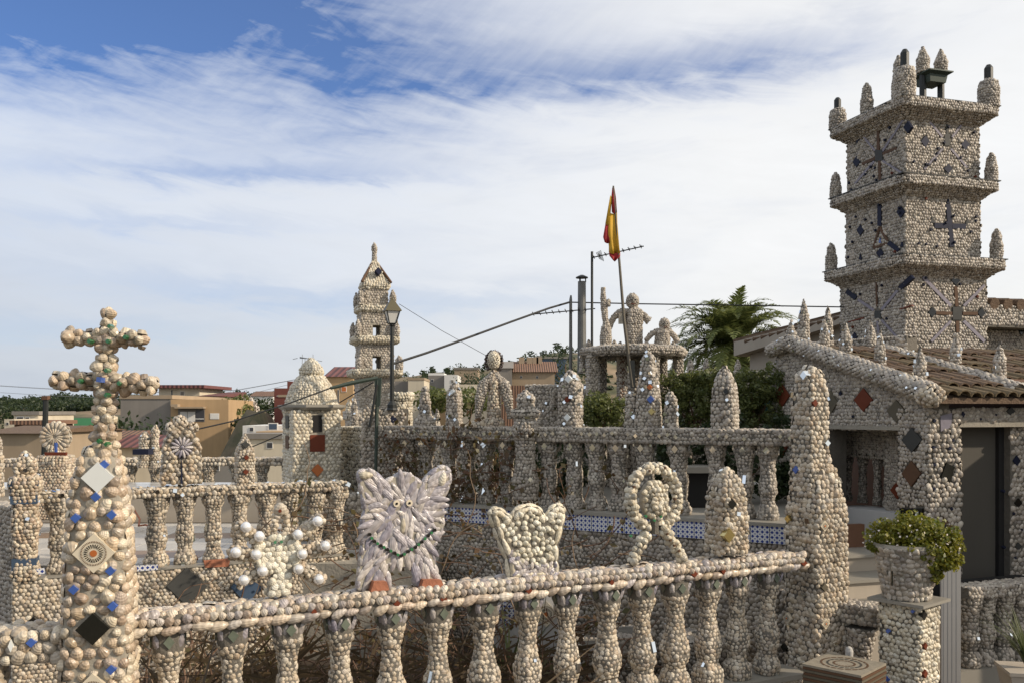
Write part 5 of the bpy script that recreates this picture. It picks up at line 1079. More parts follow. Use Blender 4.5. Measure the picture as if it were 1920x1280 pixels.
# ================================================================== DOME TURRET
D = 10.0; c = P(584, 910, D); t = Thing('dome_turret', 'eight sided shell turret with beehive dome and small square windows', 'turret', c); k_ = D / FPX; rot8 = math.radians(-63.6)
body_r = 54 * k_; ol8 = OL_N(8, rot8); z0 = P(584, 1000, D)[2]; zb2 = z0; zt = P(584, 768, D)[2]
ap = 43.5 * k_; bo = Geo().box((c[0], c[1], (z0 + zt) / 2), ap, ap, (zt - z0) / 2, rot8).to(t, 'drum_wall', M['mortar_light'])
s = Sh(.042)
for q in range(4):
    a = rot8 + q * PI / 2; nn = np.array([math.cos(a), math.sin(a), 0])
    if np.dot(nn, -c) < -2: continue
    v = VPl(c[:2] + nn[:2] * ap, [-nn[1], nn[0]]); v.n = nn; hw = ap; holes = []
    if np.dot(nn, unit(-c)) > .6:
        cx_ = float(np.dot(c - v.o, v.u)); 
        def sq(zc, hh, ww, m_, nm, xo=0): 
            o_ = [(xo - ww, zc - hh), (xo + ww, zc - hh), (xo + ww, zc + hh), (xo - ww, zc + hh)]; Geo().vprism(v, o_, -.02, .012).to(t, nm, M[m_]); holes.append(o_)
        zz = lambda py: (HY - py) / FPX * (v.o[1]); xo_ = .0
        sq(zz(793), .090, .050, 'dark', 'window'); sq(zz(830), .090, .080, 'tile_red', 'shutter')
        o_ = [(0, zz(868)), (.066, zz(880)), (0, zz(893)), (-.066, zz(880))]; Geo().vprism(v, o_, -.02, .012).to(t, 'tile', M['tile_orange']); holes.append(o_)
    elif np.dot(nn, unit(-c)) > .05:
        for zc, hh in ((zz(787) if False else (HY - 790) / FPX * v.o[1], .07), ((HY - 828) / FPX * v.o[1], .07)):
            o_ = [(-.09, zc - hh), (.07, zc - hh), (.07, zc + hh), (-.09, zc + hh)]; Geo().vprism(v, o_, -.02, .012).to(t, 'shutter', M['tile_slate' if zc > -.2 else 'tile_brown']); holes.append(o_)
    s.vpoly(v, [(-hw, z0), (hw, z0), (hw, zt), (-hw, zt)], 0, holes, size=.042)
s.out(t, M['cream'], 0, bo)
g = Geo(); g.cone((c[0], c[1], zt), [(body_r * 1.04, 0), (body_r * 1.16, .03), (body_r * 1.16, .055), (body_r * 1.0, .06)], 8, rot8 + PI / 8); g.to(t, 'eave_slab', M['stone_step'])
z1 = zt + .055; dome = [(body_r * .93, 0), (body_r * .86, .10), (body_r * .72, .24), (body_r * .52, .345), (body_r * .38, .385), (body_r * .44, .40), (body_r * .43, .45), (body_r * .30, .52), (body_r * .08, .60)]
clad_lathe(t, c[0], c[1], [(r, z * .86) for r, z in dome], OL_RD, .036, M['cream'], z0=z1, name='dome', core='mortar_light')

# ================================================================== SLENDER TOWER
D = 13.0; k_ = D / FPX; c = P(702, 800, D); t = Thing('slender_tower', 'slender three tiered shell tower with pyramid roof and open windows', 'tower', c); ra = .30
cx, cy = c[0], c[1]; us = np.array([math.cos(ra), math.sin(ra), 0]); ns = np.array([us[1], -us[0], 0])
ZZ = lambda py: (HY - py) / FPX * D
def tier(y0, y1, hw, opening=None, mat='grey'):
    z0, z1 = ZZ(y0), ZZ(y1); h_ = hw * k_ * .80; b = None; g = Geo(); s = Sh(.045)
    if opening:   # real opening through the wall: four piers
        ox, oy0, oy1, ow = opening; oz0, oz1 = ZZ(oy1), ZZ(oy0); ow *= k_
        g.box((cx, cy, (z0 + oz0) / 2), h_, h_, (oz0 - z0) / 2, ra); g.box((cx, cy, (z1 + oz1) / 2), h_, h_, (z1 - oz1) / 2, ra)
        wl = (h_ - ow) / 2
        for sg in (-1, 1): 
            q = np.array([cx, cy, (oz0 + oz1) / 2]) + us * sg * (ow + wl); g.box(q, wl, h_, (oz1 - oz0) / 2, ra)
    else: g.box((cx, cy, (z0 + z1) / 2), h_, h_, (z1 - z0) / 2, ra)
    bo = g.to(t, 'tier_wall', M['mortar_light'])
    for q in range(4):
        a = ra - PI / 2 + q * PI / 2; nn = np.array([math.cos(a), math.sin(a), 0]); 
        v = VPl(np.array([cx, cy]) + nn[:2] * h_, [-nn[1], nn[0]]); v.n = nn; ho = []
        if opening and q % 2 == 0: ho = [[(-ow, oz0), (ow, oz0), (ow, oz1), (-ow, oz1)]]
        s.vpoly(v, [(-h_, z0), (h_, z0), (h_, z1), (-h_, z1)], 0, ho)
    s.out(t, M[mat], 0, bo)
def cornice(y, hw, th=12):
    z = ZZ(y); h_ = hw * k_ * .8; pr = [(h_ * .85, -th * k_ * .6), (h_ * 1.12, -th * k_ * .2), (h_ * 1.12, th * k_ * .5), (h_ * 1.0, th * k_ * .6)]
    clad_lathe(t, cx, cy, pr, OL_SQ(ra, 9), .045, M['cream'], z0=z, name='cornice', core='mortar_light')
def tfin(dx, dy, hw, py, w=.055, h=.22, dark=False):
    h_ = hw * k_ * .8 * .92; q = np.array([cx, cy, 0]) + us * dx * h_ - ns * dy * h_; clad_lathe(t, q[0], q[1], [(w, 0), (w, h * .6), (w * .75, h * .8), (w * .2, h)], OL_RD, .04, M['grey'], z0=ZZ(py), name='pinnacle')
tier(860, 707, 40, (702, 716, 717, 1)) if False else tier(860, 707, 40)
cornice(701, 54); tier(700, 648, 38, (702, 669, 694, 8)); cornice(640, 48); tier(636, 590, 35, (704, 612, 634, 7)); cornice(583, 40); tier(580, 540, 27)
for (hw, py, ww) in ((48, 633, .05), (40, 576, .05)):
    for sx, sy in ((-1, -1), (1, -1), (-1, 1)): tfin(sx, sy, hw, py, ww)
tfin(1, -1, 54, 694, .06, .20); tfin(-.9, -1, 50, 694, .06, .16)
z0 = ZZ(545); g = Geo(); pr = [(30 * k_ * .84, 0), (33 * k_ * .84, 6 * k_), (31 * k_ * .84, 12 * k_), (20 * k_ * .84, 32 * k_), (4 * k_, 58 * k_)]; clad_lathe(t, cx, cy, pr, OL_SQ(ra, 14), .042, M['cream'], z0=z0, name='pyramid_roof', core='mortar_light')
g = Geo(); 
for sx, sy in ((-1, -1), (1, -1)): g.tube([np.array([cx, cy, z0 + 12 * k_]) + us * sx * 27 * k_ + ns * 27 * k_ * 1, np.array([cx, cy, z0 + 58 * k_])], .02, 5)
g.to(t, 'red_ridge', M['tile_brown']); clad_lathe(t, cx, cy, [(.042, 0), (.035, .10), (.045, .15), (.045, .19), (.01, .25)], OL_RD, .034, M['grey'], z0=ZZ(488), name='spike')
sl_ = VPl(np.array([cx, cy]) + ns[:2] * .19, us[:2]); d = diamond_geo(sl_.hit(709, 510), us * .05, ZUP * .055 - ns * .02, unit(ns + ZUP * .45), .03); d.to(t, 'tile', M['tile_dark'])
# side buttress block left of tower
c2 = P(680, 800, 12.2); t2 = Thing('battlement_block', 'low battlemented shell block below the slender tower', 'battlement', c2)
g = Geo(); g.box((c2[0], c2[1], -1.0), .24, .2, .85, ra).to(t2, 'core', M['mortar_light']) if False else None
clad_lathe(t2, c2[0], c2[1], [(.22, -1.2), (.22, .0), (.25, .02), (.25, .10), (.18, .12)], OL_SQ(ra, 9), .045, M['grey'], z0=(HY - 786) / FPX * 12.2, name='block', core='mortar_light')
for sx in (-.8, .8): clad_lathe(t2, c2[0] + sx * .2 * math.cos(ra), c2[1] + sx * .2 * math.sin(ra) - .1, [(.05, 0), (.05, .14), (.01, .2)], OL_RD, .04, M['cream'], z0=(HY - 778) / FPX * 12.2, name='merlon')
# shell walls in the gap between terrace and middle balustrade
def shellwall(label, px0, px1, py0, py1, D0, D1, size=.05, mat='grey', thick=.2, zb=None, name='shell_wall', holes=None, cap=None, core='mortar', chips=0):
    a = P(px0, py0, D0); b = P(px1, py0, D1); v = VPl(a[:2], (b - a)[:2]); L = np.linalg.norm((b - a)[:2]); zt = a[2]; zb_ = zb if zb is not None else P(px0, py1, D0)[2]
    if np.dot(v.u, b - a) < 0: pass
    t = Thing(name, label, 'wall', ((a + b) / 2)[:2].tolist() + [zb_]); Geo().vprism(v, [(0, zb_), (L, zb_), (L, zt), (0, zt)], -thick, 0).to(t, 'core', M[core])
    ho = holes(t, v) if holes else []
    s = Sh(size); s.vpoly(v, [(0, zb_), (L, zb_), (L, zt), (0, zt)], 0, ho, jit=.13)
    A = v.pt(0, zt, 0); B = v.pt(L, zt, 0); s.quad(A, B, v.pt(L, zt, -thick), v.pt(0, zt, -thick), up=v.n); s.out(t, M[mat])
    if chips: mirror_chips(t, np.concatenate(s.P), np.concatenate(s.N), chips, size)
    return t, v
shellwall('shell wall with a row of mirror chips between the terrace and the bracket pole', 586, 700, 930, 1130, 9.0, 9.3, zb=-2.3, chips=40)
shellwall('shadowed shell wall at the left picture edge beyond the cross column', -170, 22, 925, 1200, 8.9, 7.62, zb=-2.3)
shellwall('tall grey white shell wall right of the dome turret', 636, 700, 800, 940, 10.4, 9.9, zb=-1.6, mat='cream')
shellwall('long grey shell wall behind the middle balustrade', 700, 1300, 812, 1000, 12.0, 11.6, zb=-1.6, chips=60)
shellwall('grey shell parapet at the foot of the statue platform', 985, 1110, 722, 800, 11.8, 11.5, zb=-.4, chips=12)
shellwall('shell wall behind the palm side hedge with small finials', 1160, 1480, 700, 800, 12.4, 11.6, zb=-.9)
for i, (px, py) in enumerate(((1294, 672), (1324, 672), (1383, 674), (1309, 690), (1341, 690))):
    D = 12.2; c = P(px, 700, D); column('small_finial', ['tiny pointed finial nearest the statue platform on the hedge wall', 'second tiny pointed finial on the hedge wall', 'tiny pointed finial right of the bullet finial', 'stubby low finial in the gap between the first two', 'stubby low finial left of the bullet finial'][i], 'finial', c[0], c[1], c[2] - .03, [(.085, 0), (.05, .06), (.045, (700 - py) / FPX * D * .75), (.01, (700 - py) / FPX * D + .03)], .038, 'grey', OL_RD)
for i, (px, yb, yt, w, D, lb_) in enumerate([(664, 800, 742, 8, 11.2, 'slim knobbed finial between dome turret and slender tower'), (688, 800, 758, 7, 11.0, 'short blunt finial just left of the bracket pole'), (1012, 800, 752, 7, 10.9, 'small pointed finial right of the urn finial'),
        (1036, 760, 722, 6, 11.6, 'tiny finial on the parapet right of the urn finial'), (1092, 690, 655, 6, 11.3, 'tiny finial at the left edge of the statue platform'), (896, 800, 757, 7, 10.2, 'small pointed finial directly left of the veiled statue'), (820, 800, 765, 6, 10.4, 'small finial between the spire finial and the straight finial')]):
    c = P(px, yb, D); k_ = D / FPX; h = (yb - yt) * k_; column('finial', lb_, 'finial', c[0], c[1], c[2] - .05, [(w * k_ * 1.2, 0), (w * k_, h * .35), (w * k_ * .8, h * .6), (w * k_ * .9, h * .75), (w * k_ * .15, h + .05)], .036, 'grey', OL_RD, 0, (), 2)
# mid terrace floor
t = Thing('middle_terrace', None, None, (1, 10.5, -.95), kind='structure'); Geo().prism([np.array([*(MA + [-.1, .1]), -1.6]), np.array([*(MB + [.3, .1]), -1.6]), np.array([3.4, 12.6, -1.6]), np.array([-1.8, 12.6, -1.6])], ZUP * .62).to(t, 'paving', M['stone_step'])
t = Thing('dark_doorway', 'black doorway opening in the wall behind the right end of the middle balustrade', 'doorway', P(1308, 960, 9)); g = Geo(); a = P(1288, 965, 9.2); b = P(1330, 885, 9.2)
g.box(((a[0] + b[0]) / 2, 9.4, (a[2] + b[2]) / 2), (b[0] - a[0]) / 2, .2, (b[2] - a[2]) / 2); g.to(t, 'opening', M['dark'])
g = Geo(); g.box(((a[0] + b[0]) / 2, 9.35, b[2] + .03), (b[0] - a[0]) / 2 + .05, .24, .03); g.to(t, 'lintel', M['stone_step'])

# ================================================================== STATUE PLATFORM
D = 11.0; c = P(1188, 665, D); zt = P(1188, 657, D)[2]; t = Thing('statue_platform', 'shell clad canopy platform on columns carrying three figures', 'platform', (c[0], c[1], -.4)); k_ = D / FPX
clad_lathe(t, c[0], c[1], [(80 * k_, -.05), (92 * k_, -.08), (96 * k_, -.02), (94 * k_, .02), (80 * k_, .035), (1 * k_, .05)], OL_N(8, PI / 8 + .1), .042, M['grey'], z0=zt, name='slab')
for px, dd, w in ((1110, -.25, 10), (1128, .35, 9), (1166, -.1, 9), (1192, .45, 8), (1224, -.45, 11), (1243, .4, 8), (1271, -.1, 9)):
    q = P(px, 700, D + dd); brown = px == 1166
    clad_lathe(t, q[0], q[1], [(w * k_, 0), (w * k_, zt - .08 + .75)], OL_SQ(.3, 8), .04, M['grey'], z0=-.75, name='column', core='wood' if brown else 'mortar')
for px, py in ((1104, 650), (1152, 650), (1163, 646), (1202, 650), (1212, 645), (1262, 652)):
    q = P(px, 658, D + .1 * (px % 3 - 1)); clad_lathe(t, q[0], q[1], [(.030, 0), (.032, .06), (.01, .10)], OL_RD, .03, M['grey'], z0=zt + .02, name='knob')
# central figure
hair2 = hair
def limb(t, pts, r, mat='grey', name='arm', size=.028):
    pts = [np.asarray(p) for p in pts]; g = Geo(); g.tube(pts, [q * .85 for q in r], 8); o = g.to(t, name, M['mortar_light']); s = Sh(size); s.tube(pts, r, size); s.out(t, M[mat], 0, o)
def headb(t, c, r, mat='grey', hairc=None):
    g = Geo(); g.cone(c, [(r * .3, -r * 1.1), (r * .85, -r * .6), (r * .9, 0), (r * .7, r * .8), (r * .2, r * 1.1)], 12); o = g.to(t, 'head', M['mortar_light']); s = Sh(.026); s.ball(c, r, r, r * 1.2, .026); P_ = np.concatenate(s.P); s.out(t, M[mat], 0, o)
    if hairc is not None: s = Sh(.03); s.tube([c + [r * .7 * math.cos(a), .02, r * 1.15 * abs(math.sin(a)) + .0] for a in np.linspace(.5, PI - .5, 6)], .02, .03); s.out(t, hairc, 0, o)
    for sx in (-1, 1): Geo().tube([c + [sx * r * .38, -r * .85, r * .15], c + [sx * r * .38, -r * 1.12, r * .15]], r * .13, 6).to(t, 'eye', M['tile_black'], o)
    Geo().tube([c + [0, -r * .9, r * .05], c + [0, -r * 1.2, -r * .25]], [r * .06, r * .14], 6).to(t, 'nose', M['mortar_light'], o)
    Geo().box(c + [0, -r * 1.02, -r * .55], r * .32, r * .06, r * .06).to(t, 'mouth', M['tile_red'], o)
zf = zt + .03
c = P(1189, 655, D); st1 = Thing('standing_statue', 'tallest shell covered male figure with arms held out, standing on the platform', 'statue', c)
clad_lathe(st1, c[0], c[1], [(.13, 0), (.125, .25), (.12, .42), (.14, .46), (.135, .55)] if False else [(15 * k_, 0), (15 * k_, 44 * k_), (16 * k_, 46 * k_), (15 * k_, 70 * k_), (8 * k_, 76 * k_), (5 * k_, 82 * k_)], OL_SQ(.15, 4), .036, M['grey'], z0=P(0, 654, D)[2], name='body')
headb(st1, P(1186, 565, D), .075, 'grey', hair); limb(st1, [P(1180, 585, D), P(1163, 585, D), P(1150, 596, D), P(1141, 616, D)], [.045, .042, .038, .035]); limb(st1, [P(1192, 585, D), P(1204, 590, D), P(1212, 598, D), P(1216, 601, D)], [.045, .042, .045, .05])
s_ = P(1166, 598, D - .05); Geo().box(s_, .04, .02, .06).to(st1, 'side_panel', M['mortar_light'])
c = P(1136, 655, D - .1); st2 = Thing('raised_arm_statue', 'shell figure at the left of the platform shaped like a raised arm holding a club', 'statue', c)
clad_lathe(st2, c[0], c[1], [(11 * k_, 0), (12 * k_, 20 * k_), (10 * k_, 38 * k_), (7 * k_, 46 * k_), (4 * k_, 55 * k_)], OL_RD, .034, M['grey'], z0=P(0, 656, D)[2], name='base')
limb(st2, [P(1136, 612, D - .1), P(1133, 580, D - .1), P(1131, 556, D - .1), P(1131, 541, D - .1)], [.03, .042, .034, .026], name='club'); limb(st2, [P(1133, 574, D - .1), P(1140, 570, D - .12), P(1141, 563, D - .1)], [.03, .035, .025], name='hand')
c = P(1242, 657, D - .1); st3 = Thing('small_statue', 'short shell covered child figure with arms spread at the right end of the platform', 'statue', c); D2 = D - .1
clad_lathe(st3, c[0], c[1], [(15 * k_, 0), (15 * k_, 20 * k_), (14 * k_, 34 * k_), (6 * k_, 42 * k_)], OL_RD, .032, M['grey'], z0=P(0, 658, D)[2], name='body'); headb(st3, P(1246, 609, D2), .062, 'grey', hair)
limb(st3, [P(1234, 620, D2), P(1222, 626, D2), P(1212, 637, D2)], [.036, .034, .030]); limb(st3, [P(1254, 620, D2), P(1264, 630, D2), P(1270, 640, D2)], [.036, .034, .030])

# masts, flue, flag, aerials
D = 11.6; t = Thing('flagpole', 'thin leaning flagpole rising from the platform', 'flagpole', P(1190, 720, 10.4)); Geo().tube([P(1186, 725, 10.4), P(1170, 600, 10.4), P(1150, 349, 10.4)], [.024, .018, .010], 8).to(t, 'pole', M['pole'])
g = Geo(); g.prism([P(1181, 675, 10.38), P(1190, 675, 10.38), P(1191, 727, 10.38), P(1184, 727, 10.38)], [0, .05, 0]); g.to(t, 'socket', M['iron'])
t = Thing('flag', 'limp red and yellow striped flag hanging from the pole tip', 'flag', P(1150, 350, 10.4))
# folded cloth: two lobes with modelled folds
def cloth(rows, mat, name, depth):
    V = []; F = []; nr = len(rows); nc = 9
    for j, (y, x0, x1, ph) in enumerate(rows):
        for i in range(nc):
            f = i / (nc - 1); V.append(P(x0 + (x1 - x0) * f, y + 3 * math.sin(f * 3), 10.4 + depth * math.sin(f * 9 + ph) * min(1, j / 2)))
    for j in range(nr - 1):
        for i in range(nc - 1): a = j * nc + i; F.append((a, a + 1, a + nc + 1, a + nc))
    o = t.mesh(name, V, F, M[mat], smooth=True); o.modifiers.new('s', 'SOLIDIFY').thickness = .004; return o
cloth([(352, 1148, 1152, 0), (370, 1146, 1155, .5), (398, 1147, 1157, 1)], 'flag_red', 'red_stripe', .02)
cloth([(398, 1141, 1157, 1), (430, 1137, 1158, 1.5), (462, 1142, 1161, 2), (474, 1142, 1163, 2.4)], 'flag_yellow', 'yellow_stripe', .03)
cloth([(366, 1144.5, 1148, 1), (420, 1135, 1143, 1.4)], 'flag_yellow', 'yellow_fold', .02)
cloth([(418, 1135.5, 1145, 1), (445, 1131, 1143, 1.4), (454, 1134, 1143, 1.8)], 'flag_red', 'red_fold', .02)
cloth([(472, 1142, 1163, 2.4), (480, 1143, 1163, 2.6), (488, 1150, 1155, 2.8)], 'flag_red', 'lower_red_stripe', .03)
t = Thing('flue_pipe', 'grey metal flue pipe with a conical rain cap', 'chimney', P(1091, 695, 12)); k_ = 12 / FPX; q = P(1091, 700, 12); g = Geo(); g.cone(q, [(8.5 * k_, 0), (8 * k_, 90 * k_), (7.5 * k_, 172 * k_)], 14); g.to(t, 'pipe', M['galv']); g = Geo(); g.cone(q, [(11.5 * k_, 178 * k_), (11.5 * k_, 180 * k_), (3 * k_, 184 * k_)], 14); g.to(t, 'rain_cap', M['iron'])
g = Geo()
for a in (0, 2.1, 4.2): d = np.array([math.cos(a), math.sin(a), 0]) * 7 * k_; g.tube([q + d + ZUP * 170 * k_, q + d + ZUP * 179 * k_], .008, 4)
g.to(t, 'cap_stays', M['iron'])
t = Thing('small_mast', 'short lattice mast left of the flue pipe where the cables meet', 'mast', P(1070, 700, 12)); g = Geo(); g.tube([P(1070, 705, 12), P(1070, 562, 12), P(1070.5, 554, 12)], [.026, .022, .012], 6); g.to(t, 'pole', M['galv'])
def yagi(label, mast, top, boom, els, D, pole=True, elong=6):
    t = Thing('tv_aerial', label, 'aerial', P(*mast, D)); 
    if pole: Geo().tube([P(*mast, D), P(*top, D)], .018, 6).to(t, 'mast', M['iron'])
    Geo().tube([P(*boom[0], D - .04), P(*boom[1], D - .04)], .008, 5).to(t, 'boom', M['iron']); g = Geo()
    for i in range(els):
        f = (i + .5) / els; b = P(boom[0][0] * (1 - f) + boom[1][0] * f, boom[0][1] * (1 - f) + boom[1][1] * f, D - .04); g.tube([b + [-.01, -.16, -.01], b + [.01, .16, .02]], .004, 4); g.tube([b + [-.015, 0, .03], b + [.01, 0, -.02]], .006, 4)
    g.to(t, 'elements', M['iron']); return t
yagi('tall aerial mast with a long directional antenna behind the flag', (1110, 700), (1110, 472), ((1108, 484), (1207, 462)), 9, 11.8)
g = Geo(); t = Thing('aerial_reflector', 'small corner reflector at the left end of the long antenna', 'aerial', P(1122, 480, 11.8)); 
for q in range(5): g.tube([P(1118 + q * 2, 474 - q, 11.7), P(1124 + q * 2, 486 + q, 11.9)], .004, 4)
g.to(t, 'grid', M['iron'])
yagi('low horizontal antenna crossing the small mast below the cables', (1070, 600), (1070, 590), ((994, 590), (1116, 579)), 10, 12, pole=False)

# ================================================================== BIG TOWER
ur = np.array([.958, .287, 0]); ub = np.array([-.287, .958, 0]); TC = np.array([5.219, 11.859, 0]); ta = math.atan2(.287, .958)
tw_ = Thing('shell_tower', 'tall square shell tower with three projecting cornices and dark tile crosses', 'tower', (TC[0], TC[1], -.6))
TT = lambda hw: (VPl((TC - ur * hw)[:2], ub[:2]), VPl((TC - ub * hw)[:2], ur[:2]))
def tbody(z0, z1, hw, left, right):
    g = Geo().box(TC + ZUP * (z0 + z1) / 2, hw, hw, (z1 - z0) / 2, ta); bo = g.to(tw_, 'tier_wall', M['mortar'])
    vl, vr = TT(hw); hl, hr = [], []
    for f, v, H in ((left, vl, hl), (right, vr, hr)):
        for it in f:
            if it[0] == 'd': H.append(vtile(tw_, v, it[1], it[2], it[3] * 1.15, it[4] * 1.15, it[5], parent=bo))
            elif it[0] == 't': H.append(vtile(tw_, v, it[1], it[2], it[3], it[4], it[5], parent=bo, shape='tri'))
            elif it[0] == 'q': H.append(vtile(tw_, v, it[1], it[2], it[3], it[4], it[5], parent=bo, shape='sq'))
            elif it[0] == 'b': H.append(vbar(tw_, v, it[1], it[2], it[3] * 1.2, it[4], parent=bo))
    s = Sh(.047)
    for v, H, c_ in ((vl, hl, TC - ur * hw), (vr, hr, TC - ub * hw), (VPl((TC + ur * hw)[:2], ub[:2]), [], TC + ur * hw), (VPl((TC + ub * hw)[:2], ur[:2]), [], TC + ub * hw)):
        v.n = unit(c_ - TC); m_ = float(np.dot(c_ - v.o, v.u)); s.vpoly(v, [(m_ - hw, z0), (m_ + hw, z0), (m_ + hw, z1), (m_ - hw, z1)], 0, H)
    s.out(tw_, M['grey'], 0, bo)
    g = Geo(); g2 = Geo()
    for v, c_ in ((vl, TC - ur * hw), (vr, TC - ub * hw)):
        for i in range(13):
            m_ = float(np.dot(c_ - v.o, v.u)); p_ = v.pt(m_ + random.uniform(-hw, hw) * .92, random.uniform(z0 + .05, z1 - .05), .022); d = diamond_geo(p_, v.u * .016, ZUP * .018, v.n, .012); (g if i % 7 else g2).add(d.V, d.F)
    g.to(tw_, 'dark_tile_chips', M['tile_dark'], bo, 'stuff'); g2.to(tw_, 'red_tile_chips', M['tile_red'], bo, 'stuff')
L1 = [('d', 1608, 260, 10, 16, 'tile_dark'), ('d', 1607, 304, 12, 18, 'tile_dark'), ('d', 1703, 239, 14, 20, 'tile_dark'), ('q', 1649, 292, 14, 20, 'tile_slate'), ('b', (1647, 240), (1648, 282), 4, 'tile_brown'), ('b', (1650, 302), (1651, 339), 4, 'tile_brown'), ('b', (1618, 308), (1642, 297), 4, 'tile_brown'), ('b', (1656, 289), (1682, 278), 4, 'tile_brown')]
L1 += [('b', (1608, 243), (1642, 283), 3, 'tile_lilac'), ('b', (1656, 284), (1694, 226), 3, 'tile_lilac'), ('b', (1656, 302), (1700, 330), 3, 'tile_lilac'), ('b', (1640, 303), (1604, 345), 3, 'tile_lilac')]
R1 = [('b', (1730, 215), (1766, 258), 3, 'tile_lilac'), ('b', (1782, 280), (1812, 315), 3, 'tile_lilac'), ('b', (1784, 258), (1815, 218), 3, 'tile_lilac'), ('b', (1766, 280), (1732, 318), 3, 'tile_lilac'), ('d', 1773, 212, 14, 18, 'tile_dark'), ('d', 1734, 266, 14, 19, 'tile_dark'), ('d', 1809, 272, 14, 18, 'tile_dark'), ('d', 1777, 317, 14, 16, 'tile_dark'), ('b', (1774, 224), (1775, 252), 3, 'tile_slate'), ('b', (1775, 252), (1775, 274), 8, 'tile_slate')]
tbody(2.80, 3.68, .56, L1, R1)
L2 = [('d', 1614, 432, 12, 18, 'tile_dark'), ('d', 1690, 398, 14, 19, 'tile_dark'), ('d', 1651, 475, 12, 16, 'tile_dark'), ('b', (1650, 385), (1650, 424), 6, 'tile_dark'), ('b', (1650, 426), (1639, 465), 3, 'tile_brown'), ('b', (1650, 426), (1665, 452), 4, 'tile_brown'), ('b', (1639, 466), (1664, 456), 3, 'tile_brown'), ('b', (1667, 455), (1686, 470), 7, 'tile_dark'),
      ('t', 1614, 481, 5, 12, 'tile_dark'), ('t', 1692, 457, 6, 12, 'tile_dark'), ('t', 1651, 451, 5, 9, 'tile_blue')]
R2 = [('b', (1776.5, 383), (1784, 463), 7, 'tile_dark'), ('b', (1751, 423.5), (1776, 424), 8, 'tile_dark'), ('b', (1784, 424.5), (1810, 425), 8, 'tile_dark'), ('t', 1777, 376, 6, 11, 'tile_dark'), ('t', 1747, 412, 7, 13, 'tile_slate'), ('t', 1813, 413, 7, 13, 'tile_slate')]
tbody(1.80, 2.74, .57, L2, R2)
L3 = [('b', (1588, 546), (1606, 559), 7, 'tile_dark'), ('b', (1688, 541), (1711, 519), 7, 'tile_dark'), ('b', (1644, 530), (1645, 575), 2, 'tile_brown'), ('b', (1620, 596), (1592, 604), 2, 'tile_red'), ('b', (1688, 580), (1711, 573), 2, 'tile_red'), ('q', 1647, 590, 12, 14, 'tile_slate'), ('b', (1665, 645), (1712, 638), 3, 'tile_dark'), ('d', 1603, 632, 10, 16, 'tile_dark')]
L3 += [('b', (1610, 562), (1640, 582), 4, 'tile_lilac'), ('b', (1684, 545), (1654, 581), 4, 'tile_lilac'), ('b', (1654, 600), (1690, 640), 3, 'tile_lilac'), ('b', (1646, 602), (1650, 640), 3, 'tile_lilac')]
R3 = [('b', (1730, 520), (1782, 574), 5, 'tile_lilac'), ('b', (1806, 602), (1845, 640), 5, 'tile_lilac'), ('b', (1782, 602), (1745, 640), 4, 'tile_lilac'), ('b', (1806, 574), (1845, 535), 4, 'tile_lilac'), ('q', 1794, 588, 17, 24, 'tile_slate'), ('b', (1791, 537), (1793, 575), 5, 'tile_brown'), ('b', (1794, 602), (1795, 623), 5, 'tile_brown'), ('b', (1754, 587), (1784, 588), 5, 'tile_brown'), ('b', (1804, 588), (1832, 588), 5, 'tile_brown'), ('d', 1791, 526, 14, 16, 'tile_black'), ('d', 1747, 586, 13, 17, 'tile_black'), ('d', 1839, 587, 12, 17, 'tile_black')]
tbody(-.6, 1.74, .62, L3, R3)
def tcorn(z0, z1, hw, hi_, name='cornice'):
    pr = [(hi_, z0 - .10), (hw * .93, z0), (hw, z0 + .03), (hw, z1), (hw * .97, z1 + .01), (hi_, z1 + .012)]
    bo = clad_lathe(tw_, TC[0], TC[1], pr, OL_SQ(ta, 22), .044, M['grey'], name=name); g = Geo()
    g.box(TC + ZUP * (z1 + .020), hw - .01, hw - .01, .006, ta); g.to(tw_, 'tile_edge', M['tile_slate'])
tcorn(3.68, 3.80, .745, .57); tcorn(2.74, 2.86, .745, .58); tcorn(1.74, 1.87, .80, .62)
def pin(dx, dy, hw, z, r, h, capm=False):
    q = TC + ur * dx * hw + ub * dy * hw
    pr = [(r, 0), (r * 1.02, h * .45), (r * .85, h * .6)] + ([(r * .4, h * .66)] if capm else [(r * .7, h * .85), (r * .15, h)]); o = clad_lathe(tw_, q[0], q[1], pr, OL_RD, .042, M['grey'], z0=z, name='pinnacle')
    if capm: g = Geo(); g.cone((q[0], q[1], z), [(r * .42, h * .62), (r * .42, h * .92), (r * .2, h)], 8); g.to(tw_, 'bottle_cap', M['iron'], o)
pin(-.86, .92, .73, 3.81, .115, .44, True); pin(-.86, .1, .73, 3.81, .085, .43); pin(-.86, -.86, .73, 3.81, .130, .60, True); pin(.88, -.86, .73, 3.81, .130, .55, True); pin(-.62, -.40, .69, 3.81, .085, .68)
for sx, sy in ((-.88, .95), (.9, -.9)): pin(sx, sy, .73, 2.88, .080, .36)
for sx, sy in ((-.88, .95), (.9, -.9)): pin(sx, sy, .775, 1.89, .080, .39)
q = TC - ub * .25 + ur * .10; clad_lathe(tw_, q[0], q[1], [(.26, 0), (.22, .06), (.05, .10)], OL_SQ(ta, 6), .045, M['grey'], z0=3.80, name='roof_mound')
for dx in (-.13, .15):
    qq = q + ur * dx; Geo().tube([qq + ZUP * 3.86, qq + ZUP * 4.30], .045, 8).to(tw_, 'tray_leg', M['iron']); clad_lathe(tw_, qq[0], qq[1], [(.08, 0), (.088, .17), (.045, .27), (.015, .34)], OL_RD, .036, M['grey'], z0=4.32, name='pinnacle')
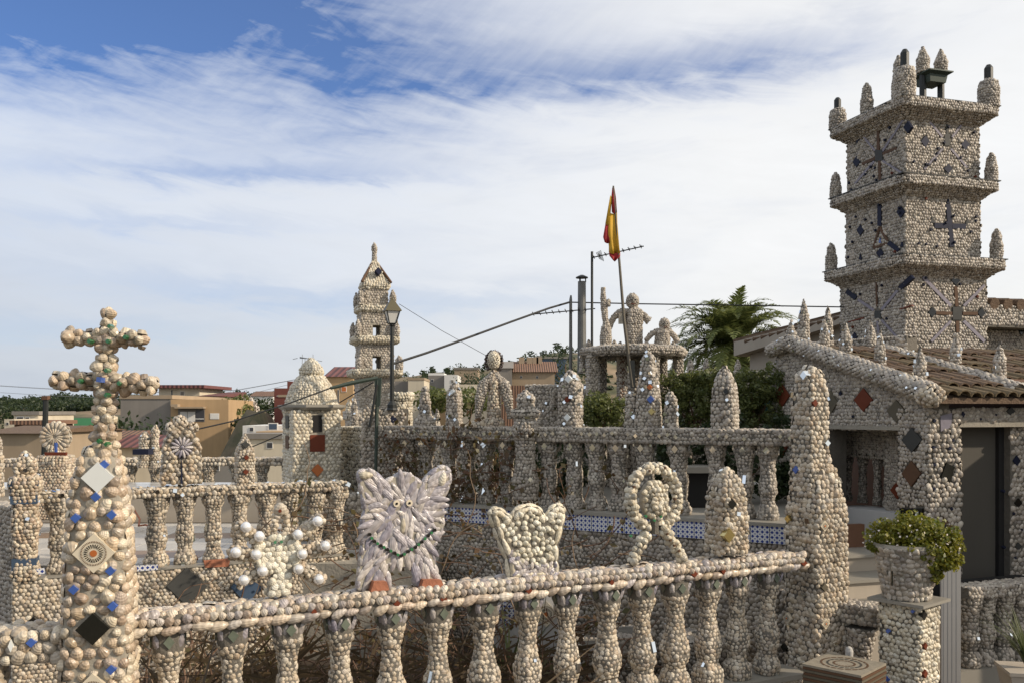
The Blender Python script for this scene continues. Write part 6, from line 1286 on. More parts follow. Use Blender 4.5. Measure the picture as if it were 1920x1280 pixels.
g = Geo(); g.cone((q[0], q[1], 0), [(.17, 4.18), (.19, 4.27), (.26, 4.30), (.26, 4.315)], 4, ta + PI / 4); g.to(tw_, 'tray', M['iron_green'])
# shadowed wing right of tower
def holes_w(t, v): return [vtile(t, v, 1914, 616, 16, 24, 'tile_black'), vtile(t, v, 1921, 596, 18, 18, 'tile_dark')]
wq = TC + ur * .60 - ub * .35
shell_w = Thing('rear_wing', 'shadowed shell wing with tiled roof edge right of the big tower', 'wall', (wq[0] + 1, wq[1], -.5)); v = VPl(wq[:2], ur[:2])
Geo().vprism(v, [(0, -.6), (3.2, -.6), (3.2, 1.18), (0, 1.18)], -.5, 0).to(shell_w, 'core', M['mortar']); ho = holes_w(shell_w, v); s = Sh(.05); s.vpoly(v, [(0, -.6), (3.2, -.6), (3.2, 1.05), (0, 1.05)], 0, ho)
Geo().vprism(v, [(0, 1.06), (3.2, 1.06), (3.2, 1.33), (0, 1.33)], -.1, .28).to(shell_w, 'eave_band', M['mortar']); s.vpoly(v, [(0, 1.08), (3.2, 1.08), (3.2, 1.33), (0, 1.33)], .28); s.out(shell_w, M['grey'])
for i in range(15):
    q = v.pt(.12 + i * .21, 1.35, .12); g = Geo(); g.tube([q + v.n * .18, q - v.n * .5 + ZUP * .10], [.075, .06], 8); g.to(shell_w, 'roof_tile', M['roof'])

# beige neighbour house behind the palm
t = Thing('beige_neighbour_house', 'beige rendered house with a sloping tiled roof right of the palm', 'house', P(1450, 760, 14)); v = VPl(P(1398, 700, 14.5)[:2], (P(1590, 700, 12.9) - P(1398, 700, 14.5))[:2]); q = [v.sz(*p) for p in ((1406, 760), (1600, 760), (1600, 598), (1406, 652))]
Geo().vprism(v, q, -3, 0).to(t, 'wall', M['plaster_beige']); q = [v.sz(*p) for p in ((1394, 668), (1602, 606), (1602, 590), (1394, 642))]; Geo().vprism(v, q, -.1, .22).to(t, 'fascia', M['plaster_beige']); q = [v.sz(*p) for p in ((1391, 643), (1604, 589), (1604, 583), (1391, 637))]
for i in range(14):
    f = i / 14; p0 = v.off(.26).hit(1393 + 212 * f, 640 - 54 * f); p1 = v.off(.26).hit(1393 + 212 * (f + 1 / 13.2), 640 - 54 * (f + 1 / 13.2) - 1); Geo().tube([p0 - v.n * .1, p1 - v.n * .1], [.075, .06], 7).to(t, 'roof_tile', M['roof'])
Geo().prism([v.pt(a, z, .2) for a, z in q], -v.n * 3).to(t, 'roof', M['roof'])
Geo().box(P(1408, 740, 12.9), .10, .05, .35).to(Thing('teal_shutter', 'dark teal sheet beside the hedge below the beige house', 'sheet', P(1430, 760, 11)), 'sheet', M['teal']) if False else None
t = Thing('teal_sheet', 'dark teal corrugated sheet between hedge and gabled building', 'sheet', P(1437, 770, 11.3)); g = Geo()
for i in range(6): g.box(P(1427 + i * 4, 740, 11.3), .011, .02 + .01 * (i % 2), .22)
g.to(t, 'sheet', M['teal'])

# ================================================================== GABLED BUILDING (right)
BC = np.array([3.67, 8.0, 0]); GV = VPl(BC[:2], ub[:2]); RV = VPl(BC[:2], ur[:2])
gb = Thing('gabled_building', 'gabled shell building with large rust and slate diamond tiles and a tiled roof', 'building', (4.4, 9, -2.3))
gp = lambda px, py: GV.sz(px, py)
# wall outline in wall coordinates (s grows away from the corner pillar)
W_ = [gp(1741, 806), gp(1741, 752), gp(1490, 652), gp(1462, 652), gp(1449, 690), gp(1449, 812), gp(1552, 803), gp(1690, 805)]
Geo().vprism(GV, W_, -.22, 0).to(gb, 'gable_wall', M['mortar'])
# lower left part of wall beneath mid rail
Wl = [gp(1449, 812), gp(1553, 803), gp(1553, 1100), gp(1449, 1100)]; Geo().vprism(GV, Wl, -.22, 0).to(gb, 'lower_wall', M['mortar'])
holes = []
for px, py, w, h, m_ in ((1467, 741, 30, 44, 'tile_red'), (1559, 753, 26, 44, 'tile_olive'), (1620, 749, 35, 44, 'tile_red'), (1682, 770, 36, 42, 'tile_olive'), (1467, 836, 22, 44, 'tile_red')): holes.append(vtile(gb, GV, px, py, w, h, m_))
for px, py, w, h in ((1577, 737, 5, 10), (1712, 812, 5, 6), (1600, 780, 4, 5), (1650, 722, 4, 6), (1525, 700, 4, 7)): holes.append(vtile(gb, GV, px, py, w, h, 'tile_dark'))
s = Sh(.046); s.vpoly(GV, W_, 0, holes); s.vpoly(GV, Wl, 0, holes)
# pillar at the corner
ptop = .02; pw = .345; pd = .37
Geo().box(BC + ur * pw / 2 + ub * pd / 2 + ZUP * (ptop - 2.3) / 2, pw / 2, pd / 2, (ptop + 2.3) / 2, ta).to(gb, 'corner_pillar', M['mortar'])
PV = VPl((BC - ur * .004)[:2], ub[:2]); PR = VPl((BC - ub * .004)[:2], ur[:2]); pl = []; prr = []
for px, py, w, h, m_ in ((1711, 824, 38, 46, 'tile_slate'), (1710, 887, 36, 48, 'tile_brown')): pl.append(vtile(gb, PV, px, py, w, h, m_, .004))
pl.append(vtile(gb, PV, 1710, 970, 42, 36, 'tile_black', .004, shape='sq'))
# white bird motif on the black plaque
g = Geo(); q0 = PV.off(.02)
for pts in ([(1700, 974), (1706, 966), (1712, 972)], [(1712, 975), (1717, 962), (1722, 958), (1719, 968)], [(1694, 980), (1702, 976), (1710, 982)], [(1720, 982), (1724, 974), (1728, 980)]): g.vprism(q0, [q0.sz(*p) for p in pts], -.004, .003)
g.to(gb, 'white_motif', M['tile_white'])
prr.append(vtile(gb, PR, [(1773, 867), (1788, 874), (1782, 902), (1763, 893)], 0, 0, 'tile_black', .004, shape='poly') if False else None)
o_ = [PR.sz(*p) for p in ((1773, 867), (1788, 874), (1781, 902), (1763, 893))]; Geo().vprism(PR, o_, -.02, .014).to(gb, 'tile', M['tile_black']); prr = [o_]
o_ = [PR.sz(*p) for p in ((1762, 779), (1784, 773), (1782, 800), (1763, 808))]; Geo().vprism(PR, o_, -.02, .010).to(gb, 'tile', M['tile_lilac']); prr.append(o_)
for px, py in ((1751, 788), (1786, 824), (1750, 838), (1780, 840), (1751, 870), (1785, 907), (1750, 915), (1783, 953), (1770, 985)): prr.append(vtile(gb, PR, px, py, 6, 7, 'tile_dark', .004))
o_ = [PR.sz(*p) for p in ((1768, 968), (1790, 990), (1776, 1010), (1762, 985))]; Geo().vprism(PR, o_, -.02, .012).to(gb, 'tile', M['tile_brown']); prr.append(o_)
s.vpoly(PV, [(-.0, -2.3), (pd, -2.3), (pd, ptop), (0, ptop)] if np.dot(PV.u, ub) > 0 else [(-pd, -2.3), (0, -2.3), (0, ptop), (-pd, ptop)], .004, pl); s.vpoly(PR, [(0, -2.3), (pw, -2.3), (pw, ptop), (0, ptop)], .004, prr, size=.05)
a = BC + ur * pw; s.quad(a + ZUP * -2.3, a + ub * pd + ZUP * -2.3, a + ub * pd + ZUP * ptop, a + ZUP * ptop)
# beam under the gable
Geo().vprism(GV, [gp(1690, 806), gp(1690, 799), gp(1552, 796), gp(1552, 803)], -.22, .02).to(gb, 'beam', M['mortar_light'])
# lintel and door wall on the right
zl0, zl1 = (HY - 800) / FPX * 8.1, .03
Geo().box(BC + ur * (pw + 1.5) + ub * .15 + ZUP * (zl0 + zl1) / 2, 1.5, .14, (zl1 - zl0) / 2, ta).to(gb, 'lintel', M['mortar_light']); LV = VPl((BC + ub * .01)[:2], ur[:2]); lh = []
for px, py, w, h, m_ in ((1804, 776, 8, 12, 'tile_dark'), (1894, 770, 16, 16, 'tile_slate'), (1866, 777, 5, 5, 'tile_dark'), (1838, 785, 4, 4, 'tile_dark')): lh.append(vtile(gb, LV, px, py, w, h, m_))
s.vpoly(LV, [(pw, zl0 + .05), (3.3, zl0 + .05), (3.3, zl1), (pw, zl1)], 0, lh)
dx0 = float(np.dot(RV.hit(1800, 900) - RV.o, ur)); dx1 = float(np.dot(RV.hit(1872, 900) - RV.o, ur)) ; DV = VPl((BC + ub * .18)[:2], ur[:2]); d1 = DV.sz(1868, 900)[0]
Geo().vprism(DV, [(pw, -2.3), (d1, -2.3), (d1, zl0 + .0), (pw, zl0)], -.03, -.01).to(gb, 'door_curtain', M['curtain'])
Geo().vprism(DV, [(d1, -2.3), (d1 + .06, -2.3), (d1 + .06, zl0), (d1, zl0)], -.03, .03).to(gb, 'door_frame', M['dark'])
Geo().vprism(DV, [(d1 + .06, -2.3), (3.3, -2.3), (3.3, zl0 + .02), (d1 + .06, zl0 + .02)], -.2, .10).to(gb, 'front_wall', M['mortar']); DW = DV.off(.10); dh = []
for px, py, w, h, m_ in ((1905, 863, 14, 20, 'tile_dark'), (1908, 942, 14, 18, 'tile_black'), (1911, 1101, 15, 20, 'tile_black'), (1908, 1023, 14, 14, 'tile_slate'), (1881, 920, 5, 6, 'tile_dark'), (1900, 962, 5, 6, 'tile_dark'), (1882, 1025, 5, 6, 'tile_dark'), (1903, 1045, 5, 5, 'tile_dark'), (1914, 992, 5, 5, 'tile_dark'), (1912, 875, 4, 5, 'tile_dark')): dh.append(vtile(gb, DW, px, py, w, h, m_))
s.vpoly(DW, [(d1 + .07, -2.3), (3.3, -2.3), (3.3, zl0), (d1 + .07, zl0)], 0, dh, size=.05)
s.out(gb, M['grey'])
# verge (thick sloping shell roll)
e0 = GV.hit(1744, 741); e1 = GV.hit(1487, 642); e2 = GV.hit(1452, 655)
vpts = [e0 - ub * .05 + GV.n * .05 + ZUP * .02, e1 + GV.n * .05, e2 + GV.n * .05 - ZUP * .02]; g = Geo(); g.tube(vpts, [.075, .068, .06], 10); vo = g.to(gb, 'verge', M['mortar']); s = Sh(.05); s.tube(vpts, [.098, .088, .075], .042, h=.8); s.out(gb, M['grey'], 0, vo); mirror_chips(gb, np.concatenate(s.P), np.concatenate(s.N), 34, .03, parent=vo, tilt=.35)
s = Sh(.06); s.ball(e0 - ub * .04 + GV.n * .04, .105, .105, .095, .048, h=.9); s.out(gb, M['warm'], 60, vo)
# second verge on the roof, parallel, further right
f0 = e0 + ur * 1.02 + ub * .15 + ZUP * .03; f1 = f0 + ub * 1.75 + ZUP * .50
g = Geo(); g.tube([f0 - ub * .1, f1], [.09, .08], 10); vo2 = g.to(gb, 'rear_verge', M['mortar']); s = Sh(.05); s.tube([f0 - ub * .1, f1], [.10, .09], .048); s.out(gb, M['grey'], 0, vo2); mirror_chips(gb, np.concatenate(s.P), np.concatenate(s.N), 14, .045, parent=vo2)
# roof deck and barrel tiles
r0 = e0 + ZUP * -.02 - ub * .12; rs = unit(ub * 1.9 + ZUP * .53)
Geo().prism([r0, r0 + ur * 3.2, r0 + ur * 3.2 + rs * 2.0, r0 + rs * 2.0], -ZUP * .05).to(gb, 'roof_deck', M['roof'])
def barrel(L, ra_, rb_):
    V = []; F = []; n = 6
    for y, r in ((0, ra_), (L, rb_)):
        for q in range(n + 1): a = PI * q / n; V.append((r * math.cos(a), y, r * .75 * math.sin(a)))
        for q in range(n + 1): a = PI * q / n; V.append(((r - .014) * math.cos(a), y, (r - .014) * .75 * math.sin(a)))
    m_ = n + 1
    for q in range(n): F += [(q, q + 1, 2 * m_ + q + 1, 2 * m_ + q), (m_ + q + 1, m_ + q, 3 * m_ + q, 3 * m_ + q + 1), (q + 1, q, m_ + q, m_ + q + 1)]
    return mesh_from('roof_tile', V, F)
bt = barrel(.36, .066, .055); bt.materials.append(M['roof']); nrm_r = unit(np.cross(ur, rs))
bt2 = barrel(.36, .066, .055); bt2.materials.append(plain('lichen_tile', (.115, .082, .042), .95, var=.4, scale=14, bump=.5))
for i in range(24):
    for j in range(7):
        p = r0 + ur * (.10 + i * .130) + rs * (-.03 + j * .29) + nrm_r * (.012 + .020 * RNG.random()); o = gb.add('roof_tile', bt2 if (j < 1 or RNG.random() < .3) else bt, None); sd_ = RNG.normal(0, .03)
        uu = unit(ur + rs * sd_); vv = unit(rs - ur * sd_ - nrm_r * .0); ww = np.cross(uu, vv); vv = unit(vv - nrm_r * .10); q = p - gb.loc
        o.matrix_local = Matrix(((uu[0], vv[0], ww[0], q[0]), (uu[1], vv[1], ww[1], q[1]), (uu[2], vv[2], ww[2], q[2]), (0, 0, 0, 1)))
# brown block tile on roof (right)
t = Thing('loose_brown_slab', 'flat brown slab lying on the roof tiles at the right edge', 'slab', P(1892, 718, 8.8)); Geo().box(P(1895, 717, 8.7), .16, .12, .03, ta + .1).to(t, 'slab', M['wood'])
# finials along the verges
for i, (px, yb, yt, w, D_, lb_) in enumerate([(1483, 648, 600, 11, 10.0, 'leftmost pointed finial at the apex of the gable'), (1507, 640, 560, 11, 10.4, 'tallest bullet finial behind the gable apex'), (1546, 662, 596, 10, 9.8, 'slim finial on the upper part of the verge'), (1552, 640, 574, 10, 10.6, 'sharp pointed finial behind the verge'),
        (1586, 676, 606, 12, 9.45, 'thick rounded finial in the middle of the verge'), (1650, 692, 620, 11, 9.0, 'mirror studded finial on the lower verge'), (1632, 672, 600, 12, 10.1, 'dark rounded finial behind the lower verge'), (1725, 706, 648, 12, 8.25, 'round topped finial at the lower end of the verge'),
        (1792, 690, 626, 11, 9.3, 'finial in front of the big tower base'), (1874, 706, 640, 12, 8.7, 'finial at the right end of the rear verge')]):
    c = P(px, yb, D_); k_ = D_ / FPX; h = (yb - yt) * k_; column('finial', lb_, 'finial', c[0], c[1], c[2] - .05, [(w * k_ * 1.15, 0), (w * k_, h * .3), (w * k_ * .95, h * .65), (w * k_ * .6, h * .85), (w * k_ * .1, h + .05)], .040, 'grey', OL_RD, 0, (), 5)
shellwall('shell coping wall behind the verge at the foot of the big tower', 1480, 1700, 646, 700, 11.2, 9.9, zb=.2)
# recessed inner balustrade
ib = Thing('inner_balustrade', 'shaded shell balustrade inside the opening under the gable', 'balustrade', (3.6, 9.2, -1)); IV = VPl((BC + ur * .42)[:2], ub[:2])
za, zb_ = IV.sz(1620, 858)[1], IV.sz(1620, 944)[1]
x0 = IV.sz(1705, 850)[0]; x1 = IV.sz(1530, 850)[0]; Geo().vprism(IV, [(x0, za), (x1, za), (x1, .0), (x0, .0)], -.12, .0).to(ib, 'panel', M['mortar']); s = Sh(.032); s.vpoly(IV, [(x0, za), (x1, za), (x1, -.03), (x0, -.03)], 0); s.out(ib, M['grey']); mirror_chips(ib, np.concatenate(s.P), np.concatenate(s.N), 9, .035)
g = Geo()
for q in range(11): nn = unit(IV.n + RNG.normal(0, .12, 3)); uu = unit(np.cross(nn, ZUP)); d = diamond_geo(IV.pt(x0 + .1 + q * .12, za + .04, .03), uu * .014, ZUP * .014, nn, .008); g.add(d.V, d.F)
g.to(ib, 'mirror_chips', M['mirror'], None, 'stuff')
ip_ = baluster_proto(abs(za - zb_), [(r * .52, z) for r, z in MPROF], .028, 'grey', cap=.09, gem=False)
for q, sx in enumerate([IV.sz(p_, 900)[0] for p_ in (1555, 1580, 1608, 1636, 1655)]): place_baluster(ib, ip_[q % 3], IV.pt(sx, zb_, -.06), ta)
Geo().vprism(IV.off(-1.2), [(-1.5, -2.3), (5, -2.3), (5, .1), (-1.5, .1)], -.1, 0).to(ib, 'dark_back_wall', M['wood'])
# side pier with rust tile
ppx = IV.off(.10); o_ = [ppx.sz(*p) for p in ((1660, 800), (1684, 800), (1684, 960), (1660, 955))]; Geo().vprism(ppx, o_, -.1, 0).to(ib, 'pier', M['mortar']); s = Sh(.036); hh = [vtile(ib, ppx, 1684, 918, 26, 34, 'tile_red')]; s.vpoly(ppx, o_, 0, hh); s.out(ib, M['grey'])
# white wall below and steps
t = Thing('white_dado_wall', 'plain white rendered wall below the recessed balustrade', 'wall', (3.5, 9, -2)); WV2 = VPl((BC + ur * .18)[:2], ub[:2]); o_ = [WV2.sz(*p) for p in ((1560, 948), (1690, 962), (1690, 1300), (1560, 1300))]; Geo().vprism(WV2, o_, -.4, 0).to(t, 'render', M['plaster'])
t = Thing('orange_crate', 'dark orange wooden panel against the white wall by the steps', 'panel', P(1600, 1010, 8.2)); Geo().box(P(1600, 1010, 8.4), .10, .03, .14, ta).to(t, 'panel', M['wood'])
t = Thing('steps', 'tiled steps rising between the stepped pillar and the flower pot', 'steps', P(1630, 1110, 7.6))
for i, (y, zpy, dd) in enumerate(((7.3, 1135, .35), (7.6, 1085, .35), (7.95, 1040, .35))):
    z = (HY - zpy) / FPX * y; Geo().box((3.0, y + .4, (z - 2.3) / 2), .42, .4, (z + 2.3) / 2 - .015, ta).to(t, 'riser', M['plaster_beige']); Geo().box((3.0, y + .39, z - .005), .43, .42, .012, ta).to(t, 'tread', M['stone_step'])

# ---- flower pot pedestal
D = 6.35; q = P(1704, 1120, D); t = Thing('pedestal', 'square shell pedestal with a thin tile slab on top', 'pedestal', (q[0], q[1], -2.2)); ra2 = math.radians(40)
nR = unit([math.sin(ra2), -math.cos(ra2), 0]); nL = unit([-math.cos(ra2), -math.sin(ra2), 0]); hwp = .155
tl = [(on_face(q[:2], nR, hwp, 1731, 1152), nR, .034, 'tile_black'), (on_face(q[:2], nR, hwp, 1733, 1210), nR, .026, 'tile_red'), (on_face(q[:2], nR, hwp, 1733, 1262), nR, .030, 'tile_red'), (on_face(q[:2], nL, hwp, 1666, 1182), nL, .016, 'tile_blue'), (on_face(q[:2], nL, hwp, 1712, 1145), nL, .014, 'tile_blue'), (on_face(q[:2], nL, hwp, 1664, 1272), nL, .022, 'tile_blue')]
ks = tiles_spheres(t, tl); clad_lathe(t, q[0], q[1], [(hwp, -.95), (hwp, 0)], OL_SQ(ra2, 14), .042, M['cream'], z0=q[2] - .02, keep=ks, indiv=280, name='core', h=.85, spread=1.3)
Geo().box((q[0], q[1], q[2] - .008), .20, .20, .010, ra2).to(t, 'top_slab', M['stone_step'])
pot = Thing('flower_pot', 'tapered shell covered flower pot on the pedestal', 'pot', q); pc = q + ZUP * .005 + [-.015, 0, 0]; V, F = lathe_core(pc[0], pc[1], [(.150, 0), (.17, .12), (.205, .30), (.235, .36), (.225, .385), (.20, .36)], OL_RD, pc[2]); po = pot.mesh('vessel', V, F, M['mortar_light']); s = Sh(.045); s.lathe(pc[0], pc[1], [(.152, .0), (.172, .12), (.207, .30), (.237, .36)], OL_RD, z0=pc[2], h=.6, spread=2, var=.25); s.out(pot, M['grey'], 90, po)
Geo().box(on_face(pc[:2], unit([-.2, -1, 0]), .185, 1672, 1083), .004, .01, .05).to(pot, 'dark_strip', M['tile_black'])
fl = Thing('succulent_plant', 'bushy yellow green succulent with tiny white flowers spilling over the pot', 'plant', pc + ZUP * .36); P_ = []; N_ = []
for (ox, oy, oz, r, n) in ((0.05, 0, .43, .19, 60), (-.12, 0, .40, .14, 40), (.17, 0, .40, .16, 46), (.22, -.02, .26, .13, 36), (.16, -.12, .26, .13, 36), (.03, -.16, .32, .12, 34), (-.20, -.02, .33, .09, 18), (.26, -.05, .36, .11, 24), (.13, -.14, .16, .07, 14)):
    p, nn = clump_points(pc + [ox, oy, oz + .03], (r * 1.12, r * 1.1, r * .75), int(n * 1.7), 26, r * .26); P_.append(p); N_.append(nn)
fl.add('foliage', quads_mesh('foliage', leaf_cloud(np.concatenate(P_), np.concatenate(N_) + ZUP * .5, .0125, .8) - fl.loc), M['leaf_pot'])
p = np.concatenate(P_); top = p[RNG.choice(len(p), 1500)]; sel = []
cen = pc + [.04, 0, .32]
for i in range(70):
    d = RNG.normal(0, 1, 3); d[2] = abs(d[2]) * .8 + .1; d[1] = -abs(d[1]); d = unit(d); sel.append(cen + d * np.array([.34, .24, .24]) * RNG.uniform(.86, 1.12))
sel = np.array(sel); fl.add('flowers', quads_mesh('flowers', np.concatenate([leaf_cloud(sel, unit(np.array([0, -1, .6]))[None], .0075, 1.0), leaf_cloud(sel + RNG.normal(0, .006, sel.shape), unit(np.array([0, -1, .6]))[None], .006, 1.0)]) - fl.loc), M['petal'], None, 'stuff')
g = Geo()
for q_ in sel[:60]: g.tube([q_, q_ * .0 + (q_ + (cen - q_) * .35)], .0015, 3)
g.to(fl, 'stems', M['leaf_pot'])
# ribbed pale board behind the pot
t = Thing('ribbed_board', 'pale grey ribbed vertical board standing right of the pedestal', 'board', P(1780, 1280, 7.2)); g = Geo()
for i in range(9): g.box(P(1766 + i * 4, 1170, 7.35), .0096, .012 + .0015 * (i % 2), .52)
g.to(t, 'ribs', M['pvc'])
# small balustrade right of the board
rb2 = Thing('shell_balustrade', 'short shaded balustrade under the curtain doorway at the right edge', 'balustrade', (3.9, 7.5, -2)); RA = P(1800, 1100, 7.5)[:2]; RB = P(1990, 1100, 7.9)[:2]; ro, u, n, A3r, Lr = rail_box(rb2, RA, RB, -1.54, -1.45, .10); s = Sh(.045); s.quad(A3r + n * .1 + ZUP * -1.54, A3r + u * Lr + n * .1 + ZUP * -1.54, A3r + u * Lr + n * .1 + ZUP * -1.45, A3r + n * .1 + ZUP * -1.45); s.quad(A3r + n * .1 + ZUP * -1.45, A3r + u * Lr + n * .1 + ZUP * -1.45, A3r + u * Lr - n * .1 + ZUP * -1.45, A3r - n * .1 + ZUP * -1.45); s.out(rb2, M['grey'], 0, ro)
rp_ = baluster_proto(.58, MPROF, .04, 'grey', cap=.09, gem=False)
for x in (.10, .28, .47, .65): place_baluster(rb2, rp_[int(x * 10) % 3], A3r + u * x + ZUP * -2.12, .4)
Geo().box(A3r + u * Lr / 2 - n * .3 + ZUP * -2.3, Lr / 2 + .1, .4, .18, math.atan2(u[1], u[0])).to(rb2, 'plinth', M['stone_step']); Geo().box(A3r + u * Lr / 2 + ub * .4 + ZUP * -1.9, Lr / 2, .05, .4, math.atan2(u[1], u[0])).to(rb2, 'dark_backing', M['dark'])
# low balustrade stub between stepped pillar and pedestal
lb2 = Thing('low_shell_wall', 'short low shell wall with a vase shaped baluster between stepped pillar and pedestal', 'wall', (2.75, 6.9, -2.2)); RA = P(1586, 1120, 6.95)[:2]; RB = P(1665, 1150, 6.75)[:2]; ro, u, n, A3s, Ls = rail_box(lb2, RA, RB, -1.60, -1.46, .10)
s = Sh(.045); s.quad(A3s + n * .1 + ZUP * -1.6, A3s + u * Ls + n * .1 + ZUP * -1.6, A3s + u * Ls + n * .1 + ZUP * -1.46, A3s + n * .1 + ZUP * -1.46); s.quad(A3s + n * .1 + ZUP * -1.46, A3s + u * Ls + n * .1 + ZUP * -1.46, A3s + u * Ls - n * .1 + ZUP * -1.46, A3s - n * .1 + ZUP * -1.46); s.out(lb2, M['grey'], 60, ro)
c = P(1614, 1230, 6.85); clad_lathe(lb2, c[0], c[1], [(.085, 0), (.08, .2), (.11, .35), (.13, .42)], OL_RD, .042, M['grey'], z0=-2.05, name='baluster')
t = Thing('white_bottle', 'small white rounded bottle standing behind the tile stack', 'bottle', P(1592, 1232, 6.75)); g = Geo(); g.cone(P(1592, 1235, 6.72), [(.028, 0), (.03, .06), (.022, .085), (.008, .095)], 12); g.to(t, 'body', M['plaster'])
# stack of tiles
t = Thing('tile_stack', 'stack of patterned floor tiles at the foot of the stepped pillar', 'tiles', P(1590, 1280, 6.0)); D = 6.05; q = P(1583, 1243, D)
for i in range(12): Geo().box((q[0] + RNG.normal(0, .004), q[1] + RNG.normal(0, .004), q[2] - .008 - i * .0175), .20, .20, .0075, math.radians(47) + RNG.normal(0, .02)).to(t, 'tile', M['tile_worn'] if i == 0 else (M['tile_brown'] if i % 2 else M['tile_olive']))
g = Geo(); g2 = Geo()
for r in (.06, .10, .14): 
    for i in range(20): a = PI * 2 * i / 20; b = a + PI * 2 / 20 * .8; (g if r != .10 else g2).add([np.array([q[0] + rr * math.cos(aa) , q[1] + rr * math.sin(aa), q[2] + .0018]) for rr, aa in ((r, a), (r + .014, a), (r + .014, b), (r, b))], [(0, 1, 2, 3)])
g.to(t, 'brown_pattern', M['tile_brown'], None, 'stuff'); g2.to(t, 'green_pattern', M['tile_slate'], None, 'stuff')
# pot with spiky plant bottom right
D = 6.6; q = P(1925, 1300, D); t = Thing('square_planter', 'pale square planter at the lower right corner', 'planter', q); Geo().cone(q, [(.16, -.1), (.22, .16), (.235, .165), (.235, .19), (.2, .19)], 4, .6).to(t, 'box', M['plaster_beige'])
t = Thing('spiky_plant', 'grassy spiky plant fanning out over the right planter', 'plant', q); V = []
for i in range(90):
    a = RNG.uniform(0, 2 * PI); L = RNG.uniform(.3, .62); d = np.array([math.cos(a), math.sin(a), 0]); b = q + ZUP * .19; pr_ = b; sp_ = RNG.uniform(.3, 1.0)
    for k_ in range(4):
        f = (k_ + 1) / 4; nx = b + d * L * sp_ * f ** 1.3 * .8 + ZUP * L * (f - .55 * sp_ * f * f); w = .008 * (1 - f * .9); w0 = .008 * (1 - (f - .25) * .9); sd_ = np.array([-d[1], d[0], 0]); V += [pr_ - sd_ * w0, pr_ + sd_ * w0, nx + sd_ * w, nx - sd_ * w]; pr_ = nx
t.add('leaves', quads_mesh('leaves', np.array(V) - t.loc), M['leaf_agave'])

# ================================================================== LEFT ORNAMENTS
# wheel ornament on far rail
c = P(105, 870, 10.5); D = 10.5; k_ = D / FPX
t = Thing('wheel_ornament', 'round shell wheel with radiating mussel shells on a stepped base', 'sculpture', c); clad_lathe(t, c[0], c[1], [(.20, -.62), (.20, .0), (.17, .09), (.09, .12), (.06, .2), (.04, .26)], OL_SQ(.1, 5), .042, M['pink'], z0=c[2], name='base')
hc = P(105, 818, D); V1 = VPl(hc[:2], [1, .08]); o_ = [(.165 * math.cos(a), hc[2] + .165 * math.sin(a)) for a in np.linspace(0, 2 * PI, 24, endpoint=False)]; wo = Geo().vprism(V1, o_, -.04, .04).to(t, 'disc', M['mortar_light']); s = Sh(.05)
for q in range(18):
    a = 2 * PI * q / 18; d = V1.u * math.cos(a) + ZUP * math.sin(a)
    for r, w, l in ((.06, .022, .09), (.135, .04, .075)): s.add(hc + d * r + V1.n * .045, V1.n, -d, [w, l, .03], 1)
    s.add(hc + d * .168, unit(d + V1.n * .2), V1.u, [.055, .055, .04], 0)
s.out(t, M['warm'], 54, wo); Geo().box(P(105, 850, D - .25), .12, .02, .018).to(t, 'brown_tile', M['tile_red']); Geo().box(P(105, 838, D - .1), .012, .012, .055).to(t, 'lilac_strip', M['tile_blue'])
# arched panel with star
c = LP.hit(340, 905); D = c[1]; k_ = D / FPX; t = Thing('star_panel', 'arched shell panel with a star of mussel shells and three knobs on top', 'sculpture', c); v = LP
o_ = [v.sz(*p) for p in ((302, 906), (306, 860), (308, 830), (320, 806), (340, 798), (360, 806), (374, 830), (376, 860), (378, 906))]; po = Geo().vprism(v, o_, -.10, .03).to(t, 'panel', M['mortar']); s = Sh(.045); hc = v.off(.03).hit(341, 838); s.keep = [(hc, .10)]; s.vpoly(v, o_, .03, size=.042, h=1.0)
for i in range(len(o_) - 1):
    a, b = np.array(o_[i]), np.array(o_[i + 1]); dl = b - a; L_ = np.linalg.norm(dl); m_ = max(1, int(L_ / .045)); en = unit([-dl[1], dl[0]])
    for q in range(m_): p = a + dl * (q + .5) / m_; nn = unit(v.u * en[0] + ZUP * en[1] + v.n * .2); s.add(v.pt(p[0], p[1], -.03), nn, v.n, [.05, .07, .04], 0)
s.out(t, M['warm'], 120, po); s = Sh(.03)
for q in range(14): a = 2 * PI * q / 14; d = v.u * math.cos(a) + ZUP * math.sin(a); s.add(hc + d * .058 + v.n * .012, v.n, -d, [.026, .085, .03], 1)
s.add(hc + v.n * .03, v.n, ZUP, [.035, .035, .03], 0); s.out(t, M['lilac'], 20, po)
for px, py, r in ((320, 800, .035), (338, 792, .055), (362, 800, .04)): s = Sh(.05); s.ball(v.hit(px, py), r, r, r * 1.1, .042); s.out(t, M['warm'], 0, po)
Geo().vprism(v.off(.03), [v.sz(341, 905), v.sz(337, 905), v.sz(339, 852)], 0, .03).to(t, 'dark_spike', M['tile_dark'], po)
# pyramid finial with rust diamonds
c = LP.hit(459, 905); tl = [(on_face(c[:2], wd * 0 + LP.n, .085, 461, 833), LP.n, .034, 'tile_slate'), (on_face(c[:2], LP.n, .095, 462, 857), LP.n, .024, 'tile_red'), (on_face(c[:2], LP.n, .095, 461, 884), LP.n, .026, 'tile_red')]
column('pyramid_post', 'square post with pyramid top and two rust diamond tiles on the left rail', 'finial', c[0], c[1], -.68, pxprof(c[1], 903, [(17, 903), (17, 850), (15, 835), (4, 810), (1, 806)]), .036, 'warm', OL_SQ(.48, 8), 0, tl)
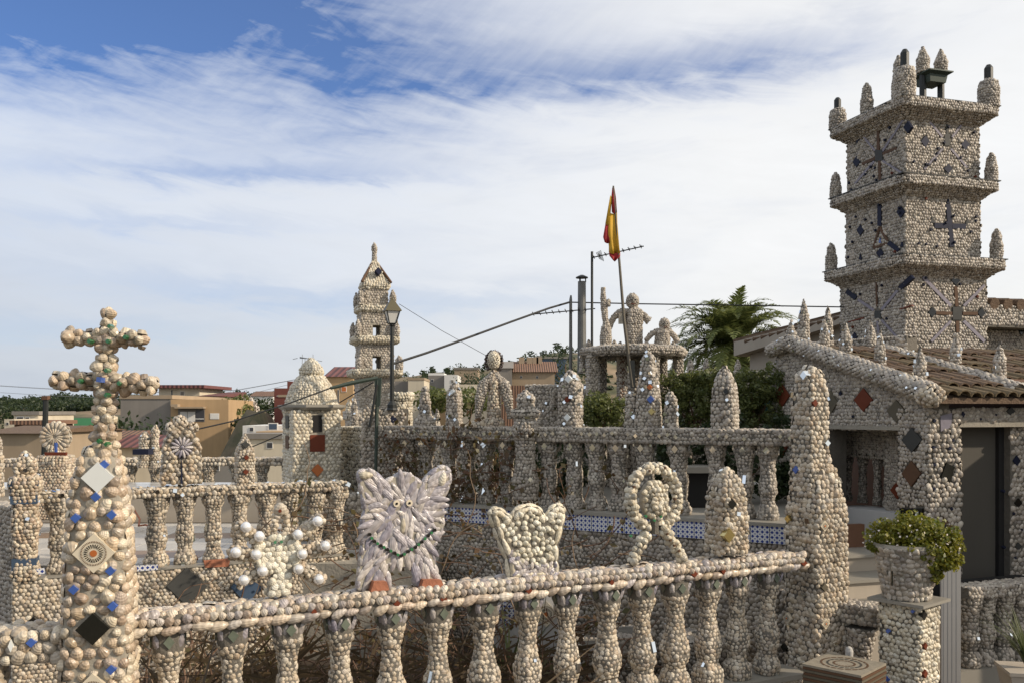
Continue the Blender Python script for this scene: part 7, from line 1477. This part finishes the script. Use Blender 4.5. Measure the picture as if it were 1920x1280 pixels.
# paired finials behind
D = 11.8; t = None
for px, pts, l_ in ((272, [(14, 875), (12, 850), (11, 835), (12, 820), (4, 808)], 'shorter knobbed finial of the close pair left of the star panel'), (291, [(11, 875), (8, 845), (7, 820), (9, 808), (3, 795)], 'taller club shaped finial of the close pair left of the star panel')):
    c = P(px, 880, D); column('finial', l_, 'finial', c[0], c[1], P(px, 880, D)[2] - .1, [(w / FPX * D, (882 - y) / FPX * D + .08) for w, y in pts], .04, 'warm', OL_RD, 0, (), 3)
c = P(268, 860, D); Geo().box(P(268, 846, D - .2), .10, .08, .035).to(Thing('dark_mirror_block', 'dark glazed block on the knobbed finial base', 'block', c), 'block', M['tile_dark'])
# rounded post at left edge, and banded corner post
c = P(-8, 880, 8.6); column('round_post', 'rounded shell post cut by the left picture edge', 'finial', c[0], c[1], P(2, 930, 8.6)[2], [(.075, 0), (.075, .3), (.06, .42), (.06, .52), (.02, .6)], .042, 'warm', OL_RD, 0)
c = P(48, 1085, 7.42); k_ = 7.42 / FPX; pr = [(24 * k_, 0), (26 * k_, 15 * k_), (20 * k_, 40 * k_), (22 * k_, 75 * k_), (26 * k_, 100 * k_), (22 * k_, 130 * k_), (24 * k_, 150 * k_), (30 * k_, 178 * k_), (28 * k_, 190 * k_), (16 * k_, 196 * k_), (21 * k_, 208 * k_), (18 * k_, 222 * k_), (8 * k_, 236 * k_), (2 * k_, 240 * k_)]
t = column('banded_post', 'corner post with an onion top and dark blue tile bands on the left terrace wall', 'post', c[0], c[1], -1.375, pr, .040, 'pink', OL_SQ(.35, 4), 200, (), 6)
for zy, hh, ww in ((904, 5, 27), (928, 14, 24), (1056, 12, 22)):
    z = (HY - zy) / FPX * 7.42; Geo().box((c[0], c[1], z), ww * k_ * .93, ww * k_ * .93, hh * k_, .35).to(t, 'blue_tile_band', M['blue_metal'])
# near rail on the left going behind the cross column is part of the terrace balustrade; barrier strip roof
t = Thing('red_striped_awning', 'small red and cream striped awning seen between the far balusters', 'awning', P(118, 892, 15)); 
for i in range(9): Geo().prism([P(88 + i * 7, 897, 15), P(91.5 + i * 7, 897, 15), P(95 + i * 7, 885, 15.4), P(91 + i * 7, 885, 15.4)], [0, .03, .02]).to(t, 'stripe', M['tile_orange'])
Geo().prism([P(86, 897.2, 15.03), P(152, 897.2, 15.03), P(156, 884.8, 15.45), P(90, 884.8, 15.45)], [0, .03, -.02]).to(t, 'canvas', M['tile_cream'])

# ================================================================== VEGETATION
# palm
D = 20.0; c = P(1383, 700, D); pt = Thing('palm_tree', 'date palm with a full crown of arching fronds behind the statue platform', 'palm', (c[0], c[1], -3)); top = P(1372, 652, D)
g = Geo(); g.tube([(c[0], c[1], -3.2), (c[0], c[1], top[2] - .5), tuple(top + [0, 0, -.05])], [.22, .22, .28], 12); g.to(pt, 'trunk', M['bark'])
def frond(base, az_, el_, L, droop, dry=False, lw=.30):
    V = []; d = np.array([math.cos(az_), math.sin(az_), 0]); n = 22; pts = []
    for i in range(n + 1):
        f = i / n; e = el_ - droop * f ** 1.6; 
        if i == 0: p = np.array(base, float)
        else: p = pts[-1] + (d * math.cos(e) + ZUP * math.sin(e)) * L / n
        pts.append(p)
    sd_ = np.array([-d[1], d[0], 0])
    for i in range(n): V += [pts[i] - sd_ * .012, pts[i] + sd_ * .012, pts[i + 1] + sd_ * .010, pts[i + 1] - sd_ * .010]
    for i in range(3, n + 1):
        f = i / n; t_ = unit(pts[i] - pts[i - 1]); up = unit(np.cross(t_, sd_)); up = up if up[2] > 0 else -up; ll = lw * math.sin(PI * min(1, f * .82 + .16)) * 1.1
        for rep in range(3):
            p0 = pts[i] - t_ * (L / n) * rep / 3
            for sg in (-1, 1):
                dd = unit(sd_ * sg + t_ * .95 + up * RNG.uniform(-.15, .45) + RNG.normal(0, .10, 3)); q = ll * RNG.uniform(.8, 1.1); w = unit(np.cross(dd, up)) * .017; tip = p0 + dd * q - ZUP * q * .12; m_ = p0 + dd * q * .5
                V += [p0 - w * .5, p0 + w * .5, m_ + w, m_ - w, m_ - w, m_ + w, tip + w * .1, tip - w * .1]
    return np.array(V)
k0 = 0
for i in range(84):
    a = i * 2.39996; f = i / 84; el_ = 1.5 - 1.45 * f ** .8 + RNG.normal(0, .08); L = RNG.uniform(1.65, 1.95) * (1.0 if f > .2 else .85); me = quads_mesh('frond', frond(top + [0, 0, .05 - f * .15], a, el_, L, RNG.uniform(1.2, 2.0)) - pt.loc); pt.add('frond', me, M['leaf_palm'])
for i in range(16): a = i * 2.2 + .3; me = quads_mesh('dry_frond', frond(top + [0, 0, -.15], a, RNG.uniform(-.9, -.2), RNG.uniform(.6, .95), .7, lw=.2) - pt.loc); pt.add('dry_frond', me, M['leaf_dry'])
# hedges
def bush(name, label, c, r, nc, npc, ls, mat, cat='shrub', cr=.25):
    t = Thing(name, label, cat, (c[0], c[1], c[2] - r[2])); p, n = clump_points(c, r, nc, npc, min(r) * cr * 2)
    if name == 'clipped_hedge':
        P_, N_ = [], []
        for i in range(int(nc * 1.5)):
            q = np.array(c) + RNG.uniform(-1, 1, 3) * r; q[2] += .12 * math.sin(q[0] * 9) * r[2]; e = RNG.normal(0, 1, (npc, 3)); e /= np.linalg.norm(e, axis=1)[:, None]; P_.append(q + e * RNG.uniform(.3, 1, (npc, 1)) * RNG.uniform(.04, .11)); N_.append(e)
        p, n = np.concatenate(P_), np.concatenate(N_)
    t.add('foliage', quads_mesh('foliage', leaf_cloud(p, n, ls) - t.loc), M[mat])
    g = Geo()
    for i in range(6): a = i * 1.05; g.tube([np.array(c) - ZUP * r[2], np.array(c) + [math.cos(a) * r[0] * .6, math.sin(a) * r[1] * .6, RNG.uniform(-.2, .5) * r[2]]], [.015, .005], 5)
    g.to(t, 'stems', M['twig']); return t
bush('clipped_hedge', 'tall green hedge between statue platform and bullet finial', P(1305, 752, 10.6), (.40, .3, .33), 150, 60, .019, 'leaf_hedge')
bush('clipped_hedge', 'feathery green hedge between bullet finial and gabled building', P(1415, 750, 10.4), (.26, .3, .34), 120, 60, .019, 'leaf_hedge')
bush('clipped_hedge', 'dark hedge mass seen through the right end of the middle balustrade', P(1370, 860, 9.6), (.75, .2, .42), 110, 40, .03, 'leaf_dark')
bush('potted_shrub', 'small leafy shrub under the statue platform', P(1130, 768, 10.2), (.27, .2, .19), 80, 46, .02, 'leaf_hedge')
bush('dark_shrub', 'dark shrub behind the left half of the middle balustrade', P(1000, 880, 10.5), (.9, .2, .4), 70, 30, .035, 'leaf_dark')
# climbing dry vine with reddish leaves
vine = Thing('climbing_vine', 'dry reddish climbing vine tangled over the middle balustrade', 'vine', P(850, 1000, 8.6)); g = Geo(); LV_ = []; LN_ = []
def wander(p, d, L, step, r0, g, jit=.35, grav=-.02, leafp=.0, lo=None):
    pts = [np.array(p)]; d = unit(d); n = int(L / step)
    for i in range(n):
        d = unit(d + RNG.normal(0, jit, 3) * [1, .5, 1] + ZUP * grav); pts.append(pts[-1] + d * step)
        if RNG.random() < leafp: lo.append(pts[-1] + RNG.normal(0, .03, 3))
    g.tube(pts, list(np.linspace(r0, r0 * .35, len(pts))), 4, False); return pts
lo = []
for i in range(70):
    px = RNG.uniform(690, 1180) if i % 3 else RNG.uniform(740, 960); D = 9.9 - (px - 700) / 800 * 2 - .28 + RNG.normal(0, .06); b = P(px, RNG.uniform(950, 1060), D); wander(b, [RNG.normal(0, .6), 0, 1], RNG.uniform(.4, 1.0), .06, .008, g, .32, .0, .55, lo)
for i in range(40):
    px = RNG.uniform(735, 1000); b = P(px, RNG.uniform(815, 940), MRP.off(.2).hit(px, 800)[1]); wander(b, [RNG.normal(0, 1), 0, RNG.normal(0, .6)], RNG.uniform(.3, .7), .05, .006, g, .35, .0, .8, lo)
g.to(vine, 'branches', M['twig']); lo = np.array(lo); rep = np.concatenate([lo + RNG.normal(0, .05, lo.shape) * [1, .4, 1] for q in range(2)]); k_ = RNG.random(len(rep)) < .95
vine.add('leaves', quads_mesh('leaves', leaf_cloud(rep[k_], np.array([[0, -1, .3]]), .026, .8) - vine.loc), M['leaf_vine'], None, 'stuff')
# bramble of bare twigs in the garden
br = Thing('bare_bramble', 'brown thicket of bare twigs filling the sunken garden behind the near balusters', 'bramble', (-.4, 7.4, GZ)); g = Geo(); g2 = Geo(); lo = []
for i in range(230):
    px = RNG.uniform(250, 1180); D = RNG.uniform(6.1, 8.3); b = P(px, 770, D); b[2] = GZ; (wander)(b, [RNG.normal(0, .9), RNG.normal(0, .4), 1], RNG.uniform(.5, 1.35), .075, RNG.uniform(.006, .012), g if i % 5 else g2, .30, -.03, .12, lo)
for i in range(90):
    px = RNG.uniform(540, 1160); D = RNG.uniform(6.6, 8.2); b = P(px, RNG.uniform(960, 1180), D); wander(b, [RNG.normal(0, 1), 0, RNG.normal(0, .4)], RNG.uniform(.4, 1.0), .07, .006, g if i % 3 else g2, .22, -.02, .2, lo)
g.to(br, 'twigs', M['twig'], None, 'stuff'); g2.to(br, 'pale_twigs', M['twig_pale'], None, 'stuff'); lo = np.array(lo); br.add('leaves', quads_mesh('leaves', leaf_cloud(np.concatenate([lo + RNG.normal(0, .04, lo.shape) for q in range(4)]), np.array([[0, -.6, .8]]), .028, .7) - br.loc), M['leaf_vine'], None, 'stuff')
dl = Thing('dead_palm_leaves', 'heap of long dead palm leaves lying behind the near balusters', 'leaves', (-.6, 6.6, GZ)); V = []
for i in range(420):
    px = RNG.uniform(260, 1080); D = RNG.uniform(5.6, 7.2); b = P(px, 770, D); b[2] = GZ + RNG.uniform(.02, .55); a = RNG.uniform(-.5, 1.1) if i % 2 else RNG.uniform(0, PI); L = RNG.uniform(.25, .6); d = np.array([math.cos(a), RNG.normal(0, .3), math.sin(a) * .8]); w = np.array([-d[2], 0, d[0]]) * RNG.uniform(.006, .016); V += [b - w, b + w, b + d * L + w * .3, b + d * L - w * .3]
dl.add('blades', quads_mesh('blades', np.array(V) - dl.loc), M['leaf_dry'], None, 'stuff')
# low shell features behind the near balusters, right part
for i, (px, py, D_, r, h_, lb_) in enumerate([(1180, 1225, 7.4, .20, .50, 'round shell planter glimpsed between the right balusters'), (1100, 1200, 7.6, .22, .35, 'broad low shell planter left of the round one'), (1330, 1170, 7.45, .24, .45, 'shell planter close to the pointed post')]):
    c = P(px, py, D_); column('shell_planter', lb_, 'planter', c[0], c[1], GZ, [(r * .8, 0), (r, h_ * .8), (r * 1.1, h_), (r * .7, h_ + .01)], .05, 'grey', OL_RD)
shellwall('low shell wall crossing behind the right balusters', 1140, 1480, 1080, 1300, 8.0, 7.35, zb=-2.3)
t = Thing('white_tiled_panel', 'upright white panel with a blue octagon tile and a spiral tile behind the balusters', 'panel', P(975, 1200, 7.6)); v = VPl(P(925, 1200, 7.6)[:2], [1, .05]); o_ = [v.sz(*p) for p in ((925, 1230), (1050, 1230), (1050, 1110), (925, 1110))]; Geo().vprism(v, o_, -.04, 0).to(t, 'board', M['plaster'])
o_ = [v.sz(954 + 20 * math.cos(a), 1149 + 24 * math.sin(a)) for a in np.linspace(PI / 8, PI / 8 + 2 * PI, 8, endpoint=False)]; g = Geo().vprism(v, o_, 0, .012); fuv = []
for f in g.F:
    for i in f: p = g.V[i] - v.o; fuv.append((float(np.dot(p, v.u)) * 26, p[2] * 26))
t.mesh('octagon_tile', g.V, g.F, M['mosaic'], uvs=fuv)
cc = v.off(.006).hit(1024, 1150); burst_tile(t, cc, v.u, ZUP, v.n, .11)
ag = Thing('spiky_plant', 'dark spiky plant growing below the white panel', 'plant', P(955, 1250, 7.2)); q = P(955, 1255, 7.2); V = []
for i in range(26):
    a = RNG.uniform(0, PI); L = RNG.uniform(.25, .5); d = np.array([math.cos(a), RNG.normal(0, .3), math.sin(a)]); w = np.array([-d[2], 0, d[0]]) * .014; V += [q - w, q + w, q + d * L + w * .1, q + d * L - w * .1]
ag.add('leaves', quads_mesh('leaves', np.array(V) - ag.loc), M['leaf_agave'])

# ================================================================== groups of repeats
GR = {'tree': 'trees on the far slopes', 'finial': 'shell finials on rails and verges', 'small_finial': 'tiny finials on the hedge wall', 'house': 'houses of the far town', 'cable': 'cables strung between the poles',
      'shell_balustrade': 'shell clad balustrades', 'clipped_hedge': 'hedge masses beyond the middle balustrade', 'shell_planter': 'shell planters behind the near balusters', 'shell_wall': 'shell clad garden walls', 'side_post': 'side posts of the obelisk finial', 'cube_house': 'white cube house blocks', 'tv_aerial': 'television aerials'}
for o in list(COL.objects):
    if o.parent is None and 'label' in o:
        b = o.name.split('.')[0]
        if b in GR: o['group'] = GR[b]
